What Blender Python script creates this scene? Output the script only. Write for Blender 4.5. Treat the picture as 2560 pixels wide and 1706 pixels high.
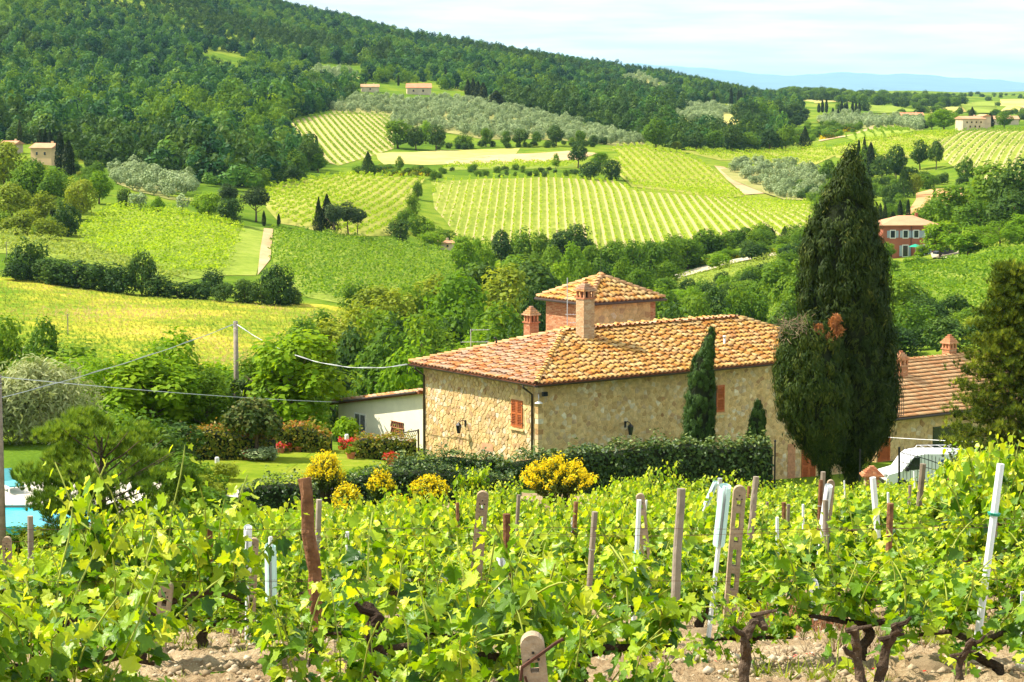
import bpy, bmesh, math, random
import numpy as np
from mathutils import Vector, Matrix
from mathutils.geometry import delaunay_2d_cdt
for _o in list(bpy.data.objects): bpy.data.objects.remove(_o)
SC = bpy.context.scene
COL = SC.collection
PI = math.pi
# ------------------------------------------------------------------ camera, sky, sun, exposure
F, HOR = 5800.0, 230.0                       # focal length and horizon row in photograph pixels (2560 wide)
TH = math.atan((853 - HOR) / F); CT, ST = math.cos(TH), math.sin(TH)
cam = bpy.data.cameras.new('camera'); camo = bpy.data.objects.new('camera', cam); COL.objects.link(camo)
cam.sensor_width = 36.0; cam.lens = 36.0 * F / 2560.0; cam.clip_start = 0.5; cam.clip_end = 60000
camo.rotation_euler = (PI / 2 - TH, 0, 0); SC.camera = camo
SUN_EL = math.radians(49.5)
SUN_H = np.array([-0.985, 0.17]); SUN_H = SUN_H / np.linalg.norm(SUN_H)      # horizontal direction towards the sun
SUND = np.array([SUN_H[0] * math.cos(SUN_EL), SUN_H[1] * math.cos(SUN_EL), math.sin(SUN_EL)])
W = bpy.data.worlds.new('World'); SC.world = W; W.use_nodes = True
nt = W.node_tree; nt.nodes.clear()
wo = nt.nodes.new('ShaderNodeOutputWorld'); bg = nt.nodes.new('ShaderNodeBackground')
sky = nt.nodes.new('ShaderNodeTexSky'); sky.sky_type = 'NISHITA'; sky.sun_disc = False
sky.sun_elevation = SUN_EL; sky.sun_rotation = math.atan2(SUN_H[0], SUN_H[1])
sky.air_density = 1.0; sky.dust_density = 2.0; sky.ozone_density = 1.0
tc = nt.nodes.new('ShaderNodeTexCoord'); sx_ = nt.nodes.new('ShaderNodeSeparateXYZ'); nt.links.new(tc.outputs['Generated'], sx_.inputs[0])
def _m(op, a, b):
    n = nt.nodes.new('ShaderNodeMath'); n.operation = op
    for i, v in enumerate((a, b)):
        if isinstance(v, (int, float)): n.inputs[i].default_value = v
        else: nt.links.new(v, n.inputs[i])
    return n.outputs[0]
_zz = _m('ADD', _m('ABSOLUTE', sx_.outputs[2], 0), 0.07); mp = nt.nodes.new('ShaderNodeCombineXYZ')   # cloud layer seen in perspective
nt.links.new(_m('DIVIDE', sx_.outputs[0], _zz), mp.inputs[0]); nt.links.new(_m('DIVIDE', sx_.outputs[1], _zz), mp.inputs[1])
nz = nt.nodes.new('ShaderNodeTexNoise'); nz.inputs['Scale'].default_value = 1.1; nz.inputs['Detail'].default_value = 7; nz.inputs['Roughness'].default_value = 0.58
cr = nt.nodes.new('ShaderNodeValToRGB'); cr.color_ramp.elements[0].position = 0.36; cr.color_ramp.elements[1].position = 0.62
cr.color_ramp.elements[0].color = (0.58, 0.58, 0.58, 1)
mx = nt.nodes.new('ShaderNodeMixRGB'); mx.inputs[2].default_value = (13.2, 14.9, 15.6, 1)     # thin high cloud
nt.links.new(mp.outputs[0], nz.inputs['Vector'])
nt.links.new(nz.outputs['Fac'], cr.inputs['Fac']); nt.links.new(cr.outputs['Color'], mx.inputs[0])
nt.links.new(sky.outputs[0], mx.inputs[1]); nt.links.new(mx.outputs[0], bg.inputs['Color'])
nt.links.new(bg.outputs[0], wo.inputs[0]); bg.inputs['Strength'].default_value = 0.05
sl = bpy.data.lights.new('sun', 'SUN'); sl.energy = 5.0; sl.angle = math.radians(0.5); sl.color = (1.0, 0.93, 0.80)
so = bpy.data.objects.new('sun', sl); COL.objects.link(so)
so.rotation_euler = Vector((-SUND[0], -SUND[1], -SUND[2])).to_track_quat('-Z', 'Y').to_euler()
SC.view_settings.view_transform = 'Standard'; SC.view_settings.look = 'None'
SC.view_settings.exposure = 0.95; SC.view_settings.gamma = 1.0
SC.cycles.max_bounces = 6; SC.cycles.transparent_max_bounces = 8; SC.cycles.volume_bounces = 0
SC.cycles.diffuse_bounces = 2; SC.cycles.transmission_bounces = 2; SC.cycles.glossy_bounces = 2
SC.cycles.use_denoising = True

# ------------------------------------------------------------------ helpers
R_ = np.random.default_rng(11)
random.seed(5)
def ray(px, py):
    a = (px - 1280.0) / F; b = (853.0 - py) / F
    return a, CT + b * ST, -ST + b * CT
def P(px, py, Y):                            # the point at depth Y seen at a pixel
    a, fy, z = ray(px, py); return Vector((a / fy * Y, Y, z / fy * Y))
def zray(Y, py):
    a, fy, z = ray(0, py); return z / fy * Y
def pix(p):
    fw = p[1] * CT - p[2] * ST; up = p[1] * ST + p[2] * CT
    return 1280 + F * p[0] / fw, 853 - F * up / fw
def npm(name, V, Fc, attrs=None, smooth=False):
    V = np.ascontiguousarray(V, dtype=np.float32).reshape(-1, 3); Fc = np.ascontiguousarray(Fc, dtype=np.int32)
    m = bpy.data.meshes.new(name); k = Fc.shape[1]; n = len(Fc)
    m.vertices.add(len(V)); m.vertices.foreach_set('co', V.ravel())
    m.loops.add(n * k); m.loops.foreach_set('vertex_index', Fc.ravel())
    m.polygons.add(n); m.polygons.foreach_set('loop_start', np.arange(n, dtype=np.int32) * k)
    if attrs:
        for a, v in attrs.items():
            v = np.asarray(v, dtype=np.float32)
            dom = 'FACE' if len(v) == n else 'POINT'
            m.attributes.new(a, 'FLOAT', dom).data.foreach_set('value', v)
    m.update(calc_edges=True)
    if smooth: m.polygons.foreach_set('use_smooth', np.ones(n, dtype=bool))
    return m
def mk(name, mesh, mat=None, parent=None, loc=None, rot=None, sc=None):
    o = bpy.data.objects.new(name, mesh); COL.objects.link(o)
    if mat is not None and mesh is not None and len(mesh.materials) == 0: mesh.materials.append(mat)
    if parent is not None: o.parent = parent
    if loc is not None: o.location = loc
    if rot is not None: o.rotation_euler = rot
    if sc is not None: o.scale = (sc, sc, sc) if isinstance(sc, (int, float)) else sc
    return o
def tag(o, label, cat, group=None):
    o['label'] = label; o['category'] = cat
    if group: o['group'] = group
    return o
def empty(name, loc, label=None, cat=None, group=None, rz=0.0, sc=None):
    e = mk(name, None, None, None, loc, (0, 0, rz), sc); e.empty_display_size = 0.2
    if label: tag(e, label, cat, group)
    return e
def struct(o): o['kind'] = 'structure'; return o
def stuff(o): o['kind'] = 'stuff'; return o
def clone(o, parent=None, loc=None, rot=None, sc=None):
    c = o.copy(); COL.objects.link(c); c.parent = parent
    if loc is not None: c.location = loc
    if rot is not None: c.rotation_euler = rot
    if sc is not None: c.scale = (sc, sc, sc) if isinstance(sc, (int, float)) else sc
    for ch in o.children: clone(ch, c)
    return c
# many small shapes gathered into one mesh
class MB:
    def __init__(s): s.v = []; s.f = []; s.a = []
    def add(s, V, Fs, a=0.0):
        n = len(s.v); s.v.extend([tuple(p) for p in V]); s.f.extend([tuple(i + n for i in f) for f in Fs]); s.a.extend([a] * len(Fs)); return s
    def box(s, c, d, rz=0.0, a=0.0, M=None):
        x, y, z = d[0] / 2, d[1] / 2, d[2] / 2
        pts = [Vector(q) for q in ((-x,-y,-z),(x,-y,-z),(x,y,-z),(-x,y,-z),(-x,-y,z),(x,-y,z),(x,y,z),(-x,y,z))]
        m = M if M is not None else Matrix.Rotation(rz, 3, 'Z')
        return s.add([m @ p + Vector(c) for p in pts], [(0,3,2,1),(4,5,6,7),(0,1,5,4),(1,2,6,5),(2,3,7,6),(3,0,4,7)], a)
    def tube(s, pts, rad, n=6, cap=True, a=0.0, jit=0.0):
        pts = [Vector(p) for p in pts]; rs = rad if hasattr(rad, '__len__') else [rad] * len(pts); V = []; Fs = []
        for i, p in enumerate(pts):
            t = (pts[min(i + 1, len(pts) - 1)] - pts[max(i - 1, 0)])
            t = t.normalized() if t.length > 1e-9 else Vector((0, 0, 1))
            u = t.cross(Vector((0.31, 0.95, 0.07)) if abs(t.y) < 0.9 else Vector((1, 0, 0))).normalized(); w = t.cross(u)
            for k in range(n):
                r = rs[i] * (1 + (random.uniform(-jit, jit) if jit else 0)); an = 2 * PI * k / n
                V.append(p + u * (r * math.cos(an)) + w * (r * math.sin(an)))
        for i in range(len(pts) - 1):
            for k in range(n):
                k2 = (k + 1) % n; Fs.append((i * n + k, i * n + k2, (i + 1) * n + k2, (i + 1) * n + k))
        if cap:
            Fs.append(tuple(range(n))[::-1]); Fs.append(tuple(range((len(pts) - 1) * n, len(pts) * n)))
        return s.add(V, Fs, a)
    def lathe(s, prof, n=12, c=(0, 0, 0), a=0.0):
        V = []; Fs = []; c = Vector(c)
        for r, z in prof:
            for k in range(n): V.append(c + Vector((r * math.cos(2 * PI * k / n), r * math.sin(2 * PI * k / n), z)))
        for i in range(len(prof) - 1):
            for k in range(n):
                k2 = (k + 1) % n; Fs.append((i * n + k, i * n + k2, (i + 1) * n + k2, (i + 1) * n + k))
        Fs.append(tuple(range(n))[::-1]); Fs.append(tuple(range((len(prof) - 1) * n, len(prof) * n)))
        return s.add(V, Fs, a)
    def mesh(s, name, smooth=False, bevel=0.0):
        m = bpy.data.meshes.new(name); m.from_pydata(s.v, [], s.f)
        m.attributes.new('rnd', 'FLOAT', 'FACE').data.foreach_set('value', s.a)
        if smooth: m.polygons.foreach_set('use_smooth', [True] * len(m.polygons))
        m.update(); return m
    def obj(s, name, mat, parent=None, smooth=False, loc=None):
        return mk(name, s.mesh(name, smooth), mat, parent, loc)
def frames(N, rng=R_, roll=None):            # rotation matrices whose third column is N
    N = N / np.maximum(np.linalg.norm(N, axis=1, keepdims=True), 1e-9); n = len(N)
    A = np.where(np.abs(N[:, 2:3]) < 0.9, np.array([[0, 0, 1.0]]), np.array([[1.0, 0, 0]]))
    U = np.cross(A, N); U /= np.linalg.norm(U, axis=1, keepdims=True); Wv = np.cross(N, U)
    r = rng.uniform(0, 2 * PI, n) if roll is None else roll
    c, s_ = np.cos(r)[:, None], np.sin(r)[:, None]
    return np.stack([U * c + Wv * s_, -U * s_ + Wv * c, N], axis=2)
def scatter(T, TF, pos, Rm, s):              # copies of template (T, TF): one vertex array, one face array, copies' index per face
    T = np.asarray(T, float); TF = np.asarray(TF, int); n = len(pos)
    s = np.broadcast_to(np.asarray(s, float), (n,)) if np.ndim(s) < 2 else s
    S = s[:, None, None] if s.ndim == 1 else s[:, None, :]
    V = np.einsum('nij,nkj->nki', Rm, T[None] * S) + pos[:, None, :]
    Fc = (TF[None] + (np.arange(n) * len(T))[:, None, None]).reshape(-1, TF.shape[1])
    return V.reshape(-1, 3), Fc, np.repeat(np.arange(n), len(TF))
def unit(n, rng=R_):
    v = rng.normal(size=(n, 3)); return v / np.linalg.norm(v, axis=1, keepdims=True)
DIA = (np.array([[0, -.5, 0], [.33, 0, .10], [0, .55, 0], [-.33, 0, .10]]), np.array([[0, 1, 2], [0, 2, 3]]))
SLIM = (np.array([[0, -.5, 0], [.13, 0, .05], [0, .55, -.03], [-.13, 0, .05]]), np.array([[0, 1, 2], [0, 2, 3]]))
_HV = np.array([[0,-.45,0],[.30,-.34,.05],[.46,-.02,.10],[.26,.34,.03],[0,.52,-.06],[-.28,.33,.03],[-.45,0,.10],[-.30,-.35,.05]])
LOB = (np.vstack([_HV, [[0, 0, -.03]]]), np.array([[8, i, (i + 1) % 8] for i in range(8)]))

# ------------------------------------------------------------------ materials
MATS = {}
def _n(t, typ, **kw):
    n = t.nodes.new(typ)
    for k, v in kw.items():
        if hasattr(n, k): setattr(n, k, v)
        else: n.inputs[k.replace('_', ' ')].default_value = v
    return n
def base_mat(name, rough=0.8, spec=0.25):
    m = bpy.data.materials.new(name); m.use_nodes = True; t = m.node_tree
    b = t.nodes['Principled BSDF']; b.inputs['Roughness'].default_value = rough
    b.inputs['Specular IOR Level'].default_value = spec
    return m, t, b
def noise(t, scale, detail=4, rough=0.55, coord='Object', vec=None):
    n = _n(t, 'ShaderNodeTexNoise'); n.inputs['Scale'].default_value = scale; n.inputs['Detail'].default_value = detail; n.inputs['Roughness'].default_value = rough
    if vec is None:
        c = _n(t, 'ShaderNodeTexCoord'); t.links.new(c.outputs[coord], n.inputs['Vector'])
    else: t.links.new(vec, n.inputs['Vector'])
    return n
def ramp(t, fac, stops):
    r = _n(t, 'ShaderNodeValToRGB'); e = r.color_ramp.elements
    while len(e) > 1: e.remove(e[-1])
    e[0].position = stops[0][0]; e[0].color = (*stops[0][1], 1)
    for p, c in stops[1:]:
        q = e.new(p); q.color = (*c, 1)
    t.links.new(fac, r.inputs['Fac']); return r
def math_(t, op, a, b=None):
    n = _n(t, 'ShaderNodeMath', operation=op)
    for i, v in enumerate((a, b)):
        if v is None: continue
        if isinstance(v, (int, float)): n.inputs[i].default_value = v
        else: t.links.new(v, n.inputs[i])
    return n.outputs[0]
def rnd_fac(t, w=1.0):                        # per piece + per object random value
    a = _n(t, 'ShaderNodeAttribute'); a.attribute_name = 'rnd'
    o = _n(t, 'ShaderNodeObjectInfo')
    return math_(t, 'FRACT', math_(t, 'ADD', a.outputs['Fac'], math_(t, 'MULTIPLY', o.outputs['Random'], w)))
def bump(t, b, h, strength=0.4, dist=0.02):
    n = _n(t, 'ShaderNodeBump'); n.inputs['Strength'].default_value = strength; n.inputs['Distance'].default_value = dist
    t.links.new(h, n.inputs['Height']); t.links.new(n.outputs[0], b.inputs['Normal'])
def leaf_mat(name, stops, transl=0.35, tcol=None, rough=0.55, spec=0.1, objw=0.35, nscale=0.0):
    m, t, b = base_mat(name, rough, spec)
    a = _n(t, 'ShaderNodeAttribute'); a.attribute_name = 'rnd'
    o = _n(t, 'ShaderNodeObjectInfo')
    f = math_(t, 'ADD', math_(t, 'MULTIPLY', a.outputs['Fac'], 1.0 - objw), math_(t, 'MULTIPLY', o.outputs['Random'], objw))
    if nscale:
        n = noise(t, nscale, 2, coord='Object'); f = math_(t, 'ADD', math_(t, 'MULTIPLY', f, 0.7), math_(t, 'MULTIPLY', math_(t, 'SUBTRACT', n.outputs['Fac'], 0.2), 0.5))
    r = ramp(t, f, stops); t.links.new(r.outputs[0], b.inputs['Base Color'])
    if transl > 0:
        tr = _n(t, 'ShaderNodeBsdfTranslucent'); mixc = _n(t, 'ShaderNodeMixRGB'); mixc.blend_type = 'MULTIPLY'; mixc.inputs[0].default_value = 1
        t.links.new(r.outputs[0], mixc.inputs[1]); mixc.inputs[2].default_value = (*(tcol or (1.5, 1.35, 0.6)), 1)
        t.links.new(mixc.outputs[0], tr.inputs['Color'])
        ms = _n(t, 'ShaderNodeMixShader'); ms.inputs[0].default_value = transl
        t.links.new(b.outputs[0], ms.inputs[1]); t.links.new(tr.outputs[0], ms.inputs[2])
        t.links.new(ms.outputs[0], t.nodes['Material Output'].inputs['Surface'])
    MATS[name] = m; return m
def plain(name, col, rough=0.7, spec=0.3, var=0.25, scale=6.0, metal=0.0, bmp=0.0):
    m, t, b = base_mat(name, rough, spec); b.inputs['Metallic'].default_value = metal
    n = noise(t, scale, 5); lo = tuple(max(0, c * (1 - var)) for c in col); hi = tuple(min(1, c * (1 + var)) for c in col)
    r = ramp(t, n.outputs['Fac'], [(0.3, lo), (0.7, hi)]); t.links.new(r.outputs[0], b.inputs['Base Color'])
    if bmp: bump(t, b, noise(t, scale * 4, 6).outputs['Fac'], bmp)
    MATS[name] = m; return m
def varied(name, stops, rough=0.8, spec=0.2, grain=12.0, gamt=0.35, bmp=0.3, objw=1.0, bd=0.02, blotch=None):
    m, t, b = base_mat(name, rough, spec)
    f = rnd_fac(t, objw); r = ramp(t, f, stops)
    n = noise(t, grain, 6); k = ramp(t, n.outputs['Fac'], [(0.25, (1 - gamt,) * 3), (0.75, (1 + gamt * .6,) * 3)])
    x = _n(t, 'ShaderNodeMixRGB'); x.blend_type = 'MULTIPLY'; x.inputs[0].default_value = 1
    t.links.new(r.outputs[0], x.inputs[1]); t.links.new(k.outputs[0], x.inputs[2]); o_ = x.outputs[0]
    if blotch:                                 # lichen and soot, in patches of their own
        g_ = _n(t, 'ShaderNodeNewGeometry'); n2 = noise(t, blotch[0], 6, .7, vec=g_.outputs['Position']); k2 = ramp(t, n2.outputs['Fac'], [(.47, (0, 0, 0)), (.62, (blotch[2],) * 3)])
        y = _n(t, 'ShaderNodeMixRGB'); t.links.new(k2.outputs[0], y.inputs[0]); t.links.new(o_, y.inputs[1]); y.inputs[2].default_value = (*blotch[1], 1); o_ = y.outputs[0]
    t.links.new(o_, b.inputs['Base Color'])
    if bmp: bump(t, b, noise(t, grain * 2.5, 6).outputs['Fac'], bmp, bd)
    MATS[name] = m; return m
def ground_mat(name, stops, s1=0.05, s2=0.6, w=0.5, rough=0.95, bmp=0.6, bd=0.15, row=None, rowcols=None, s3=6.0):
    m, t, b = base_mat(name, rough, 0.0)
    g = _n(t, 'ShaderNodeNewGeometry')
    n1 = noise(t, s1, 6, 0.6, vec=g.outputs['Position']); n2 = noise(t, s2, 6, 0.65, vec=g.outputs['Position']); n3 = noise(t, s3, 5, 0.6, vec=g.outputs['Position'])
    f = math_(t, 'ADD', math_(t, 'MULTIPLY', n1.outputs['Fac'], 1 - w), math_(t, 'MULTIPLY', math_(t, 'ADD', math_(t, 'MULTIPLY', n2.outputs['Fac'], .6), math_(t, 'MULTIPLY', n3.outputs['Fac'], .4)), w))
    f = math_(t, 'ADD', math_(t, 'MULTIPLY', math_(t, 'SUBTRACT', f, 0.5), 2.0), 0.5)
    r = ramp(t, f, stops); out = r.outputs[0]
    if rowcols:                               # tilled strips and grass strips between the vine rows
        a = _n(t, 'ShaderNodeAttribute'); a.attribute_name = 'row'
        wob = math_(t, 'ADD', a.outputs['Fac'], math_(t, 'MULTIPLY', math_(t, 'SUBTRACT', n2.outputs['Fac'], 0.5), 0.35))
        fr = math_(t, 'FRACT', math_(t, 'MULTIPLY', wob, 1.0 / row))
        rr = _n(t, 'ShaderNodeValToRGB'); e = rr.color_ramp.elements; e[0].position = rowcols[1]; e[0].color = (0, 0, 0, 1); e[1].position = rowcols[1] + 0.06; e[1].color = (1, 1, 1, 1)
        t.links.new(fr, rr.inputs['Fac'])
        x = _n(t, 'ShaderNodeMixRGB'); t.links.new(rr.outputs[0], x.inputs[0]); t.links.new(out, x.inputs[1])
        tan = ramp(t, n3.outputs['Fac'], [(0.3, tuple(c * .75 for c in rowcols[0])), (0.7, rowcols[0])]); t.links.new(tan.outputs[0], x.inputs[2]); out = x.outputs[0]
    t.links.new(out, b.inputs['Base Color'])
    if bmp: bump(t, b, n3.outputs['Fac'], bmp, bd)
    MATS[name] = m; return m

# ------------------------------------------------------------------ the land: height profiles along view columns, metres
NEAR = [(2, -1.75), (10, -3.05), (17, -4.3), (23, -5.5), (40, -8.7), (55, -11.3), (70, -13.9), (84, -15.7), (92, -16.2)]
NMUL = [(-1500, 1.10), (0, 1.07), (500, 1.0), (1700, 1.0), (2300, .93), (2560, .90), (4000, .86)]
CP = {  # px: [(depth, z)...], [(depth, py)...]
 -1500: ([(115, -16.6), (150, -22), (200, -27)], [(230, 940), (330, 740), (400, 610), (480, 520), (560, 440), (700, 380), (900, 290), (1300, 110), (1700, -60), (2300, -170), (3200, -160), (6000, 60)]),
 0:    ([(112, -16.2), (125, -17.5), (150, -23), (190, -26.5)], [(225, 945), (275, 850), (325, 745), (345, 705), (385, 640), (430, 585), (480, 520), (540, 440), (585, 405), (650, 405), (760, 350), (900, 285), (1100, 200), (1300, 120), (1700, -50), (2300, -160), (3200, -140), (6000, 70)]),
 400:  ([(112, -16.8), (122, -18.5), (150, -24), (195, -28.5)], [(250, 925), (330, 765), (357, 722), (380, 688), (430, 600), (485, 525), (520, 498), (600, 450), (800, 345), (1100, 230), (1500, 90), (1900, -35), (2400, -80), (3000, -40), (6000, 90)]),
 800:  ([(112, -16.9), (122, -18.5), (150, -24.5), (200, -30.5)], [(260, 925), (330, 785), (370, 735), (400, 690), (470, 605), (505, 570), (640, 445), (690, 425), (760, 405), (860, 340), (950, 287), (1000, 280), (1200, 232), (1500, 155), (1900, 70), (2250, 34), (2500, 34), (3000, 80), (6000, 150)]),
 1150: ([(108, -17.3), (122, -18.5), (150, -25), (200, -32.5)], [(300, 915), (400, 770), (470, 690), (510, 655), (548, 620), (660, 452), (690, 432), (720, 424), (760, 408), (830, 372), (870, 355), (1150, 258), (1220, 240), (1400, 205), (1800, 145), (2200, 118), (2450, 116), (3000, 150), (6000, 200)]),
 1600: ([(98, -17.2), (112, -18.4), (122, -19.3), (150, -25.5), (210, -33)], [(300, 900), (400, 760), (480, 665), (548, 618), (662, 470), (700, 478), (760, 420), (850, 368), (890, 362), (1000, 318), (1300, 268), (1600, 232), (2000, 198), (2400, 180), (2700, 190), (3300, 215), (6000, 226)]),
 1950: ([(96, -17.2), (104, -18.2), (112, -18.9), (122, -19.4), (150, -24), (220, -31)], [(300, 838), (400, 705), (470, 632), (560, 560), (640, 515), (700, 492), (800, 420), (880, 385), (950, 362), (1050, 345), (1200, 322), (1500, 290), (1800, 262), (2300, 240), (3000, 232), (6000, 229)]),
 2250: ([(96, -17.2), (104, -18.3), (112, -18.9), (125, -19.4), (150, -22), (220, -27.5)], [(290, 800), (400, 665), (430, 642), (470, 610), (520, 560), (600, 500), (700, 440), (800, 372), (880, 338), (960, 332), (1200, 318), (1500, 298), (2000, 268), (2600, 246), (3200, 236), (6000, 230)]),
 2560: ([(96, -17.0), (104, -18.2), (112, -18.8), (125, -19.3), (150, -21.5), (220, -26)], [(270, 800), (330, 680), (390, 620), (430, 600), (480, 560), (560, 500), (640, 448), (720, 380), (800, 332), (900, 328), (1200, 312), (1500, 296), (2000, 270), (2600, 250), (3200, 240), (6000, 231)]),
 4000: ([(96, -17.0), (125, -19.0), (150, -21), (220, -25)], [(270, 800), (330, 680), (390, 620), (480, 560), (560, 500), (640, 448), (720, 380), (800, 332), (900, 328), (1500, 296), (2000, 270), (2600, 250), (6000, 231)]),
}
YG = np.exp(np.linspace(math.log(2.0), math.log(6000.0), 420)); LY0, DLY = math.log(2.0), math.log(3000.0) / 419
CK = sorted(CP); CG = np.arange(-1500, 4001, 36.0)
def _cols():
    rows = []
    for c in CK:
        near, far = CP[c]; mul = np.interp(c, [a for a, _ in NMUL], [b for _, b in NMUL])
        nr = NEAR if c > 0 else [q for q in NEAR if q[0] < 50] + [(55, -11.9), (66, -14.9), (72, -15.9), (92, -16.2)]
        if c == 400: nr = [q for q in NEAR if q[0] < 60] + [(68, -14.4), (76, -15.6), (92, -16.3)]
        pts = [(y, z * (1 + (mul - 1) * min(1, max(0, (82 - y) / 20)) * min(1, max(0, (y - 19) / 14)))) for y, z in nr] + near + [(y, zray(y, p)) for y, p in far]
        ys = np.log([p[0] for p in pts]); rows.append(np.interp(np.log(YG), ys, [p[1] for p in pts]))
    Rw = np.array(rows); out = np.zeros((len(CG), len(YG)))
    for j in range(len(YG)):                  # smooth monotone-ish blend across columns
        v = Rw[:, j]; d = np.gradient(v, CK)
        i = np.clip(np.searchsorted(CK, CG) - 1, 0, len(CK) - 2); h = np.diff(CK)[i]; t = (CG - np.array(CK)[i]) / h
        t = np.clip(t, 0, 1); s = t * t * (3 - 2 * t); out[:, j] = v[i] * (1 - .5 * t - .5 * s) + v[i + 1] * (.5 * t + .5 * s)
    k = np.array([1, 2, 3, 2, 1.]); k /= k.sum()
    pad = np.pad(out, ((0, 0), (2, 2)), 'edge'); out = sum(k[q] * pad[:, q:q + len(YG)] for q in range(5))
    X = (CG[:, None] - 1280) / F * YG[None]; Yv = np.broadcast_to(YG[None], X.shape)
    far = np.clip((Yv - 150) / 400, 0, 1)
    out += far * (0.9 * np.sin(X / 37 + 1.3 * np.sin(Yv / 61)) * np.sin(Yv / 43 + X / 90) + np.clip((Yv - 900) / 800, 0, 1) * 3.2 * np.sin(X / 83 + Yv / 190) * np.sin(Yv / 120 - X / 160))
    return out
TZ = _cols()
def gz(x, y):
    x = np.asarray(x, float); y = np.maximum(np.asarray(y, float), 2.001)
    c = np.clip((1280 + F * x / y - CG[0]) / 36.0, 0, len(CG) - 1.001); r = np.clip((np.log(y) - LY0) / DLY, 0, len(YG) - 1.001)
    i = c.astype(int); j = r.astype(int); a = c - i; b = r - j
    return (TZ[i, j] * (1 - a) + TZ[i + 1, j] * a) * (1 - b) + (TZ[i, j + 1] * (1 - a) + TZ[i + 1, j + 1] * a) * b
def hit(px, py, ymin=3.0):                    # where a pixel's ray meets the land
    a, fy, z = ray(px, py); Y = np.exp(np.linspace(math.log(ymin), math.log(5900.0), 1500))
    d = z / fy * Y - gz(a / fy * Y, Y); k = np.argmax(d < 0)
    if d[k] >= 0: k = len(Y) - 1
    if k > 0: t = d[k - 1] / (d[k - 1] - d[k] + 1e-12); y = Y[k - 1] + (Y[k] - Y[k - 1]) * min(1, max(0, t))
    else: y = Y[0]
    x = a / fy * y; return Vector((x, y, float(gz(x, y))))
def GP(px, Y):                                # ground point in image column px at depth Y
    x = (px - 1280) / F * Y
    for _ in range(4):
        z = float(gz(x, Y)); x = (px - 1280) / F * (Y * CT - z * ST)
    return Vector((x, Y, float(gz(x, Y))))
def inpoly(x, y, poly):
    x = np.asarray(x); y = np.asarray(y); c = np.zeros(x.shape, bool); n = len(poly); j = n - 1
    for i in range(n):
        xi, yi = poly[i][0], poly[i][1]; xj, yj = poly[j][0], poly[j][1]
        if yi != yj: c ^= ((yi > y) != (yj > y)) & (x < (xj - xi) * (y - yi) / (yj - yi) + xi)
        j = i
    return c
def wpoly(poly, step=40, ymin=3.0):           # pixel outline -> world outline on the land
    out = []
    for k in range(len(poly)):
        a, b = poly[k], poly[(k + 1) % len(poly)]; n = max(1, int(math.hypot(b[0] - a[0], b[1] - a[1]) / step))
        for q in range(n):
            jx, jy = (R_.uniform(-5, 5), R_.uniform(-2, 2)) if q else (0, 0)
            out.append(hit(a[0] + (b[0] - a[0]) * q / n + jx, a[1] + (b[1] - a[1]) * q / n + jy, ymin))
    return out
def patch(name, poly, mat, off=0.08, cell=5.0, rowdir=None, step=40, ymin=3.0, flat=None):
    wp = wpoly(poly, step, ymin); xs = [p.x for p in wp]; ys = [p.y for p in wp]
    gx, gy = np.meshgrid(np.arange(min(xs), max(xs), cell), np.arange(min(ys), max(ys), cell))
    gx = gx.ravel() + R_.uniform(-.2, .2, gx.size) * cell; gy = gy.ravel() + R_.uniform(-.2, .2, gy.size) * cell; k = inpoly(gx, gy, [(p.x, p.y) for p in wp])
    n = len(wp); vs = [Vector((p.x, p.y)) for p in wp] + [Vector((a, b)) for a, b in zip(gx[k], gy[k])]
    V, _, Fs, _, _, _ = delaunay_2d_cdt(vs, [(i, (i + 1) % n) for i in range(n)], [], 1, 1e-4)
    xy = np.array([(v.x, v.y) for v in V]); z = gz(xy[:, 0], xy[:, 1]) + off if flat is None else np.full(len(xy), flat)
    at = None
    if rowdir is not None: at = {'row': xy[:, 0] * -rowdir[1] + xy[:, 1] * rowdir[0]}
    Fs = [f if len(f) == 3 else f for f in Fs]; Fs = np.array([f for f in Fs if len(f) == 3])
    a = xy[Fs]; ar = (a[:, 1, 0] - a[:, 0, 0]) * (a[:, 2, 1] - a[:, 0, 1]) - (a[:, 2, 0] - a[:, 0, 0]) * (a[:, 1, 1] - a[:, 0, 1])
    Fs[ar < 0] = Fs[ar < 0][:, ::-1]
    m = npm(name, np.c_[xy, z], Fs, None, True)
    if at: m.attributes.new('row', 'FLOAT', 'POINT').data.foreach_set('value', at['row'].astype(np.float32))
    return struct(mk(name, m, mat)), wp
G_land = ground_mat('land grass', [(0.2, (.05, .10, .010)), (0.45, (.10, .17, .016)), (0.6, (.19, .24, .025)), (0.8, (.30, .28, .05))], 0.012, 0.15, 0.5)
G_soil = ground_mat('vineyard soil', [(0.2, (.17, .11, .055)), (0.42, (.32, .22, .12)), (0.6, (.45, .34, .20)), (0.85, (.56, .46, .31))], 0.6, 4.0, 0.65, bmp=1.0, bd=0.06, s3=28.0)
_i, _j = len(CG), len(YG)
_X = (CG[:, None] - 1280) / F * YG[None]; _V = np.stack([_X, np.broadcast_to(YG[None], _X.shape), TZ], 2).reshape(-1, 3)
_q = (np.arange(_i - 1)[:, None] * _j + np.arange(_j - 1)[None]).ravel()
land = struct(mk('terrain', npm('terrain', _V, np.stack([_q, _q + _j, _q + _j + 1, _q + 1], 1), None, True), G_land))
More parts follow.
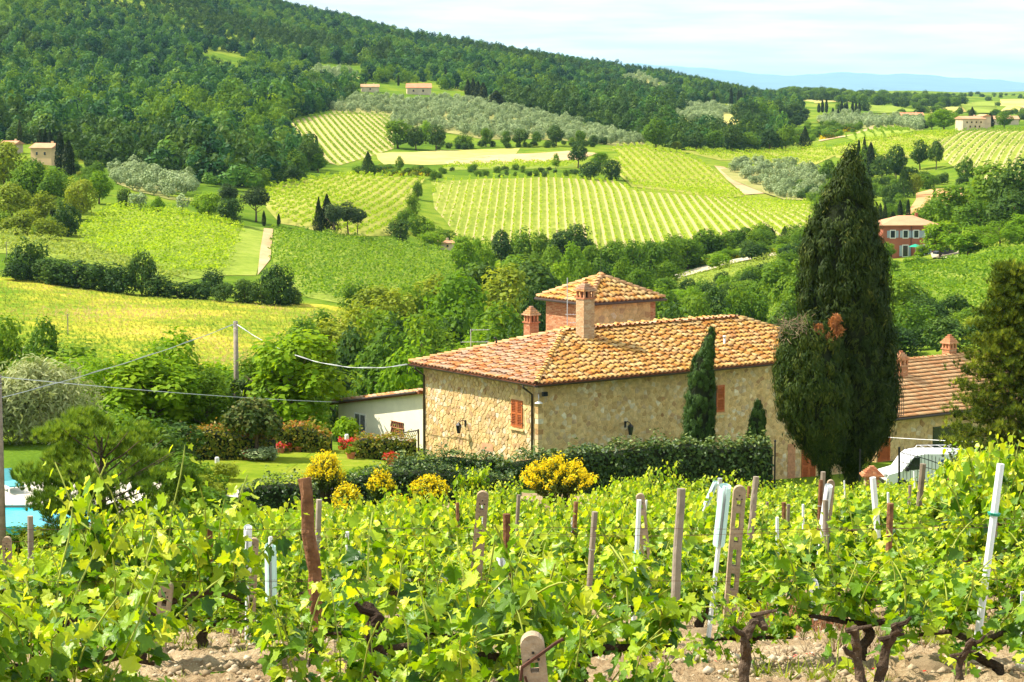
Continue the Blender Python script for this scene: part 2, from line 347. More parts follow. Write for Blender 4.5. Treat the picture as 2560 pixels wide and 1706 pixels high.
# ------------------------------------------------------------------ far hills and haze
def far_hills():
    px = np.arange(-1500, 4200, 20.0)
    top = np.interp(px, [-1500, 0, 1200, 1500, 1600, 1700, 1860, 1990, 2060, 2120, 2200, 2310, 2420, 2560, 2900, 4200], [150, 140, 150, 158, 161, 165, 181, 190, 185, 179, 186, 187, 195, 207, 200, 190])
    top = top + 1.6 * np.sin(px / 37) + 1.0 * np.sin(px / 13 + 1)
    rows = [(27000, 236, 0.0), (30000, 229, 0.15), (33000, 219, 0.45), (36000, 205, .75), (38000, None, 1.0), (42000, 240, 0)]
    V = []
    for d, p, w in rows:
        for x, tp in zip(px, top):
            py = tp if p is None else (240 if d > 40000 else 236 + (tp - 236) * w + 5 * w * (1 - w) * math.sin(x / 60 + d))
            V.append(P(x, py, d))
    n = len(px); q = (np.arange(len(rows) - 1)[:, None] * n + np.arange(n - 1)[None]).ravel()
    m = npm('hills', np.array(V), np.stack([q, q + 1, q + n + 1, q + n], 1), None, True)
    return struct(mk('hills', m, plain('far hill woods', (.05, .08, .03), .95, .1, .5, .0015)))
far_hills()
def haze():
    mb = MB().box((0, 21000, 180), (40000, 42800, 560)); o = stuff(mk('haze', mb.mesh('haze')))
    m = bpy.data.materials.new('haze air'); m.use_nodes = True; t = m.node_tree; t.nodes.clear()
    out = t.nodes.new('ShaderNodeOutputMaterial'); v = t.nodes.new('ShaderNodeVolumePrincipled')
    v.inputs['Color'].default_value = (0.44, 0.73, 1.0, 1); v.inputs['Density'].default_value = 0.00003; v.inputs['Anisotropy'].default_value = 0.0
    t.links.new(v.outputs[0], out.inputs['Volume']); o.data.materials.append(m); return o
haze()
# ------------------------------------------------------------------ field sheets
TAN = (.46, .37, .17)
G_green = ground_mat('vineyard grass', [(0.25, (.13, .20, .03)), (0.5, (.22, .28, .04)), (0.8, (.34, .36, .08))], 0.05, 0.5, 0.6)
G_mead = ground_mat('dry meadow grass', [(0.16, (.07, .15, .015)), (0.37, (.15, .24, .02)), (0.5, (.30, .33, .03)), (0.62, (.50, .42, .05)), (0.82, (.50, .33, .14))], 0.035, 0.30, 0.55, bmp=1.0, bd=.5, s3=1.6)
G_hay = ground_mat('mown field', [(0.25, (.32, .30, .07)), (0.5, (.46, .40, .12)), (0.8, (.54, .47, .19))], 0.02, 0.25, 0.5)
G_tan = ground_mat('bare earth', [(0.2, (.33, .22, .11)), (0.5, (.48, .34, .18)), (0.8, (.55, .43, .26))], 0.08, 0.8, 0.5)
G_red = ground_mat('ploughed red earth', [(0.2, (.35, .17, .07)), (0.5, (.50, .27, .12)), (0.8, (.56, .35, .18))], 0.05, 0.5, 0.5)
G_road = ground_mat('pale track', [(0.2, (.36, .29, .19)), (0.5, (.46, .39, .27)), (0.8, (.54, .47, .35))], 0.1, 1.0, 0.5)
G_lawn = ground_mat('mown lawn', [(0.2, (.08, .14, .010)), (0.45, (.15, .21, .015)), (0.62, (.22, .25, .025)), (0.8, (.30, .28, .06))], 0.35, 2.0, 0.5, s3=18, bd=.03)
G_olive = ground_mat('olive grove ground', [(0.2, (.16, .19, .05)), (0.5, (.28, .27, .09)), (0.8, (.40, .34, .15))], 0.03, 0.3, 0.5)
G_rib = ground_mat('worn vineyard grass', [(0.25, (.20, .23, .04)), (0.5, (.30, .30, .06)), (0.8, (.42, .37, .13))], 0.05, 0.5, 0.6)
V_lime = leaf_mat('vine row leaves', [(0.0, (.15, .26, .010)), (0.5, (.29, .41, .014)), (1.0, (.46, .54, .03))], 0.45, (1.35, 1.3, .5), objw=.1)
V_deep = leaf_mat('vine field leaves', [(0.0, (.07, .16, .010)), (0.5, (.15, .26, .014)), (1.0, (.27, .37, .03))], 0.42, (1.35, 1.3, .5), objw=.1)
V_dry = leaf_mat('pale vine field leaves', [(0.0, (.16, .22, .03)), (0.5, (.27, .33, .05)), (1.0, (.42, .45, .11))], 0.4, (1.3, 1.25, .6), objw=.1)
BARK = varied('bark', [(0, (.10, .07, .045)), (1, (.17, .125, .085))], .9, .1, 9, .5, .8)
def ordn(n):
    a = ['', 'first', 'second', 'third', 'fourth', 'fifth', 'sixth', 'seventh', 'eighth', 'ninth', 'tenth', 'eleventh', 'twelfth', 'thirteenth', 'fourteenth', 'fifteenth', 'sixteenth', 'seventeenth', 'eighteenth', 'nineteenth']
    t = ['', '', 'twent', 'thirt', 'fort', 'fift', 'sixt', 'sevent']
    return a[n] if n < 20 else (t[n // 10] + 'ieth' if n % 10 == 0 else t[n // 10] + 'y-' + a[n % 10])
def row_lines(wp, rd, sp, step=3.0):
    xy = np.array([(p.x, p.y) for p in wp]); nrm = np.array([-rd[1], rd[0]]); t = xy @ nrm; s = xy @ rd; out = []
    k = math.ceil(t.min() / sp)
    while k * sp < t.max():
        ss = np.arange(s.min(), s.max(), step); q = k * sp * nrm[None] + ss[:, None] * rd[None]
        ok = inpoly(q[:, 0], q[:, 1], xy); out.append((k, q[ok])); k += 1
    return [(k, q) for k, q in out if len(q) > 2]
def leafy_row(q, step, per, h, w, size, rng, tmpl=DIA, gap=0.0):
    n = int(len(q) * step * per); i = rng.integers(0, len(q), n); d = (q[-1] - q[0]); d = d / np.linalg.norm(d)
    a = rng.uniform(-.5, .5, n) * step; nr = np.array([-d[1], d[0]]); hh = rng.uniform(.35, 1, n) ** .8 * h * (0.85 + .3 * np.sin(i * 1.7 + q[0, 0]))
    off = rng.normal(0, .33, n) * w
    x = q[i, 0] + d[0] * a + nr[0] * off; y = q[i, 1] + d[1] * a + nr[1] * off
    pos = np.c_[x, y, gz(x, y) + .1 + hh]; N = unit(n, rng) * .8 + np.array([[0, 0, .9]])
    return pos, N, rng.uniform(.6, 1.25, n) * size
def vine_field(name, poly, a, b, sp, mat, gmat=None, rows=False, label=None, per=4, h=1.5, w=.5, size=.5, cell=8, off=.2, seed=1, period=1, tan=None, tw=.55, group=None):
    A = hit(*a); B = hit(*b); rd = np.array([B.x - A.x, B.y - A.y]); rd /= np.linalg.norm(rd); rng = np.random.default_rng(seed)
    if tan is not None:
        gmat = ground_mat(name + ' strips', [(0.25, (.15, .21, .03)), (0.5, (.24, .28, .04)), (0.8, (.36, .36, .09))], 0.05, 0.5, 0.6, row=sp * period, rowcols=(tan, tw))
    o, wp = patch('field', poly, gmat, off, cell, rd)
    allp = []
    c_ = 0
    for k, q in sorted(row_lines(wp, rd, sp), key=lambda t: float(np.mean(t[1][:, 0]))):
        c_ += 1
        pos, N, s = leafy_row(q, 3.0, per, h, w, size, rng)
        if rows:
            c = q[len(q) // 2]; c3 = np.array([c[0], c[1], float(gz(*c))])
            V, Fc, ix = scatter(*DIA, pos - c3, frames(N, rng), s); m = npm('foliage', V, Fc, {'rnd': rng.uniform(0, 1, len(pos))[ix]})
            stuff(mk('foliage', m, mat, empty('vine_row', c3, '%s %s' % (ordn(c_), label), 'vine row', group)))
        else: allp.append((pos, N, s))
    if not rows:
        pos = np.concatenate([p[0] for p in allp]); N = np.concatenate([p[1] for p in allp]); s = np.concatenate([p[2] for p in allp])
        V, Fc, ix = scatter(*DIA, pos, frames(N, rng), s)
        v = stuff(mk('vineyard', npm('vineyard', V, Fc, {'rnd': rng.uniform(0, 1, len(pos))[ix]}), mat)); tag(v, label, 'vineyard')
    return wp
FIELDS = []
def fld(poly): FIELDS.append(poly); return poly
# meadow, strips of grass, tracks
MEAD = fld([(-60, 700), (40, 690), (150, 715), (350, 745), (560, 755), (760, 760), (880, 770), (900, 830), (860, 900), (600, 925), (300, 940), (40, 930), (-60, 920)])
patch('meadow', MEAD, G_mead, .08, 4)
patch('grass_strip', fld([(608, 565), (660, 570), (640, 690), (560, 690), (580, 620)]), G_green, .08, 4)
patch('dirt_track', fld([(660, 572), (683, 574), (676, 650), (644, 690), (650, 630)]), G_tan, .14, 3)
patch('hay_field', fld([(940, 385), (1110, 376), (1300, 372), (1290, 385), (1180, 398), (1110, 412), (960, 412), (945, 400)]), G_hay, .1, 6)
patch('bare_strip', fld([(1785, 415), (1810, 418), (1920, 484), (1862, 488)]), G_tan, .12, 5)
patch('bare_terrace', fld([(1110, 405), (1240, 388), (1420, 378), (1500, 384), (1440, 400), (1250, 415), (1120, 412)]), G_tan, .1, 6)
patch('ploughed_field', fld([(2290, 484), (2330, 474), (2410, 470), (2420, 490), (2330, 510), (2260, 545), (2290, 500)]), G_red, .12, 4)
patch('dirt_track', fld([(1685, 690), (1760, 668), (1850, 648), (1950, 632), (1952, 638), (1860, 654), (1770, 678), (1690, 700)]), G_road, .2, 3)
patch('far_field', fld([(2400, 262), (2480, 254), (2495, 262), (2492, 284), (2420, 285)]), G_green, .5, 30)
patch('far_field', fld([(2500, 250), (2600, 252), (2600, 285), (2500, 280)]), G_hay, .6, 30)
patch('far_field', fld([(2150, 262), (2230, 266), (2300, 280), (2180, 285)]), G_green, .5, 25)
patch('dry_slope', fld([(1800, 288), (1840, 288), (1880, 325), (1860, 332), (1800, 310)]), G_hay, .5, 14)
patch('dirt_track', fld([(2045, 352), (2130, 338), (2205, 313), (2209, 314), (2136, 341), (2050, 355)]), G_tan, .25, 5)
patch('lawn', fld([(440, 1160), (600, 1136), (860, 1128), (960, 1124), (1050, 1122), (1070, 1160), (1000, 1230), (700, 1240), (430, 1240)]), G_lawn, .05, 1.5, ymin=80)
for pl_, m_ in (([(1990, 250), (2120, 246), (2160, 254), (2040, 260)], G_hay), ([(2240, 250), (2390, 246), (2400, 256), (2260, 262)], G_rib), ([(2300, 272), (2420, 268), (2440, 280), (2310, 284)], G_hay), ([(2540, 262), (2640, 258), (2640, 274), (2545, 276)], G_tan), ([(2170, 290), (2250, 288), (2260, 300), (2180, 302)], G_rib)): patch('far_field', pl_, m_, .4, 25)
# vineyards
vine_field('central', fld([(1078, 455), (1200, 448), (1380, 444), (1545, 454), (1570, 474), (1700, 487), (1850, 499), (2040, 514), (2010, 590), (1840, 590), (1700, 625), (1500, 640), (1330, 620), (1140, 590), (1085, 520)]),
    (1376, 457), (1380, 567), 2.25, V_lime, None, True, 'vine row from the left in the striped vineyard on the far valley slope', 6, 1.4, .4, .42, 4, .08, 3, 1, TAN, .66, 'vine rows of the central striped vineyard')
vine_field('upper left', fld([(690, 316), (760, 296), (830, 284), (900, 286), (975, 288), (985, 372), (905, 398), (845, 415), (800, 400), (770, 350)]),
    (745, 308), (815, 400), 2.6, V_deep, None, True, 'vine row from the left in the striped vineyard below the wooded hill', 3, 1.3, .4, .55, 5, .08, 4, 1, TAN, .56, 'vine rows of the upper left vineyard')
vine_field('right', fld([(2345, 352), (2395, 330), (2480, 325), (2620, 322), (2620, 450), (2500, 460), (2400, 430), (2360, 400)]),
    (2530, 335), (2450, 445), 3.0, V_deep, None, True, 'vine row from the left in the striped vineyard below the pale farmhouse', 3, 1.3, .45, .5, 5, .08, 5, 1, TAN, .5, 'vine rows below the farmhouse on the right')
vine_field('ribbed', fld([(665, 470), (760, 450), (900, 437), (1062, 447), (1045, 480), (1000, 560), (975, 590), (860, 590), (700, 560), (665, 520)]),
    (735, 540), (880, 480), 2.5, V_lime, G_rib, False, 'ribbed green vineyard behind the dark clump of stone pines', 9, 1.5, .45, .5, 5, .08, 6)
vine_field('deep', fld([(685, 575), (800, 590), (1000, 612), (1190, 640), (1310, 655), (1290, 700), (1050, 730), (880, 765), (770, 745), (690, 690), (680, 640)]),
    (720, 640), (960, 655), 1.7, V_deep, G_green, False, 'dark green vineyard beside the dirt track below the stone pines', 7, 1.5, .7, .55, 5, .08, 7)
vine_field('bright', fld([(200, 595), (230, 550), (290, 516), (420, 530), (605, 560), (585, 620), (562, 690), (480, 700), (330, 660), (210, 625)]),
    (270, 560), (560, 600), 1.7, V_lime, G_green, False, 'bright lime green vineyard beside the mown grass strip', 7, 1.5, .7, .55, 5, .08, 8)
vine_field('pale', fld([(-60, 575), (60, 590), (200, 618), (330, 655), (480, 702), (450, 712), (300, 680), (100, 640), (-60, 630)]),
    (0, 600), (300, 660), 1.7, V_dry, G_green, False, 'pale yellow-green vineyard strip behind the dark hedge', 7, 1.4, .7, .55, 5, .08, 9)
vine_field('slope', fld([(1530, 372), (1600, 368), (1700, 382), (1770, 415), (1862, 492), (1800, 496), (1700, 482), (1580, 468), (1550, 440)]),
    (1610, 385), (1700, 470), 2.6, V_lime, G_rib, False, 'green vineyard with slanting rows beside the bare earth strip', 8, 1.6, .6, .5, 5, .1, 10)
vine_field('long', fld([(1700, 377), (1800, 380), (1950, 378), (2060, 366), (2090, 390), (2040, 412), (1920, 408), (1800, 402)]),
    (1800, 385), (1950, 405), 2.8, V_lime, G_rib, False, 'long pale vineyard in front of the dark wood', 5, 1.5, .5, .6, 6, .1, 11)
vine_field('terrace', fld([(1105, 420), (1250, 412), (1430, 408), (1440, 420), (1300, 424), (1120, 426)]),
    (1110, 422), (1430, 412), 2.5, V_lime, G_green, False, 'narrow bright vine terrace below the bare orchard', 7, 1.5, .5, .55, 5, .1, 12)
vine_field('crest', fld([(2080, 370), (2160, 350), (2260, 340), (2385, 328), (2390, 340), (2340, 360), (2300, 395), (2180, 400), (2090, 395)]),
    (2120, 375), (2330, 345), 2.8, V_lime, G_rib, False, 'yellow-green vineyard climbing to the pale farmhouse', 5, 1.4, .5, .6, 6, .1, 13)
vine_field('small far', fld([(2110, 345), (2190, 322), (2240, 318), (2290, 328), (2240, 342), (2140, 356)]),
    (2190, 325), (2215, 345), 3.5, V_deep, G_green, False, 'small far vineyard with thin rows beside the pale track', 2, 1.3, .4, .7, 12, .4, 14)
vine_field('right near', fld([(2215, 740), (2230, 695), (2350, 670), (2480, 645), (2640, 625), (2640, 800), (2450, 800), (2330, 790)]),
    (2330, 720), (2550, 690), 1.8, V_deep, G_green, False, 'lush green vineyard on the right below the red house', 11, 1.6, .7, .5, 4, .08, 15)
vine_field('behind', fld([(1850, 800), (1900, 770), (1990, 745), (2010, 800), (1960, 850), (1880, 830)]),
    (1900, 790), (1960, 810), 2.2, V_deep, G_green, False, 'patch of green vines behind the right end of the stone house', 20, 1.6, .8, .34, 4, .08, 16)
vine_field('lower', fld([(1690, 702), (1780, 680), (1900, 650), (1960, 642), (1960, 690), (1850, 710), (1700, 730)]),
    (1700, 715), (1940, 660), 2.4, V_dry, G_green, False, 'small yellow-green vineyard below the pale track', 9, 1.3, .5, .4, 4, .08, 17)
# ------------------------------------------------------------------ foliage library
def lobes_crown(seed, H, R, base, nl, nleaf, leaf, lr=(.28, .42), tmpl=DIA, up=.45, top=1.0, ragged=.18, rad=.85):
    rng = np.random.default_rng(seed); c = []
    zc = base + (H - base) * .5; hz = (H - base) * .5
    while len(c) < nl:
        p = rng.uniform(-1, 1, 3)
        if (p ** 2).sum() > 1: continue
        w = (1 - .35 * max(p[2], 0) * (2 - top))
        c.append((p[0] * R * .72 * w, p[1] * R * .72 * w, zc + p[2] * hz * .74, rng.uniform(*lr) * R))
    c = np.array(c); n = int(nleaf * 1.7); i = rng.integers(0, nl, n); d = unit(n, rng)
    pos = c[i, :3] + d * (c[i, 3] * rng.normal(.95, ragged, n))[:, None]
    dist = np.linalg.norm(pos[:, None, :] - c[None, :, :3], axis=2) / c[None, :, 3]; dist[np.arange(n), i] = 9
    keep = dist.min(1) > .72; pos, d, i = pos[keep][:nleaf], d[keep][:nleaf], i[keep][:nleaf]; n = len(pos)
    N = d * rad + unit(n, rng) * .6 + np.array([[0, 0, up]])
    V, Fc, ix = scatter(*tmpl, pos, frames(N, rng), rng.uniform(.6, 1.35, n) * leaf)
    lob = rng.uniform(0, 1, nl); r = np.clip(.45 * lob[i] + .55 * rng.uniform(0, 1, n), 0, 1)
    return npm('crown', V, Fc, {'rnd': r[ix]})
def trunk_mesh(seed, H, base, r, limbs=4, R=2.0, lean=.0):
    rnd = random.Random(seed); mb = MB(); st = random.getstate(); random.seed(seed)
    pts = [(lean * t * H + .06 * H * math.sin(3 * t + seed) * t, .05 * H * math.sin(2.3 * t + 1 + seed) * t, H * .8 * t - .25) for t in (0, .12, .3, .5, .75, 1)]
    mb.tube(pts, [r * 1.35, r, r * .85, r * .65, r * .4, r * .15], 7, jit=.1)
    for k in range(limbs):
        t = rnd.uniform(.28, .7); a = k * 2.4 + rnd.uniform(-.5, .5); p = Vector(pts[2]).lerp(Vector(pts[4]), (t - .28) / .45)
        e = p + Vector((math.cos(a), math.sin(a), .75)) * R * rnd.uniform(.55, .85); m = p.lerp(e, .5) + Vector((0, 0, -.06 * R))
        mb.tube([p, m, e], [r * .42, r * .28, r * .08], 5)
    random.setstate(st); return mb.mesh('trunk', True)
def slim_crown(seed, H, R, nleaf, leaf, prof, tmpl=SLIM, base=.3, up=1.6, lump=.16):
    rng = np.random.default_rng(seed); t = rng.uniform(0, 1, nleaf) ** .9; a = rng.uniform(0, 2 * PI, nleaf)
    pr = np.interp(t, *zip(*prof)); lum = 1 + lump * np.sin(a * 3 + t * 17 + seed) * np.sin(t * 29 + a * 2) + lump * .7 * np.sin(a * 7 - t * 41)
    rr = R * pr * lum * rng.uniform(.72, 1.06, nleaf) ** .5
    pos = np.c_[rr * np.cos(a), rr * np.sin(a), base + t * (H - base)]
    N = np.c_[np.cos(a), np.sin(a), rng.normal(.15, .3, nleaf)] + .5 * unit(nleaf, rng)
    Rm = frames(N, rng, rng.normal(0, .45, nleaf))
    V, Fc, ix = scatter(*tmpl, pos, Rm, rng.uniform(.6, 1.3, nleaf) * leaf)
    return npm('crown', V, Fc, {'rnd': rng.uniform(0, 1, nleaf)[ix]})
L_mid = leaf_mat('mid green leaves', [(0, (.038, .095, .006)), (.5, (.10, .195, .010)), (1, (.22, .32, .016))], .4)
L_dark = leaf_mat('dark oak leaves', [(0, (.016, .046, .008)), (.5, (.044, .096, .011)), (1, (.115, .185, .018))], .28)
L_brt = leaf_mat('bright acacia leaves', [(0, (.07, .16, .006)), (.5, (.15, .28, .008)), (1, (.29, .41, .014))], .45)
L_gold = leaf_mat('yellowish leaves', [(0, (.10, .15, .010)), (.5, (.20, .26, .014)), (1, (.34, .38, .03))], .35)
L_grey = leaf_mat('olive leaves', [(0, (.14, .20, .075)), (.5, (.27, .345, .15)), (1, (.45, .51, .27))], .2, (1.1, 1.1, .8))
L_cyp = leaf_mat('cypress sprays', [(0, (.008, .020, .003)), (.55, (.022, .042, .005)), (.85, (.06, .085, .012)), (1, (.22, .21, .035))], .15)
L_for = leaf_mat('forest leaves', [(0, (.006, .032, .020)), (.25, (.014, .056, .022)), (.5, (.036, .112, .024)), (.75, (.09, .20, .024)), (1, (.22, .31, .03))], .30, objw=.72)
L_pine = leaf_mat('stone pine needles', [(0, (.018, .040, .012)), (.5, (.045, .080, .018)), (1, (.09, .13, .03))], .15)
PROTO = {}
def proto(kind):                              # list of (crown, trunk, height, width)
    if kind in PROTO: return PROTO[kind]
    out = []
    if kind == 'oak':
        for s in range(5): out.append((lobes_crown(s, 10, 4.6, 1.6, 26, 2600, .62, (.24, .40)), trunk_mesh(s, 10, 2, .28, 5, 4), 10, 9.2))
    elif kind == 'bush':
        for s in range(5): out.append((lobes_crown(20 + s, 6, 3.4, -.4, 20, 2000, .48, (.26, .42)), trunk_mesh(s, 6, .6, .16, 5, 2.6), 6, 6.8))
    elif kind == 'loose':
        for s in range(4): out.append((lobes_crown(40 + s, 12, 3.8, 1.5, 34, 2400, .50, (.15, .30), ragged=.3, top=.8), trunk_mesh(60 + s, 12, 2, .22, 7, 3.4), 12, 7.6))
    elif kind == 'acacia':
        for s in range(5): out.append((lobes_crown(80 + s, 7, 3.2, .6, 30, 3200, .40, (.16, .30), tmpl=SLIM if s % 2 else DIA, ragged=.28, up=.9), trunk_mesh(80 + s, 7, 1, .14, 6, 2.8), 7, 6.4))
    elif kind == 'cyp':
        for s in range(3): out.append((slim_crown(s, 10, .95, 1700, .75, [(0, .55), (.12, .95), (.4, 1), (.7, .75), (.9, .36), (1, .03)]), trunk_mesh(s, 10, 1, .13, 0), 10, 1.9))
    elif kind == 'fir':
        for s in range(3): out.append((slim_crown(10 + s, 10, 2.6, 2200, .8, [(0, .8), (.1, 1), (.35, .78), (.6, .5), (.85, .2), (1, .02)], lump=.3), trunk_mesh(s, 10, 1, .2, 0), 10, 5.2))
    elif kind == 'pine':
        for s in range(3): out.append((lobes_crown(120 + s, 10, 4.3, 4.6, 26, 2600, .55, (.22, .34), up=.9), trunk_mesh(30 + s, 9, 4, .26, 6, 3.4), 10, 8.6))
    elif kind == 'olive':
        for s in range(3): out.append((lobes_crown(140 + s, 4, 2.1, .5, 12, 420, .5, (.3, .45)), None, 4, 4.2))
    elif kind == 'wood':
        for s in range(6): out.append((lobes_crown(160 + s, 8, 3.9, -.6, 12, 360, 1.0, (.30, .46), ragged=.1, rad=1.5, up=.3), None, 8, 7.8))
    elif kind == 'shrub':
        for s in range(4): out.append((lobes_crown(180 + s, 2.2, 1.5, -.2, 14, 1300, .22, (.26, .42)), None, 2.2, 3.0))
    PROTO[kind] = out; return out
_MC = {}
def with_mat(mesh, mat):
    k = (mesh.name, mat.name)
    if k not in _MC:
        m = mesh if len(mesh.materials) == 0 else mesh.copy()
        if m is mesh: m.materials.append(mat)
        else: m.materials[0] = mat
        _MC[k] = m
    return _MC[k]
TCOUNT = [0]
NAMES = {'oak': 'broadleaf_tree', 'bush': 'bushy_tree', 'loose': 'slender_tree', 'acacia': 'acacia_tree', 'cyp': 'cypress_tree', 'fir': 'conifer_tree', 'pine': 'stone_pine', 'olive': 'olive_tree', 'shrub': 'shrub', 'wood': 'broadleaf_tree'}
def tree(kind, mat, base, h, w=None, label=None, group=None, rz=None, name=None, cat=None, lean=0):
    lst = proto(kind); k = TCOUNT[0]; TCOUNT[0] += 1; cr, tr, H, Wd = lst[k % len(lst)]
    sz = h / H; sx = (w / Wd) if w else sz
    e = empty(name or NAMES[kind], base, label, cat or ('shrub' if kind == 'shrub' else 'tree'), group, rz if rz is not None else (k * 2.399) % 6.283, (sx, sx, sz))
    c = mk('crown', with_mat(cr, mat), None, e)
    if tr is not None: mk('trunk', with_mat(tr, BARK), None, e)
    return e
def tree_px(kind, mat, px, top, Y, wpx=None, label=None, group=None, **kw):    # Y: depth, or ('b', row of the foot)
    g = hit(px, Y[1], 120) if isinstance(Y, tuple) else GP(px, Y)
    h = max(1.0, P(px, top, g.y).z - g.z); w = wpx / F * g.y if wpx else None
    return tree(kind, mat, g, h, w, label, group, **kw)
def instancer(name, pts, scl, rot, var, protos, label=None, cat=None):
    me = bpy.data.meshes.new(name); me.vertices.add(len(pts)); me.vertices.foreach_set('co', np.asarray(pts, np.float32).ravel())
    def at(nm, typ, v, key='value'): me.attributes.new(nm, typ, 'POINT').data.foreach_set(key, v)
    at('sc', 'FLOAT_VECTOR', np.asarray(scl, np.float32).ravel(), 'vector'); at('rz', 'FLOAT', np.asarray(rot, np.float32)); at('vr', 'INT', np.asarray(var, np.int32)); me.update()
    o = stuff(mk(name, me)); ng = bpy.data.node_groups.new(name, 'GeometryNodeTree')
    ng.interface.new_socket('Geometry', in_out='INPUT', socket_type='NodeSocketGeometry'); ng.interface.new_socket('Geometry', in_out='OUTPUT', socket_type='NodeSocketGeometry')
    gi = ng.nodes.new('NodeGroupInput'); go = ng.nodes.new('NodeGroupOutput'); jn = ng.nodes.new('GeometryNodeJoinGeometry'); L = ng.links.new
    def named(nm, typ):
        q = ng.nodes.new('GeometryNodeInputNamedAttribute'); q.data_type = typ; q.inputs['Name'].default_value = nm; return q.outputs['Attribute']
    cx = ng.nodes.new('ShaderNodeCombineXYZ'); L(named('rz', 'FLOAT'), cx.inputs[2])
    for k, pm in enumerate(protos):
        po = bpy.data.objects.new(name + '_source', pm)
        oi = ng.nodes.new('GeometryNodeObjectInfo'); oi.inputs['Object'].default_value = po; oi.inputs['As Instance'].default_value = True
        cmp_ = ng.nodes.new('FunctionNodeCompare'); cmp_.data_type = 'INT'; cmp_.operation = 'EQUAL'
        ii = [s for s in cmp_.inputs if s.type == 'INT']; L(named('vr', 'INT'), ii[0]); ii[1].default_value = k
        ip = ng.nodes.new('GeometryNodeInstanceOnPoints')
        L(gi.outputs[0], ip.inputs['Points']); L(cmp_.outputs[0], ip.inputs['Selection']); L(oi.outputs['Geometry'], ip.inputs['Instance'])
        L(cx.outputs[0], ip.inputs['Rotation']); L(named('sc', 'FLOAT_VECTOR'), ip.inputs['Scale']); L(ip.outputs[0], jn.inputs[0])
    L(jn.outputs[0], go.inputs[0]); md = o.modifiers.new('scatter', 'NODES'); md.node_group = ng
    if label: tag(o, label, cat)
    return o
def spread(poly, ylo, yhi, sp, seed, grow=0.0, excl=(), xr=(-.26, .26)):   # points on the land whose picture lies in a pixel outline
    rng = np.random.default_rng(seed); ys = []; y = ylo; out = []
    while y < yhi:
        s = sp * (1 + grow * (y - ylo) / (yhi - ylo)); x = np.arange(xr[0] * y, xr[1] * y, s); x = x + rng.uniform(-.45, .45, len(x)) * s
        out.append(np.c_[x, y + rng.uniform(-.45, .45, len(x)) * s]); y += s * .9
    q = np.concatenate(out); z = gz(q[:, 0], q[:, 1]); fw = q[:, 1] * CT - z * ST; up = q[:, 1] * ST + z * CT
    u = 1280 + F * q[:, 0] / fw; v = 853 - F * up / fw; k = inpoly(u, v, poly)
    for e in excl: k &= ~inpoly(u, v, e)
    return np.c_[q, z][k], u[k], v[k]
# ------------------------------------------------------------------ wooded hill
CLEAR = [[(485, 150), (520, 128), (600, 135), (632, 165), (560, 172)], [(755, 178), (800, 160), (905, 165), (905, 205), (850, 212), (770, 200)],
         [(1545, 190), (1600, 185), (1690, 228), (1660, 238), (1560, 212)], [(890, 212), (1090, 205), (1120, 240), (1000, 262), (880, 262)]]
WOODS = [(-120, -500), (700, -500), (1700, 60), (1850, 200), (2000, 255), (2010, 296), (1960, 305), (1930, 312), (1900, 312), (1850, 262), (1740, 258), (1680, 300), (1690, 330), (1960, 350), (1960, 380), (1700, 376), (1610, 350), (1470, 312), (1290, 272),
         (1190, 232), (1130, 224), (1010, 240), (900, 238), (840, 272), (760, 292), (690, 318), (790, 424), (720, 452), (600, 480), (480, 458), (280, 424), (200, 404), (180, 372), (-120, 352)]
def forest():
    q, u, v = spread(WOODS, 560, 2650, 6.8, 5, .35, CLEAR + FIELDS); rng = np.random.default_rng(9); n = len(q)
    s = rng.uniform(.5, 1.42, n) * (1 + .15 * np.sin(q[:, 0] / 60) * np.sin(q[:, 1] / 90)); sc = np.c_[s * rng.uniform(.85, 1.2, n), s * rng.uniform(.85, 1.2, n), s * rng.uniform(.75, 1.25, n)]
    pm = [with_mat(p[0], L_for) for p in proto('wood')]
    dk = with_mat(proto('wood')[0][0], L_dark); dk2 = with_mat(proto('wood')[3][0], L_dark); gd = with_mat(proto('wood')[1][0], L_mid)
    patchn = np.sin(q[:, 0] / 55 + 2 * np.sin(q[:, 1] / 140)) + np.sin(q[:, 1] / 75 + q[:, 0] / 130) + rng.normal(0, .7, n)
    dark = (patchn > 1.05) | ((u > 1250) & (v > 215) & (rng.uniform(size=n) < .45))
    var = rng.integers(0, 6, n); var = np.where(dark, 6 + rng.integers(0, 2, n), var); var = np.where((patchn < -1.7), 8, var)
    s2 = np.sin(q[:, 0] / 31 + 4) * np.sin(q[:, 1] / 47); sc = sc * ((1 + .25 * s2) * np.interp(q[:, 1], [700, 1300, 2400], [1.0, .85, .55]))[:, None]
    instancer('forest', q - np.array([0, 0, .3]), sc, rng.uniform(0, 6.28, n), var, pm + [dk, dk2, gd], 'dense green oak wood covering the hillside', 'forest')
    print('forest', n)
forest()
def grove(name, poly, lo, hi, sp, seed, label, rows=True, s=(.7, 1.1), mat=L_grey):
    q, u, v = spread(poly, lo, hi, sp, seed, .2, [f for f in FIELDS if f is not poly]); rng = np.random.default_rng(seed); n = len(q); k = rng.uniform(*s, n)
    instancer(name, q, np.c_[k, k, k * rng.uniform(.8, 1.1, n)], rng.uniform(0, 6.28, n), rng.integers(0, 3, n), [with_mat(p[0], mat) for p in proto('olive')], label, 'olive grove')
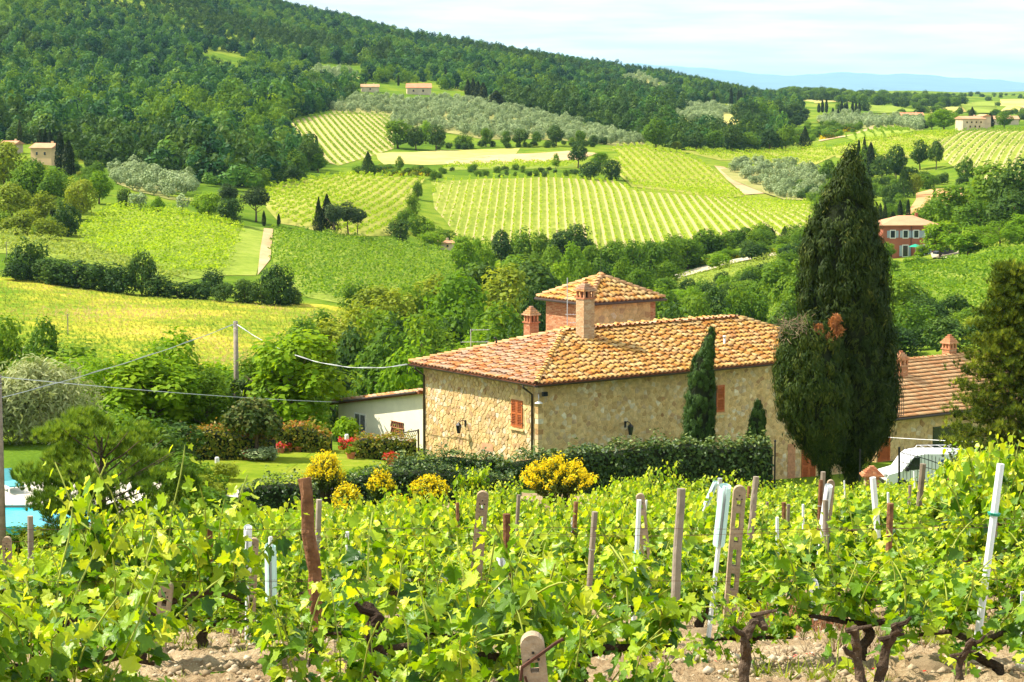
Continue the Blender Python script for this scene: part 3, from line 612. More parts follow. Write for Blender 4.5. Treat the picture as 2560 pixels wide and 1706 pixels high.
OL = [[(830, 270), (900, 246), (1010, 250), (1000, 285), (980, 292), (900, 285), (830, 283)], [(950, 300), (1010, 262), (1100, 250), (1190, 250), (1300, 282), (1450, 312), (1620, 362), (1540, 366), (1400, 352), (1200, 348), (1100, 330), (1000, 330), (960, 312)],
      [(280, 430), (340, 428), (420, 445), (490, 470), (488, 505), (420, 500), (340, 480), (290, 460)], [(1800, 425), (1850, 415), (1960, 418), (2060, 440), (2050, 500), (1960, 500), (1900, 480), (1830, 450)],
      [(2040, 300), (2100, 290), (2200, 300), (2300, 305), (2310, 330), (2240, 325), (2120, 318), (2060, 315)], [(1700, 262), (1800, 270), (1850, 285), (1790, 320), (1735, 320), (1690, 290)], [(775, 185), (860, 178), (905, 196), (850, 212), (770, 205)], [(1560, 195), (1600, 188), (1680, 225), (1650, 235), (1565, 212)]]
for k, (pl, rg, sp) in enumerate(zip(OL, [(850, 1300), (780, 1300), (480, 700), (560, 1000), (900, 2000), (900, 1800), (1100, 1900), (1700, 2700)], [6.5, 5.6, 5.2, 4.6, 8, 8, 8, 11])):
    patch('grove_ground', pl, G_olive, .15, 12)
    grove('olive_grove', pl, rg[0], rg[1], sp, 30 + k, ['grey-green olive grove above the upper striped vineyard', 'long grey-green olive grove on the slope below the far cypresses', 'silvery olive grove at the foot of the wooded hill', 'olive grove beside the bare earth strip',
        'far olive grove with pale tracks below the distant cypresses', 'scattered olives on the dry slope below the ridge', 'small olive clearing high in the wood', 'pale scrub patch near the ridge line'][k], s=(.7, 1.15) if k < 4 else (.9, 1.4))
# ------------------------------------------------------------------ stone farmhouse
TILE = varied('old roof tile', [(0, (.48, .17, .035)), (.2, (.60, .28, .06)), (.4, (.68, .39, .11)), (.6, (.64, .32, .06)), (.8, (.72, .49, .20)), (1, (.52, .20, .04))], .85, .15, 7, .5, .35, blotch=(1.3, (.66, .50, .28), .45))
TILE2 = varied('red roof tile', [(0, (.48, .17, .055)), (.3, (.56, .25, .085)), (.6, (.62, .37, .18)), (.8, (.52, .34, .22)), (1, (.46, .17, .055))], .85, .15, 9, .6, .35, blotch=(1.6, (.42, .34, .27), .6))
TILEN = varied('newer roof tile', [(0, (.52, .24, .10)), (.5, (.60, .33, .15)), (1, (.66, .40, .20))], .85, .15, 7, .25, .3)
PAN = plain('under tile', (.17, .065, .03), .9, .1, .4, 5)
STONE = varied('rubble stone', [(0, (.58, .37, .15)), (.25, (.68, .47, .21)), (.5, (.74, .54, .27)), (.66, (.52, .33, .14)), (.76, (.70, .50, .25)), (.85, (.80, .69, .50)), (.93, (.44, .24, .10)), (1, (.72, .58, .37))], .9, .15, 5, .4, .6, bd=.04, blotch=(.7, (.50, .35, .18), .4))
MORT = plain('lime mortar', (.68, .47, .22), .95, .1, .3, 3, bmp=.5)
BRICK = varied('brick', [(0, (.42, .16, .08)), (.5, (.52, .23, .11)), (1, (.58, .32, .18))], .9, .15, 8, .35, .4)
BRICKP = varied('pale brick', [(0, (.52, .30, .15)), (.5, (.60, .40, .22)), (1, (.64, .47, .29))], .9, .15, 8, .3, .4)
BMORT = plain('brick mortar', (.48, .33, .22), .95, .1, .25, 6)
BROWN = plain('brown gutter metal', (.045, .028, .022), .45, .5, .3, 8)
SHUT = plain('orange brown shutter wood', (.46, .12, .03), .55, .35, .25, 10)
IRON = plain('black iron', (.012, .012, .013), .5, .5, .2, 10)
GALV = plain('galvanised metal', (.55, .55, .56), .4, .5, .2, 10, metal=.6)
WHITEP = plain('white paint', (.80, .78, .72), .7, .3, .06, 3)
GLASSD = plain('dark window', (.02, .025, .03), .12, .6, .2, 3)
def tile_tmpl(L=.54, r0=.112, r1=.090, n=5):
    V = []; Fs = []
    for y, r, lift in ((0, r0, .0), (L, r1, -.03)):
        for rr in (r, r - .018):
            for k in range(n + 1):
                a = PI * k / n; V.append((-rr * math.cos(a), y, rr * math.sin(a) * .85 + lift))
    m = n + 1
    for k in range(n):
        Fs += [(k, k + 1, 2 * m + k + 1), (k, 2 * m + k + 1, 2 * m + k)]          # outside
        Fs += [(k, m + k, m + k + 1), (k, m + k + 1, k + 1)]                      # lower rim
        Fs += [(m + k, 3 * m + k, 3 * m + k + 1), (m + k, 3 * m + k + 1, m + k + 1)]
    return np.array(V), np.array(Fs)
TT = tile_tmpl()
FLAT = (np.array([[-.11, 0, .03], [.0, 0, .045], [.11, 0, .03], [-.11, .42, 0], [0, .42, .012], [.11, .42, 0], [-.11, 0, 0], [.11, 0, 0], [0, 0, .01]]),
        np.array([[0, 1, 4], [0, 4, 3], [1, 2, 5], [1, 5, 4], [6, 8, 1], [6, 1, 0], [8, 7, 2], [8, 2, 1]]))
def roof_face(parent, poly, mat, rng, maxn, tm=TT, du=.28, dv=.425, jit=1.0, name='tile', order=None, lift=.075):
    p0, p1 = Vector(poly[0]), Vector(poly[1]); u = (p1 - p0).normalized(); n = u.cross(Vector(poly[2]) - p0).normalized()
    if n.z < 0: n = -n
    v = n.cross(u); q = [((Vector(p) - p0).dot(u), (Vector(p) - p0).dot(v)) for p in poly]
    um = max(a for a, _ in q); un = min(a for a, _ in q); vm = max(b for _, b in q); pos = []; rot = []; r = []
    nu = int((um - un) / du) + 1
    for i in range(nu):
        co = rng.uniform(-.11, .11) * min(1, jit)
        for j in range(int(vm / dv) + 1):
            cu, cv = un + (i + .5) * du, j * dv + .02 + (co if j else 0)
            if inpoly(np.array([cu]), np.array([min(cv + .12, vm * .995)]), q)[0]:
                tl = -.115 + rng.normal(0, .012) * jit; sw = rng.normal(0, .018) * jit
                yv = (v * math.cos(tl) + n * math.sin(tl)) * math.cos(sw) + u * math.sin(sw); zz = u.cross(yv).normalized(); xx = yv.cross(zz)
                pos.append(p0 + u * (cu + rng.normal(0, .006) * jit) + v * (cv - .06 + rng.normal(0, .012) * jit) + n * (lift + rng.normal(0, .005) * jit))
                rot.append(np.array([xx, yv, zz]).T); r.append(rng.uniform())
    pos = np.array(pos); rot = np.array(rot); r = np.array(r); n_ = len(pos)
    tile_m = npm(name, tm[0], tm[1], {'rnd': np.zeros(len(tm[1]))}, True); tile_m.materials.append(mat)
    k = np.argsort([-(pos[a] @ np.array(order)) for a in range(n_)]) if order is not None else rng.permutation(n_)
    for a in k[:maxn]:
        o = mk(name, tile_m, None, parent, pos[a]); o.rotation_euler = Matrix(rot[a].tolist()).to_euler()
    rest = k[maxn:]
    if len(rest):
        V, Fc, ix = scatter(tm[0], tm[1], pos[rest], rot[rest], np.ones(len(rest))); stuff(mk('tiles', npm('tiles', V, Fc, {'rnd': r[rest][ix]}, True), mat, parent))
    return n_
def ridge_tiles(parent, a, b, mat, rng, maxn=60, r=.13, step=.36):
    a, b = Vector(a), Vector(b); d = (b - a); L = d.length; d.normalize(); s = d.cross(Vector((0, 0, 1))).normalized(); n = s.cross(d)
    tm = tile_tmpl(.46, r, r * .86); m = npm('ridge_tile', tm[0], tm[1], {'rnd': np.zeros(len(tm[1]))}, True); m.materials.append(mat)
    for k in range(int(L / step)):
        tl = -.06; y = d * math.cos(tl) + n * math.sin(tl); z = s.cross(y); o = mk('ridge_tile', m, None, parent, a + d * (k * step) + n * (.03 + rng.normal(0, .006)))
        o.rotation_euler = Matrix(np.array([s, y, z]).T.tolist()).to_euler()
def clip_half(poly, nx, ny, c):
    out = []
    for i in range(len(poly)):
        a, b = poly[i], poly[(i + 1) % len(poly)]; da = a[0] * nx + a[1] * ny - c; db = b[0] * nx + b[1] * ny - c
        if da <= 0: out.append(a)
        if da * db < 0: t = da / (da - db); out.append((a[0] + (b[0] - a[0]) * t, a[1] + (b[1] - a[1]) * t))
    return out
def stones(parent, o, u, v, w, h, rng, maxn, cu=.33, cv=.20, holes=(), mat=None, name='stone', depth=(.008, .03), lim=None, gap=.011, big=.38):
    o, u, v = Vector(o), Vector(u), Vector(v); n = u.cross(v); nu, nv = int(w / cu), int(h / cv); S = {}
    for j in range(nv):
        for i in range(nu): S[i, j] = ((i + .5 + (.5 if j % 2 else 0) * .8 - .2 + rng.uniform(-big, big)) * w / nu, (j + .5 + rng.uniform(-big, big)) * h / nv)
    items = []
    for (i, j), s in S.items():
        cl = [(max(0, s[0] - cu * 1.6), max(0, s[1] - cv * 1.6)), (min(w, s[0] + cu * 1.6), max(0, s[1] - cv * 1.6)), (min(w, s[0] + cu * 1.6), min(h, s[1] + cv * 1.6)), (max(0, s[0] - cu * 1.6), min(h, s[1] + cv * 1.6))]
        for di in (-2, -1, 0, 1, 2):
            for dj in (-2, -1, 0, 1, 2):
                q = S.get((i + di, j + dj))
                if q is None or q == s: continue
                nx, ny = q[0] - s[0], q[1] - s[1]; cl = clip_half(cl, nx, ny, ((q[0] + s[0]) * nx + (q[1] + s[1]) * ny) / 2)
                if len(cl) < 3: break
            if len(cl) < 3: break
        if len(cl) < 3: continue
        cx = sum(p[0] for p in cl) / len(cl); cy = sum(p[1] for p in cl) / len(cl)
        if any(a - .02 < cx < b + .02 and c - .02 < cy < d + .02 for a, b, c, d in holes): continue
        if lim and not lim(cx, cy): continue
        items.append((cx, cy, cl))
    idx = rng.permutation(len(items)); rest = MB()
    for c, k in enumerate(idx):
        cx, cy, cl = items[k]; d = rng.uniform(*depth); R = max(math.hypot(p[0] - cx, p[1] - cy) for p in cl)
        f0 = 1 - gap / max(R, .03); f1 = f0 - .16; m = len(cl)
        ctr = o + u * cx + v * cy; jt = [rng.uniform(.9, 1.0) for _ in cl]
        ring = lambda f, dd: [u * ((p[0] - cx) * f * g) + v * ((p[1] - cy) * f * g) + n * dd for p, g in zip(cl, jt)]
        V = ring(f0, -.01) + ring(f0, d * .7) + ring(f1, d); Fs = [(a, (a + 1) % m, m + (a + 1) % m, m + a) for a in range(m)] + [(m + a, m + (a + 1) % m, 2 * m + (a + 1) % m, 2 * m + a) for a in range(m)] + [tuple(range(2 * m, 3 * m))]
        r = float(rng.uniform())
        if c < maxn: mk(name, MB().add(V, Fs, 0.0).mesh(name), mat, parent, ctr)
        else: rest.add([p + ctr for p in V], Fs, r)
    if rest.v: stuff(rest.obj(name + 's', mat, parent))
    return len(items)
def brick_courses(parent, o, u, v, w, h, rng, maxn, bw=.26, bh=.075, mat=None):     # bricks in running bond
    o, u, v = Vector(o), Vector(u), Vector(v); n = u.cross(v); rest = MB(); c = 0
    M = Matrix((u, n, v)).transposed(); bm_ = MB().box((0, 0, 0), (bw - .012, .016, bh - .012), M=M).mesh('brick'); bm_.materials.append(mat); L = []
    for j in range(int(h / bh)):
        for i in range(-1, int(w / bw) + 1):
            a, b = max(0, (i + (.5 if j % 2 else 0)) * bw), min(w, (i + 1 + (.5 if j % 2 else 0)) * bw)
            if b - a > .03: L.append((a, b, j))
    for k in rng.permutation(len(L)):
        a, b, j = L[k]; ctr = o + u * ((a + b) / 2) + v * ((j + .5) * bh) + n * .004
        if c < maxn and b - a > bw * .98: mk('brick', bm_, None, parent, ctr); c += 1
        else: rest.box(ctr, (b - a - .012, .016, bh - .012), M=M, a=float(rng.uniform()))
    if rest.v: stuff(rest.obj('bricks', mat, parent))
def slab(parent, name, pts, mat): return MB().add(pts, [tuple(range(len(pts)))]).obj(name, mat, parent)
HB = P(1340, 963, 103.0); YAW = math.radians(36.09); HZ = -17.4; HE = HB.z - HZ
HM = Matrix.Translation((HB.x, HB.y, HZ)) @ Matrix.Rotation(YAW, 4, 'Z'); HMI = HM.inverted()
def on_plane(px, py, p0, n, MI=HMI):          # pixel ray meets a plane given in house coordinates
    o = MI @ Vector((0, 0, 0)); a, fy, z = ray(px, py); d = (MI.to_3x3() @ Vector((a, fy, z))); p0, n = Vector(p0), Vector(n)
    return o + d * ((p0 - o).dot(n) / d.dot(n))
house = empty('farmhouse', (HB.x, HB.y, HZ), 'long two-sided stone farmhouse with old hipped tile roof and orange shutters', 'house', rz=YAW)
RX, RY, RI0, RI1, RM, RZ = 20.4, 10.25, 5.38, 16.31, 4.93, 1.70; OV = .5
def shutter_window(parent, c, u, w, h, leaves=2, n_out=None, wood=SHUT, openleaf=False):
    u = Vector(u); v = Vector((0, 0, 1)); n = u.cross(v); M = Matrix((u, n, v)).transposed(); c = Vector(c)
    wn = MB().box(c + n * -.03, (w + .16, .10, h + .16), M=M).obj('window', MORT, parent)
    lw = w / leaves - .01; slm = MB().box((0, 0, 0), (lw - .13, .012, .055), M=M @ Matrix.Rotation(-.6, 3, 'X')).mesh('slat'); slm.materials.append(wood)
    for k in range(leaves):
        cc = c + u * ((k - (leaves - 1) / 2) * (lw + .012)) + n * .045; mb = MB()
        for s in (-1, 1): mb.box(cc + u * (s * (lw / 2 - .035)), (.07, .04, h), M=M)
        for zz in (-h / 2 + .05, 0, h / 2 - .05): mb.box(cc + v * zz, (lw - .14, .036, .09), M=M)
        mb.box(cc - n * .018, (lw - .14, .004, h - .04), M=M)
        sh = mb.obj('shutter', wood, parent); ns = int((h - .2) / .075)
        for j in range(ns):
            zz = -h / 2 + .12 + j * .075
            if abs(zz) < .06: continue
            mk('slat', slm, None, sh, cc + v * zz + n * .008)
        MB().box(cc + u * (lw * .48 * (1 if k else -1)) + v * (h * .33) + n * .02, (.10, .02, .03), M=M).box(cc + u * (lw * .48 * (1 if k else -1)) - v * (h * .33) + n * .02, (.10, .02, .03), M=M).obj('hinge', IRON, sh)
    MB().box(c - v * (h / 2 + .11) + n * .05, (w + .24, .14, .07), M=M).obj('sill', MORT, wn)
def build_house():
    rng = np.random.default_rng(21); X0, X1, Y0, Y1, zb, zt = OV, RX - OV, OV, RY - OV, -4.0, HE - .02
    wl = MB().box(((X0 + X1) / 2, (Y0 + Y1) / 2, (zb + zt) / 2), (X1 - X0, Y1 - Y0, zt - zb)).obj('wall', MORT, house)
    wp = on_plane(1294, 1034, (X0, 0, 0), (1, 0, 0)); wq = on_plane(1795, 997, (0, Y0, 0), (0, 1, 0))
    ya, yb = Y1 - wp.y - .55, Y1 - wp.y + .55
    zlow = -1.6
    stones(wl, (X0, Y1, zlow), (0, -1, 0), (0, 0, 1), Y1 - Y0 - .32, zt - zlow, rng, 300, .28, .18, [(ya, yb, wp.z - zlow - .8, wp.z - zlow + .8)], STONE, depth=(.012, .045))
    stones(wl, (X0 + .32, Y0, zlow - 1.2), (1, 0, 0), (0, 0, 1), X1 - X0 - .32, zt - zlow + 1.2, rng, 300, .31, .165, [(wq.x - X0 - .32 - .95, wq.x - X0 - .32 + .65, wq.z - zlow + 1.2 - .8, wq.z - zlow + 1.2 + .8)], STONE, depth=(.004, .018))
    for j in range(int((zt - zlow) / .24)):                              # dressed corner stones
        L = .30 if j % 2 else .22
        MB().box((X0 + L / 2 - .02, Y0 + (.52 - L) / 2 - .02, zlow + .12 + j * .24), (L, .52 - L, .222), a=0.0).obj('quoin', STONE, wl)
    # roof: boards, tiles
    e = [(0, 0, HE), (RX, 0, HE), (RX, RY, HE), (0, RY, HE)]; r0, r1 = (RI0, RM, HE + RZ), (RI1, RM, HE + RZ)
    dn = Vector((0, 0, -.12))
    rf = MB().add([Vector(q) for q in e] + [Vector(r0), Vector(r1)] + [Vector(q) + dn for q in e], [(0, 1, 5, 4), (1, 2, 5), (2, 3, 4, 5), (3, 0, 4), (0, 6, 7, 1), (1, 7, 8, 2), (2, 8, 9, 3), (3, 9, 6, 0), (6, 9, 8, 7)]).obj('roof', PAN, house)
    pr = tile_tmpl(.46, .09, .09)
    n1 = roof_face(rf, [e[0], e[1], r1, r0], TILE, rng, 190); n2 = roof_face(rf, [e[3], e[0], r0], TILE2, rng, 110); n3 = roof_face(rf, [e[1], e[2], r1], TILE, rng, 0); roof_face(rf, [e[2], e[3], r0, r1], TILE2, rng, 0)
    up = Vector((0, 0, .07))
    for a, b in ((e[0], r0), (e[3], r0), (e[1], r1), (e[2], r1), (r0, r1)): ridge_tiles(rf, Vector(a) + up, Vector(b) + up, TILE if a is not e[3] else TILEN, rng)
    # gutters and pipes
    def gutter(a, b):
        a, b = Vector(a), Vector(b); d = (b - a).normalized(); s = d.cross(Vector((0, 0, 1))); V = []; m = 7
        for p in (a, b):
            for k in range(m): an = PI * k / (m - 1); V.append(p + s * (-.075 * math.cos(an)) + Vector((0, 0, -.08 * math.sin(an))))
        MB().add(V, [(k, k + 1, m + k + 1, m + k) for k in range(m - 1)] + [tuple(range(m)), tuple(range(m, 2 * m))]).obj('gutter', BROWN, house)
    gutter((-.16, -.07, HE - .02), (RX + .1, -.07, HE - .02)); gutter((-.07, RY + .1, HE - .02), (-.07, -.16, HE - .02))
    for yy in (Y0 + .38, Y1 - .12):
        MB().tube([(-.07, yy, HE - .08), (-.07, yy, HE - .2), (X0 - .07, yy, HE - .55), (X0 - .07, yy, zb)], .05, 8).obj('drain_pipe', BROWN, house, True)
    shutter_window(house, (X0, wp.y, wp.z), (0, -1, 0), .86, 1.25)
    shutter_window(house, (wq.x + .12, Y0, wq.z), (1, 0, 0), .52, 1.3, 1)
    wn = MB().box((wq.x - .38, Y0 - .01, wq.z), (.5, .06, 1.3)).obj('window', GLASSD, house)
    d0 = on_plane(2020, 1165, (0, Y0, 0), (0, 1, 0)); shutter_window(house, (d0.x, Y0, d0.z), (1, 0, 0), .95, 2.0, 2)
    b0 = on_plane(1978, 1150, (0, Y0, 0), (0, 1, 0)); MB().box((b0.x, Y0 - .012, b0.z - .3), (.5, .03, 2.2)).obj('brick_panel', BRICK, house)
    # small patch of brick repair and a terracotta vent on the lit wall
    q = on_plane(1220, 1118, (X0, 0, 0), (1, 0, 0)); MB().box((X0 - .02, q.y, q.z), (.06, .9, .35)).obj('brick_panel', BRICK, house)
    # chimneys
    def chimney(base, w, d, h, cap, rf_=None, mat=BRICK, courses=True):
        x, y, z = base; body = MB().box((x, y, z + h / 2 - .5), (w, d, h + 1.0)).obj('chimney', BMORT, house)
        for (o, u, ln) in (((x - w / 2, y - d / 2, z - .3), (1, 0, 0), w), ((x - w / 2, y + d / 2, z - .3), (0, -1, 0), d)):
            brick_courses(body, o, u, (0, 0, 1), ln, h + .3, rng, 40, .22, .075, mat)
        zt_ = z + h; MB().box((x, y, zt_ + .03), (w + .12, d + .12, .06)).obj('ledge', BRICK, body)
        for sx in (-1, 0, 1):
            for sy in (-1, 0, 1):
                if sx or sy: MB().box((x + sx * (w / 2 - .05), y + sy * (d / 2 - .05), zt_ + .06 + cap * .5 * .5), (.09, .09, cap * .5)).obj('pillar', BRICK, body)
        MB().box((x, y, zt_ + .06 + cap * .24), (w * .55, d * .55, cap * .46)).obj('flue', IRON, body)
        zz = zt_ + .06 + cap * .5
        for k in range(5):
            f = 1.25 - k * .25; MB().box((x, y, zz + .045 + k * .09), (w * f + .04, d * f + .04, .07), a=k * .17).box((x, y, zz + .005 + k * .09), (w * f - .03, d * f - .03, .03)).obj('cap_course', TILE2, body)
    front_n = (0, -RZ, RM); c1 = on_plane(1471, 850, (0, 0, HE), Vector((0, -RZ, RM)).normalized())
    chimney((c1.x, c1.y + .25, c1.z), .62, .62, 1.95, .62, None, BRICKP)
    c2 = HMI @ P(1328, 845, 113.5); chimney((c2.x, c2.y, c2.z - .3), .52, .52, 1.05, .62)
    # pipes through the roof
    v1 = on_plane(1241, 866, e[0], Vector((-RZ, 0, RI0)).normalized()); MB().tube([v1 - Vector((0, 0, .3)), v1 + Vector((0, 0, .35)), v1 + Vector((-.12, 0, .42))], .05, 8).obj('vent_pipe', IRON, house, True)
    v2 = on_plane(1811, 866, (0, 0, HE), Vector((0, -RZ, RM)).normalized()); MB().tube([v2 - Vector((0, 0, .3)), v2 + Vector((0, 0, .42))], .055, 10).tube([v2 + Vector((0, 0, .42)), v2 + Vector((0, 0, .52))], .085, 10).obj('vent_pipe', WHITEP, house, True)
    return c1
build_house()
def lantern(px, py, plane, out, label):
    p = on_plane(px, py, *plane); w = HM @ p; e = empty('wall_lantern', w, label, 'wall lamp', 'iron wall lanterns', rz=YAW); o = Vector(out)
    MB().tube([Vector((0, 0, .35)), o * .2 + Vector((0, 0, .48)), o * .42 + Vector((0, 0, .40))], .022, 6).box(o * .02 + Vector((0, 0, .32)), (.09, .09, .3)).obj('bracket', IRON, e)
    c = o * .42; MB().lathe([(.02, .40), (.16, .26), (.15, .24)], 6, c).obj('hood', IRON, e)
    MB().lathe([(.13, .24), (.07, -.10)], 6, c).obj('glass', GLASSD, e)
    f = MB()
    for k in range(6):
        a = 2 * PI * k / 6; d = Vector((math.cos(a), math.sin(a), 0)); f.tube([c + d * .135 + Vector((0, 0, .25)), c + d * .075 + Vector((0, 0, -.11))], .012, 4)
    f.lathe([(.085, -.13), (.085, -.10)], 6, c); f.obj('frame', IRON, e)
lantern(1165, 1075, ((OV, 0, 0), (1, 0, 0)), (-1, 0, 0), 'black iron lantern on the sunlit stone gable wall')
lantern(1562, 1078, ((0, OV, 0), (0, 1, 0)), (0, -1, 0), 'black iron lantern on the shaded long stone wall')
def corner_lamps():
    p = on_plane(1349, 1005, (0, OV, 0), (0, 1, 0)); w = HM @ Vector((OV, OV, p.z)); e = empty('corner_lamp', w, 'white enamel lamp on a bent arm at the house corner', 'wall lamp', rz=YAW)
    MB().tube([(0, 0, .3), (-.1, -.16, .36), (-.12, -.2, .2), (-.12, -.2, .05)], .018, 6).obj('arm', GALV, e)
    MB().lathe([(.03, .08), (.07, .05), (.19, -.02), (.19, -.035), (.05, -.03)], 14, (-.12, -.2, 0)).obj('shade', WHITEP, e, True); MB().lathe([(.01, -.1), (.05, -.07), (.04, -.02)], 8, (-.12, -.2, 0)).obj('bulb', WHITEP, e, True)
    f = empty('floodlight', w + Vector((.12, -.02, .32)), 'small black floodlight under the eave at the house corner', 'floodlight', rz=YAW)
    MB().box((.1, -.16, .05), (.26, .12, .2)).obj('body', IRON, f); MB().box((.1, -.222, .05), (.22, .008, .16)).obj('glass', GLASSD, f); MB().tube([(.1, 0, .05), (.1, -.12, .05)], .02, 6).obj('bracket', IRON, f)
corner_lamps()
# ------------------------------------------------------------------ square tower behind
def build_tower():
    rng = np.random.default_rng(33); N = P(1471, 760, 116.0); gzv = -18.0; he = N.z - gzv; a, b, rz_ = 5.0, 4.35, 1.15; o_ = .35
    t = empty('tower', (N.x, N.y, gzv), 'square brick and stone tower with pyramid tile roof behind the farmhouse', 'tower', rz=YAW)
    wl = MB().box((a / 2, b / 2, he / 2), (a - 2 * o_, b - 2 * o_, he - .04)).obj('wall', MORT, t); zl = he - 4.2
    brick_courses(wl, (o_, b - o_, zl), (0, -1, 0), (0, 0, 1), b - 2 * o_, 4.1, rng, 200, .25, .082, BRICK)
    stones(wl, (o_ + .3, o_, zl), (1, 0, 0), (0, 0, 1), a - 2 * o_ - .65, 4.1, rng, 150, .40, .27, (), STONE, depth=(.004, .02), lim=lambda x, y: rng.uniform() < .8)
    brick_courses(wl, (a - o_ - .34, o_, zl), (1, 0, 0), (0, 0, 1), .34, 4.1, rng, 0, .17, .082, BRICK); brick_courses(wl, (o_, o_, zl), (1, 0, 0), (0, 0, 1), .3, 4.1, rng, 0, .15, .082, BRICK)
    e = [Vector((0, 0, he)), Vector((a, 0, he)), Vector((a, b, he)), Vector((0, b, he))]; ap = Vector((a / 2, b / 2, he + rz_)); dn = Vector((0, 0, -.1))
    rf = MB().add(e + [ap] + [q + dn for q in e], [(0, 1, 4), (1, 2, 4), (2, 3, 4), (3, 0, 4), (0, 5, 6, 1), (1, 6, 7, 2), (2, 7, 8, 3), (3, 8, 5, 0), (5, 8, 7, 6)]).obj('roof', PAN, t)
    roof_face(rf, [e[0], e[1], ap], TILE, rng, 150); roof_face(rf, [e[3], e[0], ap], TILE, rng, 100); roof_face(rf, [e[1], e[2], ap], TILE, rng, 0); roof_face(rf, [e[2], e[3], ap], TILE, rng, 0)
    for k in range(4): ridge_tiles(rf, e[k] + Vector((0, 0, .06)), ap + Vector((0, 0, .06)), TILEN, rng, r=.14)
    MB().lathe([(.2, -.05), (.2, .1), (.08, .2)], 10, ap).obj('finial', TILEN, rf)
    g = MB()
    for p, q in ((0, 1), (3, 0)):
        d = (e[q] - e[p]).normalized(); n = d.cross(Vector((0, 0, 1))); g.tube([e[p] + n * .06 - d * .06 + Vector((0, 0, -.05)), e[q] + n * .06 + d * .06 + Vector((0, 0, -.05))], .065, 6)
    g.obj('gutter', BROWN, t)
    MB().tube([(o_ - .07, o_ + .12, he - .1), (o_ - .07, o_ + .12, 0)], .05, 6).obj('drain_pipe', BROWN, t)
    m = ap + Vector((0, 0, .1)); mast = empty('roof_mast', Matrix.Translation((N.x, N.y, gzv)) @ Matrix.Rotation(YAW, 4, 'Z') @ m, 'thin wire mast rising from the tower roof tip', 'mast')
    MB().tube([(0, 0, 0), (0, 0, 2.45)], .011, 5).obj('rod', IRON, mast); MB().lathe([(.03, 0), (.03, .12)], 8).obj('socket', IRON, mast)
build_tower()
def antenna(px, base, top, Y, arms, label, grp=None):
    p = P(px, base, Y); h = P(px, top, Y).z - p.z; e = empty('tv_antenna', p, label, 'antenna', grp); MB().tube([(0, 0, 0), (0, 0, h)], .022, 6).obj('mast', GALV, e)
    for z, x0, x1, n in arms:
        b = MB().tube([(x0, 0, z * h), (x1, .12 * (x1 - x0), z * h)], .012, 5).obj('boom', GALV, e)
        for k in range(n):
            x = x0 + (x1 - x0) * (k + .5) / n; y = .12 * (x - x0); MB().tube([(x, y - .3, z * h + .01), (x, y + .3, z * h + .01)], .006, 4).obj('element', GALV, b)
antenna(1177, 905, 823, 112.0, [(.97, 0, .9, 5), (.6, -.5, .9, 6)], 'bare metal television antenna behind the left roof slope')
antenna(1418, 832, 695, 111.5, [(.33, -.1, .55, 4), (.18, .1, .5, 3)], 'tall thin television antenna in front of the tower')
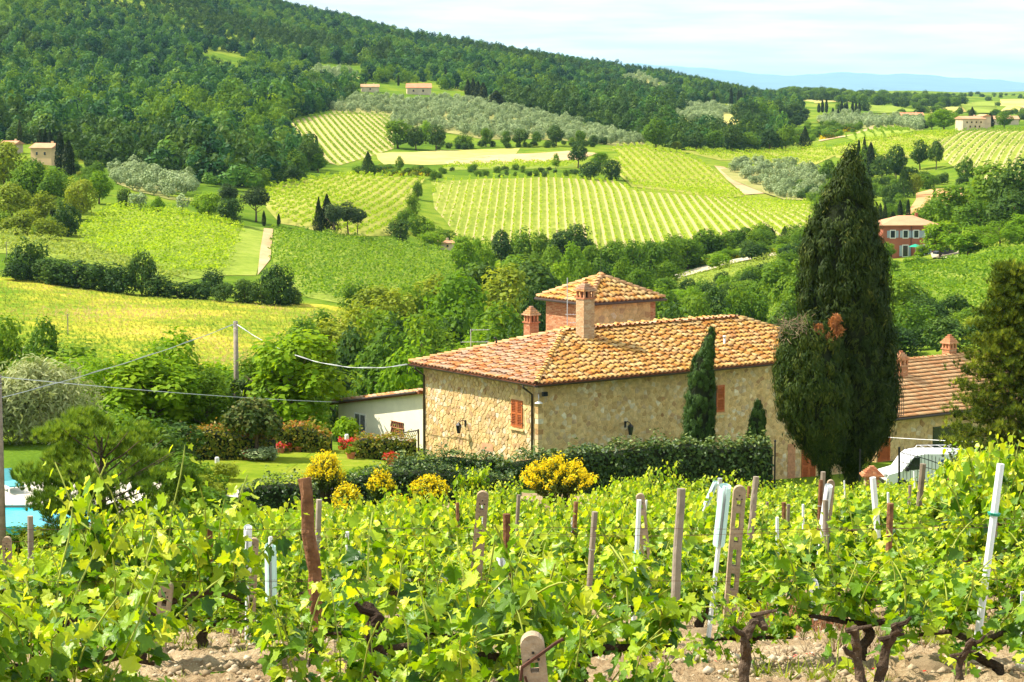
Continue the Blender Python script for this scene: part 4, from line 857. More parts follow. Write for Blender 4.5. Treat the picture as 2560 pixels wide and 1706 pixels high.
# ------------------------------------------------------------------ lower house on the right
def build_annex():
    rng = np.random.default_rng(44); N = P(2205, 1051, 119.0); gzv = -20.2; he = N.z - gzv; L, Dp, rz_ = 13.0, 9.6, 2.15
    t = empty('stone_annex', (N.x, N.y, gzv), 'lower stone house with newer ridged tile roof behind the tall cypress', 'house', rz=YAW)
    wl = MB().box((L / 2, Dp / 2 + .3, (he - 1) / 2), (L - .5, Dp - .5, he + 1 - .06)).obj('wall', MORT, t)
    stones(wl, (.25, .55, 0), (1, 0, 0), (0, 0, 1), L - .5, he - .1, rng, 200, .40, .26, [(4.0, 7.2, -1, 2.5)], STONE, depth=(.008, .035))
    MB().box((5.85, .56, 1.25), (3.0, .1, 2.5)).obj('garage_opening', GLASSD, t)
    e = [Vector((0, 0, he)), Vector((L, 0, he)), Vector((L, Dp / 2 + .3, he + rz_)), Vector((0, Dp / 2 + .3, he + rz_)), Vector((L, Dp + .6, he)), Vector((0, Dp + .6, he))]; dn = Vector((0, 0, -.12))
    rf = MB().add(e + [q + dn for q in e], [(0, 1, 2, 3), (3, 2, 4, 5), (0, 6, 7, 1), (1, 7, 8, 2), (3, 9, 6, 0), (6, 9, 8, 7), (9, 11, 10, 8), (2, 8, 10, 4), (5, 11, 9, 3)]).obj('roof', PAN, t)
    tm = (FLAT[0] * np.array([1, 1, 1.0]), FLAT[1]); roof_face(rf, [e[0], e[1], e[2], e[3]], TILEN, rng, 250, tm, .222, .375, .25); roof_face(rf, [e[4], e[5], e[3], e[2]], TILEN, rng, 0, tm, .222, .375, .25)
    ridge_tiles(rf, e[3] + Vector((0, 0, .05)), e[2] + Vector((0, 0, .05)), TILEN, rng)
    MB().tube([e[0] + Vector((-.1, -.06, -.05)), e[1] + Vector((0, -.06, -.05))], .07, 6).obj('gutter', BROWN, t)
    TI = (Matrix.Translation((N.x, N.y, gzv)) @ Matrix.Rotation(YAW, 4, 'Z')).inverted()
    for px, py, w, h in ((2251, 940, .56, .55), (2373, 884, .56, .25)):
        c = on_plane(px, py, e[0], Vector((0, -rz_, Dp / 2 + .3)).normalized(), TI); x, y, z = c
        b = MB().box((x, y, z + h / 2 - .4), (w, w, h + .8)).obj('chimney', BMORT, t)
        brick_courses(b, (x - w / 2, y - w / 2, z - .3), (1, 0, 0), (0, 0, 1), w, h + .3, rng, 20, .2, .08, BRICK); brick_courses(b, (x - w / 2, y + w / 2, z - .3), (0, -1, 0), (0, 0, 1), w, h + .3, rng, 20, .2, .08, BRICK)
        MB().box((x, y, z + h + .03), (w + .12, w + .12, .06)).obj('ledge', BRICK, b)
        for sx in (-1, 0, 1):
            for sy in (-1, 0, 1):
                if sx or sy: MB().box((x + sx * (w / 2 - .04), y + sy * (w / 2 - .04), z + h + .2), (.1, .1, .28)).obj('pillar', BRICK, b)
        for k in range(5): MB().box((x, y, z + h + .37 + k * .1), (w * (1.25 - .25 * k) + .04, w * (1.25 - .25 * k) + .04, .095), a=.2 * k).obj('cap_course', BRICK, b)
    r0 = TI @ P(2243, 1040, 118.0); rl = MB()
    g = mk('railing', None, None, t)
    for k in range(6): MB().tube([(r0.x - .35 + k * .14, r0.y - .1, r0.z), (r0.x - .35 + k * .14, r0.y - .1, r0.z + 1.0)], .014, 4).obj('bar', IRON, g)
    for z in (.02, .98): MB().tube([(r0.x - .4, r0.y - .1, r0.z + z), (r0.x + .4, r0.y - .1, r0.z + z)], .018, 4).obj('rail', IRON, g)
    d0 = TI @ P(2190, 1120, 119.3); shutter_window(t, (max(.7, d0.x), .55, d0.z), (1, 0, 0), .9, 1.6, 1)
build_annex()
# ------------------------------------------------------------------ white outbuilding on the left
def build_shed():
    A = P(846, 1008, 121.6); yaw = YAW - PI / 2; gzv = -19.6; he = A.z - gzv; L = 8.0; rise = 1.45; Dp = 5.0
    t = empty('white_outbuilding', (A.x, A.y, gzv), 'cream plastered outbuilding with barred window left of the farmhouse', 'outbuilding', rz=yaw); CR = plain('cream plaster', (.80, .74, .56), .85, .2, .07, 1.5)
    V = [(0, 0, 0), (L, 0, 0), (L, 0, he + rise), (0, 0, he), (0, Dp, 0), (L, Dp, 0), (L, Dp, he + rise), (0, Dp, he)]
    MB().add(V, [(0, 1, 2, 3), (4, 7, 6, 5), (0, 3, 7, 4), (1, 5, 6, 2)]).obj('wall', CR, t)
    u = Vector((L, 0, rise)).normalized(); r = [Vector((-.35, -.35, he + .02)), Vector((L + .2, -.35, he + rise + .06)), Vector((L + .2, Dp + .3, he + rise + .06)), Vector((-.35, Dp + .3, he + .02))]; dn = Vector((0, 0, -.14))
    rf = MB().add(r + [q + dn for q in r], [(0, 1, 2, 3), (0, 4, 5, 1), (1, 5, 6, 2), (2, 6, 7, 3), (3, 7, 4, 0), (4, 7, 6, 5)]).obj('roof', PAN, t); rng = np.random.default_rng(5)
    roof_face(rf, [r[3], r[0], r[1], r[2]], TILE2, rng, 120, order=(0, -1, 0))
    TI = (Matrix.Translation((A.x, A.y, gzv)) @ Matrix.Rotation(yaw, 4, 'Z')).inverted()
    w0 = on_plane(902, 1065, (0, 0, 0), (0, 1, 0), TI); wn = MB().box((w0.x, -.005, w0.z - .15), (1.0, .05, 1.5)).obj('window', GLASSD, t)
    fr = MB().box((w0.x, -.03, w0.z + .63), (1.1, .05, .07)).box((w0.x - .52, -.03, w0.z - .15), (.06, .05, 1.5)).box((w0.x + .52, -.03, w0.z - .15), (.06, .05, 1.5)).box((w0.x, -.03, w0.z - .15), (.06, .05, 1.5)).obj('frame', WHITEP, wn)
    for k in range(10): MB().tube([(w0.x - .45 + k * .1, -.06, w0.z - .88), (w0.x - .45 + k * .1, -.06, w0.z + .6)], .012, 4).obj('bar', GALV, wn)
    l0 = on_plane(994, 1070, (0, 0, 0), (0, 1, 0), TI); lt = MB().box((l0.x, -.006, l0.z), (1.15, .03, .62)).obj('lattice_vent', GLASSD, t)
    for j in range(2):
        for k in range(6):
            x0 = l0.x - .5 + k * .2; zz = l0.z - .3 + j * .31
            MB().tube([(x0 - .1, -.04, zz), (x0, -.04, zz + .29), (x0 + .1, -.04, zz)], .022, 4).obj('brick_chevron', BRICK, lt)
    for j in range(3): MB().box((l0.x, -.045, l0.z - .31 + j * .31), (1.15, .04, .03)).obj('brick_bar', BRICK, lt)
    MB().tube([(-.4, -.42, he - .02), (L, -.42, he + rise)], .05, 6).obj('gutter', BROWN, t); MB().tube([(-.3, -.42, he - .04), (-.28, -.3, he - .35), (-.02, -.08, he - .45), (-.02, -.08, 0)], .04, 6).obj('drain_pipe', BROWN, t)
build_shed()
# ------------------------------------------------------------------ trees of the valley, one by one
def many(kind, mat, rows, label, group, **kw):
    for r in rows: tree_px(kind, mat, r[0], r[1], ('b', r[2]) if r[2] > 445 or len(r) < 5 else r[2], r[3] if len(r) > 3 else None, label, group, **kw)
# dark hedge of trees at the top of the meadow
HEDGE = [(75, 598, 700, 120), (40, 650, 702, 80), (135, 640, 712, 120), (195, 642, 720, 120), (250, 652, 728, 110), (300, 660, 735, 100), (355, 625, 738, 95), (395, 682, 742, 95), (445, 700, 746, 90), (495, 702, 748, 80)]
for k, (x, t, b, w) in enumerate(HEDGE):
    tree_px('bush', L_dark, x, t, ('b', b), w, ['tall round dark tree at the left end of the meadow hedge' if k == 0 else 'tall narrow dark tree in the middle of the meadow hedge' if k == 6 else 'dark bushy tree in the long hedge above the yellow meadow'][0], 'trees of the meadow hedge')
for x, t, b, w, lb in ((535, 672, 740, 85, 'dark bush at the gap in the meadow hedge'), (560, 706, 756, 70, 'low bush right of the gap in the meadow hedge'), (612, 694, 758, 85, 'round dark bush below the mown grass strip'), (655, 690, 764, 80, 'dark bush below the end of the dirt track'),
                       (695, 654, 764, 105, 'largest dark tree below the dirt track'), (735, 716, 762, 70, 'rightmost low bush of the meadow hedge')):
    tree_px('bush', L_dark, x, t, ('b', b), w, lb)
# mound of trees on the left with houses
for x, t, b, w, kd, m, lb in ((10, 345, 470, 110, 'oak', L_gold, 'yellow-green tree at the left edge in front of the hillside houses'), (80, 400, 520, 120, 'oak', L_mid, 'mid green tree below the small tan house on the left'), (140, 420, 530, 110, 'oak', L_mid, 'leafy tree beside the pair of tall dark cypresses'),
        (30, 460, 560, 120, 'oak', L_gold, 'olive-tinted tree at the left edge above the pale vineyard'), (110, 470, 570, 90, 'loose', L_gold, 'loose yellowish tree above the pale vineyard'), (200, 440, 550, 90, 'oak', L_gold, 'golden green tree left of the bright vineyard'),
        (248, 430, 510, 75, 'oak', L_brt, 'bright green ivy-clad tree above the bright vineyard'), (165, 500, 590, 80, 'bush', L_dark, 'dark shaded tree at the corner of the bright vineyard'), (60, 520, 585, 120, 'bush', L_gold, 'scrubby bush bank above the pale vineyard'), (120, 545, 600, 90, 'bush', L_gold, 'low scrub at the end of the pale vineyard'),
        (10, 530, 580, 90, 'bush', L_mid, 'green bush at the left edge above the pale vineyard'), (310, 468, 520, 45, 'bush', L_dark, 'small dark tree at the edge of the silver olives'), (345, 475, 525, 60, 'olive', L_grey, 'silvery olive above the bright vineyard'), (395, 488, 530, 40, 'bush', L_brt, 'small bright bush above the bright vineyard'),
        (455, 488, 535, 40, 'olive', L_grey, 'pale round olive above the bright vineyard'), (520, 478, 545, 90, 'oak', L_brt, 'bright green round tree above the bright vineyard'), (575, 490, 560, 80, 'bush', L_dark, 'dark tree beside the bright round tree'), (640, 468, 555, 85, 'pine', L_pine, 'umbrella pine at the top of the dirt track'),
        (570, 460, 540, 70, 'pine', L_pine, 'umbrella pine half hidden behind the bright round tree')):
    tree_px(kd, m, x, t, ('b', b), w, lb)
for x, t, b, w, lb in ((152, 332, 428, 26, 'tallest cypress beside the tan house on the left'), (172, 352, 440, 28, 'second dark cypress beside the tan house on the left'), (100, 325, 385, 14, 'leftmost thin cypress behind the tan house'), (114, 322, 385, 12, 'second thin cypress behind the tan house'), (126, 326, 388, 14, 'third thin cypress behind the tan house'),
        (132, 485, 560, 13, 'lone slim cypress among the scrub on the left'), (145, 540, 572, 10, 'short cypress beside the lone slim cypress'), (660, 528, 566, 10, 'small cypress at the head of the dirt track'), (697, 535, 565, 9, 'smaller cypress right of the dirt track head'), (50, 300, 370, 12, 'thin cypress at the upper left edge')):
    tree_px('cyp', L_cyp, x, t, ('b', b), w, lb)
# stone pine clump in the ribbed field
for x, t, b, w, lb in ((835, 508, 592, 70, 'left crown of the clump of stone pines'), (870, 506, 590, 75, 'middle crown of the clump of stone pines'), (893, 520, 588, 55, 'right crown of the clump of stone pines')):
    tree_px('pine', L_pine, x, t, ('b', b), w, lb, 'stone pine clump')
tree_px('fir', L_cyp, 818, 488, ('b', 585), 55, 'dark pointed conifer left of the stone pines'); tree_px('fir', L_cyp, 797, 495, ('b', 583), 30, 'slim conifer at the left of the pine clump')
# dark trees around the upper fields
UP = [(770, 350, 430, 75, 'oak', L_dark), (740, 375, 440, 70, 'bush', L_mid), (795, 385, 432, 55, 'oak', L_brt), (700, 395, 450, 80, 'bush', L_mid), (730, 410, 455, 70, 'bush', L_dark), (650, 420, 475, 70, 'bush', L_mid)]
for k, u in enumerate(UP): tree_px(u[4], u[5], u[0], u[1], ('b', u[2]), u[3], 'tree in the leafy corner below the upper striped vineyard', 'trees below the upper striped vineyard')
for x, t, b, w, kd, m, lb in ((995, 296, 372, 85, 'oak', L_mid, 'big round oak at the end of the line above the hay field'), (1040, 318, 376, 60, 'oak', L_dark, 'dark tree right of the big round oak'), (1090, 312, 376, 55, 'oak', L_dark, 'second dark tree above the hay field'), (1065, 295, 360, 45, 'loose', L_brt, 'thin pale tree behind the dark trees above the hay field'),
        (1160, 335, 372, 60, 'bush', L_mid, 'low tree in the line above the hay field'), (1215, 318, 368, 38, 'oak', L_mid, 'round tree left of centre in the line above the terrace'), (1265, 328, 368, 32, 'oak', L_mid, 'small round tree in the line above the terrace'), (1300, 322, 368, 48, 'oak', L_dark, 'wider round tree in the line above the terrace'),
        (1340, 330, 366, 34, 'oak', L_mid, 'small tree right of the wider round tree'), (1390, 314, 366, 52, 'oak', L_dark, 'tall dark tree in the line above the terrace'), (1450, 324, 364, 32, 'oak', L_mid, 'last round tree in the line above the terrace'), (1485, 336, 362, 26, 'bush', L_dark, 'small dark bush at the end of the tree line'), (1508, 340, 362, 26, 'bush', L_dark, 'second small dark bush at the end of the tree line'),
        (1445, 358, 420, 62, 'oak', L_dark, 'dark holm oak beside the bare terrace'), (1500, 372, 430, 60, 'loose', L_brt, 'pale feathery tree beside the holm oak'), (1480, 400, 450, 70, 'bush', L_dark, 'dark bush below the holm oak'), (1530, 395, 450, 60, 'bush', L_dark, 'dark bush at the corner of the slanting vineyard'), (1390, 380, 428, 26, 'loose', L_brt, 'slim pale tree on the narrow terrace'),
        (920, 380, 438, 40, 'fir', L_dark, 'dark pointed tree in the broom bank'), (1000, 385, 438, 30, 'loose', L_mid, 'slim pale green tree in the broom bank'), (1085, 425, 455, 26, 'bush', L_mid, 'bush at the corner of the central vineyard'),
        (1640, 298, 376, 80, 'oak', L_mid, 'big round tree at the top of the slanting vineyard'), (1690, 350, 380, 34, 'loose', L_gold, 'bare brownish tree beside the big round tree'), (2012, 318, 372, 34, 'fir', L_cyp, 'dark pointed conifer in front of the yellow broom slope')):
    tree_px(kd, m, x, t, b if False else ('b', b), w, lb)
for k, x in enumerate((1740, 1785, 1830, 1875, 1925, 1965)): tree_px('oak', L_mid if k % 2 else L_dark, x, 330 - 8 * (k % 3), ('b', 378), 58, 'round tree in the wood edge behind the long pale vineyard', 'trees behind the long pale vineyard')
for k, (x, t) in enumerate(((1850, 250), (1880, 255), (1910, 248), (1945, 252), (1980, 256), (2005, 268), (1865, 275), (1900, 282), (1950, 285), (1990, 290))): tree_px('oak', L_dark, x, t, ('b', 308 if k < 6 else 318), 55, 'dark tree of the round wood below the far cypresses', 'trees of the round wood')
for k, (x, t, b) in enumerate(((1785, 232, 262), (1828, 220, 266), (1846, 226, 262), (1852, 224, 262), (1862, 230, 262), (2047, 258, 282), (2056, 250, 282), (2066, 248, 282), (2104, 254, 284), (2112, 258, 284), (2117, 256, 284), (2131, 254, 284), (2140, 255, 284), (2148, 256, 284), (2082, 270, 292), (2095, 272, 302))):
    tree_px('cyp', L_cyp, x, t, ('b', b), 9 if k < 5 else 8, 'tiny dark cypress in the far row on the right' if k > 4 else 'small dark cypress on the far crest', 'far cypress row' if k > 4 else 'far crest cypresses')
for x, t, b, w, lb in ((1170, 200, 250, 16, 'left dark cypress of the far farm group'), (1183, 198, 252, 16, 'second dark cypress of the far farm group'), (1195, 205, 255, 18, 'third dark cypress of the far farm group'), (1208, 208, 258, 20, 'right dark cypress of the far farm group'), (1115, 172, 212, 9, 'lone cypress above the far red roof'), (996, 188, 215, 6, 'tiny cypress left of the far red roof'), (1173, 92, 112, 7, 'tiny pointed tree on the skyline'), (1240, 228, 272, 34, 'dark spreading tree right of the far cypress group')):
    tree_px('cyp', L_cyp, x, t, ('b', b), w, lb)
# right hand woods
for x, t, b, w, kd, m, lb in ((2310, 302, 322, 22, 'cyp', L_cyp, 'dark cypress left of the pale farmhouse'), (2360, 270, 325, 80, 'oak', L_brt, 'large light green tree beside the pale farmhouse'), (2330, 285, 325, 40, 'oak', L_mid, 'green tree between the cypress and the pale farmhouse'), (2430, 268, 300, 22, 'fir', L_cyp, 'dark conifer behind the pale farmhouse roof'), (2475, 285, 322, 20, 'cyp', L_cyp, 'dark tree at the right gable of the pale farmhouse'), (2510, 280, 322, 50, 'oak', L_mid, 'green tree right of the pale farmhouse'),
        (2170, 360, 440, 60, 'oak', L_mid, 'green tree in the wood left of the striped right vineyard'), (2240, 365, 450, 70, 'oak', L_dark, 'tall dark tree in the wood left of the striped vineyard'), (2300, 350, 425, 60, 'oak', L_dark, 'dark round tree at the corner of the striped right vineyard'), (2340, 352, 425, 45, 'oak', L_dark, 'last dark tree before the striped right vineyard'), (2260, 420, 495, 50, 'fir', L_dark, 'blue-green spruce beside the tarred lane'), (2285, 430, 490, 45, 'oak', L_gold, 'yellowish tree behind the blue-green spruce'),
        (2195, 445, 485, 45, 'oak', L_dark, 'rounded tree left of the blue-green spruce'), (2225, 468, 502, 32, 'oak', L_mid, 'little round tree beside the lane'), (2335, 440, 470, 34, 'oak', L_mid, 'flat-topped tree above the ploughed red field'), (2415, 395, 460, 55, 'oak', L_mid, 'green tree at the foot of the striped right vineyard'), (2110, 400, 470, 60, 'oak', L_dark, 'dark tree behind the tall cypress tip'), (2070, 400, 460, 50, 'oak', L_mid, 'green tree at the edge of the long pale vineyard'), (2150, 410, 480, 60, 'oak', L_dark, 'dark tree right of the tall cypress tip'), (2205, 390, 460, 60, 'oak', L_dark, 'dark tree in the middle of the right hand wood')):
    tree_px(kd, m, x, t, ('b', b), w, lb)
for x, t, b, w, lb in ((2146, 352, 440, 14, 'slim cypress above the tall foreground cypress'), (2160, 345, 442, 14, 'tallest slim cypress of the right hand wood'), (2176, 358, 445, 22, 'broad cypress of the right hand wood'), (2336, 472, 500, 8, 'lone slim cypress at the ploughed red field'), (2270, 500, 552, 11, 'slim cypress behind the red house roof'), (2250, 502, 552, 13, 'left slim cypress behind the red house roof'), (2212, 512, 556, 12, 'first cypress in the row left of the red house'), (2200, 510, 558, 12, 'second cypress in the row left of the red house'), (2188, 518, 558, 11, 'third cypress in the row left of the red house'), (2232, 530, 556, 14, 'short cypress behind the red house')):
    tree_px('cyp', L_cyp, x, t, ('b', b), w, lb)
for x, t, Y, w, kd, m, lb in ((2330, 495, 470, 110, 'oak', L_mid, 'round tree right of the red house roof'), (2400, 450, 460, 170, 'oak', L_mid, 'broad mid green tree behind the bright trees on the right'), (2480, 410, 450, 190, 'oak', L_mid, 'large green tree at the right edge below the striped vineyard'), (2545, 395, 440, 150, 'oak', L_dark, 'dark tree at the right edge below the striped vineyard'), (2350, 545, 410, 140, 'acacia', L_brt, 'bright feathery tree beside the red house yard'),
        (2420, 560, 395, 150, 'acacia', L_brt, 'second bright feathery tree right of the red house'), (2500, 545, 385, 160, 'acacia', L_brt, 'third bright feathery tree near the right edge'), (2560, 530, 390, 140, 'acacia', L_brt, 'bright feathery tree cut by the right edge'), (2440, 500, 440, 130, 'oak', L_mid, 'green tree rising behind the bright feathery trees'), (2530, 480, 420, 150, 'oak', L_dark, 'shaded tree rising behind the bright feathery trees'), (2215, 640, 392, 90, 'acacia', L_brt, 'bright bush below the red house terrace'), (2290, 640, 388, 100, 'bush', L_brt, 'green bushes under the red house terrace'), (2350, 648, 380, 80, 'bush', L_mid, 'bush at the foot of the red house yard'),
        (2215, 600, 415, 60, 'loose', L_brt, 'light tree in front of the red house left windows'), (2305, 608, 412, 50, 'loose', L_brt, 'light tree in front of the red house right windows'), (2255, 690, 285, 130, 'oak', L_mid, 'large green tree right of the tall cypress'), (2310, 735, 275, 110, 'bush', L_dark, 'dark lower tree right of the tall cypress'), (2370, 770, 270, 90, 'bush', L_dark, 'dark bush at the foot of the right vineyard'), (2420, 765, 262, 90, 'bush', L_mid, 'bush in front of the right vineyard'), (2480, 760, 255, 90, 'bush', L_mid, 'bush behind the right hand pine')):
    tree_px(kd, m, x, t, Y, w, lb)
# thicket in the gully behind the farmhouse
rg = random.Random(3)
GUL = [(940, 690, 300, 'loose', L_mid), (985, 705, 280, 'loose', L_gold), (1040, 690, 290, 'loose', L_mid), (1090, 672, 300, 'loose', L_mid), (1140, 690, 285, 'oak', L_mid), (1185, 640, 340, 'loose', L_mid), (1225, 650, 335, 'oak', L_dark), (1265, 668, 320, 'oak', L_mid), (1300, 640, 350, 'oak', L_mid), (1330, 655, 330, 'oak', L_dark),
       (900, 735, 260, 'loose', L_gold), (950, 760, 240, 'oak', L_mid), (1005, 770, 235, 'bush', L_dark), (1060, 780, 230, 'oak', L_mid), (1115, 770, 240, 'loose', L_dark), (1165, 760, 240, 'bush', L_mid), (1210, 780, 225, 'acacia', L_brt), (1250, 765, 235, 'oak', L_mid), (1290, 790, 225, 'bush', L_dark), (880, 800, 225, 'bush', L_dark),
       (835, 770, 235, 'loose', L_mid), (800, 755, 245, 'loose', L_mid), (760, 810, 215, 'oak', L_mid), (720, 820, 210, 'loose', L_brt), (690, 850, 205, 'bush', L_mid), (970, 830, 205, 'oak', L_mid), (1030, 850, 195, 'bush', L_mid), (1090, 845, 200, 'bush', L_dark), (1140, 850, 190, 'acacia', L_brt), (1190, 850, 195, 'bush', L_mid), (1240, 845, 190, 'oak', L_dark), (1290, 830, 195, 'acacia', L_brt)]
for x, t, Y, kd, m in GUL: m = L_gold if m is L_mid and rg.random() < .25 else L_brt if m is L_mid and rg.random() < .25 else m; tree_px(kd, m, x, t, Y, rg.uniform(150, 215), 'leafy tree in the dense thicket left of the tower', 'thicket left of the tower')
CEN = [(1160, 590, 470, L_mid), (1205, 580, 480, L_brt), (1255, 578, 485, L_dark), (1300, 572, 490, L_dark), (1350, 575, 485, L_dark), (1405, 580, 480, L_dark), (1440, 560, 500, L_dark), (1380, 620, 420, L_mid), (1430, 610, 430, L_mid), (1480, 605, 440, L_mid), (1530, 610, 430, L_mid), (1580, 600, 440, L_mid), (1625, 592, 450, L_mid), (1670, 590, 460, L_mid), (1720, 590, 465, L_mid), (1765, 575, 480, L_dark), (1810, 580, 480, L_mid), (1860, 570, 490, L_dark), (1905, 575, 490, L_mid),
       (1350, 650, 380, L_mid), (1400, 660, 370, L_brt), (1460, 650, 380, L_mid), (1510, 655, 370, L_dark), (1560, 650, 375, L_mid), (1600, 665, 370, L_mid), (1330, 720, 300, L_dark), (1690, 760, 260, L_dark), (1740, 745, 280, L_mid), (1790, 722, 295, L_dark), (1840, 712, 300, L_mid), (1650, 720, 290, L_mid), (1880, 718, 300, L_mid), (1960, 640, 340, L_mid), (1990, 700, 290, L_dark), (1670, 790, 240, L_mid), (1720, 800, 235, L_dark), (1770, 795, 240, L_dark), (1820, 780, 245, L_mid), (1960, 760, 260, L_dark)]
for x, t, Y, m in CEN: m = L_mid if m is L_dark and rg.random() < .5 else L_brt if m is L_mid and rg.random() < .3 else m; tree_px('oak' if rg.random() < .6 else 'bush', m, x, t, Y, rg.uniform(70, 105) * (1 if Y > 350 else 1.35), 'leafy tree in the valley belt below the central striped vineyard', 'valley belt of trees')
for x, t, b, w, m in ((1015, 520, 570, 60, L_mid), (1000, 545, 600, 70, L_dark), (1040, 530, 590, 70, L_mid), (1070, 545, 600, 70, L_brt), (1030, 480, 545, 40, L_mid), (1045, 450, 500, 30, L_mid), (1110, 570, 620, 70, L_mid), (1075, 575, 618, 80, L_brt)): tree_px('bush', m, x, t, ('b', b), w, 'bush in the hedge between the ribbed and the striped vineyard', 'hedge between two vineyards')
for x, t, b, w in ((2070, 562, 600, 24), (2085, 572, 602, 20), (1962, 566, 598, 28), (1930, 570, 598, 22)): tree_px('fir', L_dark, x, t, ('b', b), w, 'small dark conifer at the foot of the striped vineyard', 'small conifers')
# bright acacia scrub below the meadow
q, u, v = spread([(200, 960), (1060, 960), (1060, 1130), (830, 1150), (760, 1110), (700, 1130), (420, 1150), (200, 1150)], 120, 200, 3.3, 71, .3, [[(700, 900), (1100, 900), (1100, 1300), (840, 1300), (780, 1060), (740, 1060)], [(555, 900), (650, 900), (640, 1040), (650, 1300), (545, 1300)]])
for x, Y, t in ((575, 131, 1000), (625, 133, 985), (600, 119, 1045)): tree_px('acacia', L_brt, x, t, Y, 90, 'bright acacia around the foot of the grey pole', 'acacias at the grey pole')
for k, p in enumerate(q): tree('acacia', [L_brt, L_brt, L_mid][k % 3], Vector(p), rg.uniform(3.8, 6.5), rg.uniform(4.5, 7), 'bright green acacia in the scrub behind the garden', 'acacia scrub behind the garden')
for x, t, Y, w, kd, m, lb in ((20, 790, 190, 150, 'oak', L_mid, 'tree at the left edge beside the yellow meadow'), (115, 805, 185, 130, 'oak', L_mid, 'round tree at the lower left of the yellow meadow'), (300, 860, 160, 80, 'loose', L_mid, 'slender tree behind the pale windblown tree'), (410, 895, 165, 130, 'bush', L_mid, 'round dark green tree left of the wooden pole'), (70, 880, 180, 140, 'bush', L_mid, 'bush between the two meadow trees'), (760, 900, 150, 80, 'bush', L_dark, 'dark tree behind the garden hedge'), (860, 960, 140, 60, 'fir', L_dark, 'dark conifer behind the outbuilding window')):
    tree_px(kd, m, x, t, Y, w, lb)
# undergrowth so that no bare ground shows in the gully
def brush(poly, lo, hi, sp, seed, mats, s=(.7, 1.5)):
    q, u, v = spread(poly, lo, hi, sp, seed, .2, FIELDS); rng = np.random.default_rng(seed); n = len(q); k = rng.uniform(*s, n)
    pm = [with_mat(proto('bush')[i % 5][0], m) for i, m in enumerate(mats)]
    instancer('undergrowth', q, np.c_[k, k, k * rng.uniform(.6, .9, n)] * .62, rng.uniform(0, 6.28, n), rng.integers(0, len(pm), n), pm, None)
brush([(880, 640), (1320, 640), (1600, 620), (2000, 590), (2210, 600), (2210, 860), (1900, 1000), (1500, 1100), (1000, 1100), (600, 1050), (700, 950), (880, 840)], 135, 520, 6.5, 81, [L_mid, L_dark, L_mid, L_brt])
brush([(2210, 770), (2640, 790), (2640, 900), (2210, 900)], 150, 300, 6, 82, [L_mid, L_dark, L_gold])
brush([(1900, 400), (2060, 470), (2300, 440), (2420, 470), (2300, 530), (2180, 570), (2060, 560)], 500, 760, 9, 83, [L_mid, L_dark, L_mid])
brush([(1870, 330), (2040, 310), (2200, 320), (2050, 352), (1960, 372), (1860, 352)], 800, 1500, 13, 84, [L_mid, L_mid, L_brt], (.6, 1.2))
brush([(1950, 225), (2200, 245), (2420, 252), (2400, 268), (2330, 280), (2230, 268), (2060, 255), (1950, 250)], 1300, 5000, 17, 85, [L_dark, L_dark, L_mid], (1.6, 3.0))
brush([(2220, 262), (2420, 262), (2420, 290), (2260, 292)], 1200, 3000, 40, 89, [L_dark, L_mid], (1.0, 2.0))
brush([(2480, 285), (2640, 285), (2640, 312), (2490, 312)], 900, 1800, 20, 90, [L_dark, L_mid], (.8, 1.6))
brush([(1060, 425), (1500, 425), (1540, 445), (1400, 444), (1090, 448)], 640, 760, 7, 86, [L_mid, L_dark, L_mid], (.35, .8))
brush([(1095, 366), (1300, 364), (1520, 358), (1520, 368), (1300, 376), (1095, 380)], 760, 960, 6, 91, [L_mid, L_dark, L_dark], (.5, .9))
brush([(1960, 236), (2640, 240), (2640, 300), (2300, 296), (2000, 280)], 1200, 5000, 70, 92, [L_dark, L_mid], (.9, 2.4))
brush([(150, 380), (280, 420), (260, 450), (170, 450)], 480, 760, 8, 93, [L_mid, L_dark], (.7, 1.3))
brush([(-40, 440), (240, 440), (250, 500), (180, 590), (120, 600), (-40, 575)], 420, 600, 8, 87, [L_mid, L_gold, L_gold], (.6, 1.2))
brush([(880, 420), (1080, 428), (1060, 445), (890, 440)], 640, 760, 6, 88, [L_mid, L_gold, L_mid], (.4, .8))
# ------------------------------------------------------------------ garden plants and things
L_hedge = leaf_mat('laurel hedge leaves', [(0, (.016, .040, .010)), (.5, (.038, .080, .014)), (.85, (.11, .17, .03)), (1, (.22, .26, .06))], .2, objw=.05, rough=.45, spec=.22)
L_phot = leaf_mat('photinia leaves', [(0, (.06, .10, .012)), (.45, (.16, .19, .02)), (.75, (.30, .24, .03)), (1, (.42, .13, .03))], .3, objw=.05, rough=.4)
L_garden = leaf_mat('garden tree leaves', [(0, (.025, .05, .010)), (.5, (.06, .10, .016)), (.85, (.15, .15, .03)), (1, (.22, .11, .03))], .25, objw=.05)
L_pale = leaf_mat('windblown silver leaves', [(0, (.16, .19, .07)), (.5, (.32, .36, .14)), (1, (.55, .56, .30))], .3, (1.2, 1.15, .7), objw=.05)
L_need = leaf_mat('young pine needles', [(0, (.040, .095, .010)), (.5, (.11, .20, .016)), (1, (.26, .36, .03))], .3, objw=.05)
L_need2 = leaf_mat('pine needles', [(0, (.014, .032, .006)), (.5, (.08, .125, .012)), (.8, (.24, .29, .025)), (1, (.42, .45, .05))], .32, objw=.05)
L_broom = leaf_mat('broom flowers', [(0, (.80, .52, .004)), (.5, (.88, .68, .008)), (1, (.92, .80, .03))], .3, (1.1, 1.1, .6), objw=.05)
L_twig = leaf_mat('broom twigs', [(0, (.05, .085, .012)), (1, (.13, .17, .03))], .2, objw=.05)
L_red = leaf_mat('red flowers', [(0, (.55, .02, .015)), (.6, (.75, .05, .03)), (1, (.80, .20, .25))], .3, (1.2, .8, .8), objw=.05)
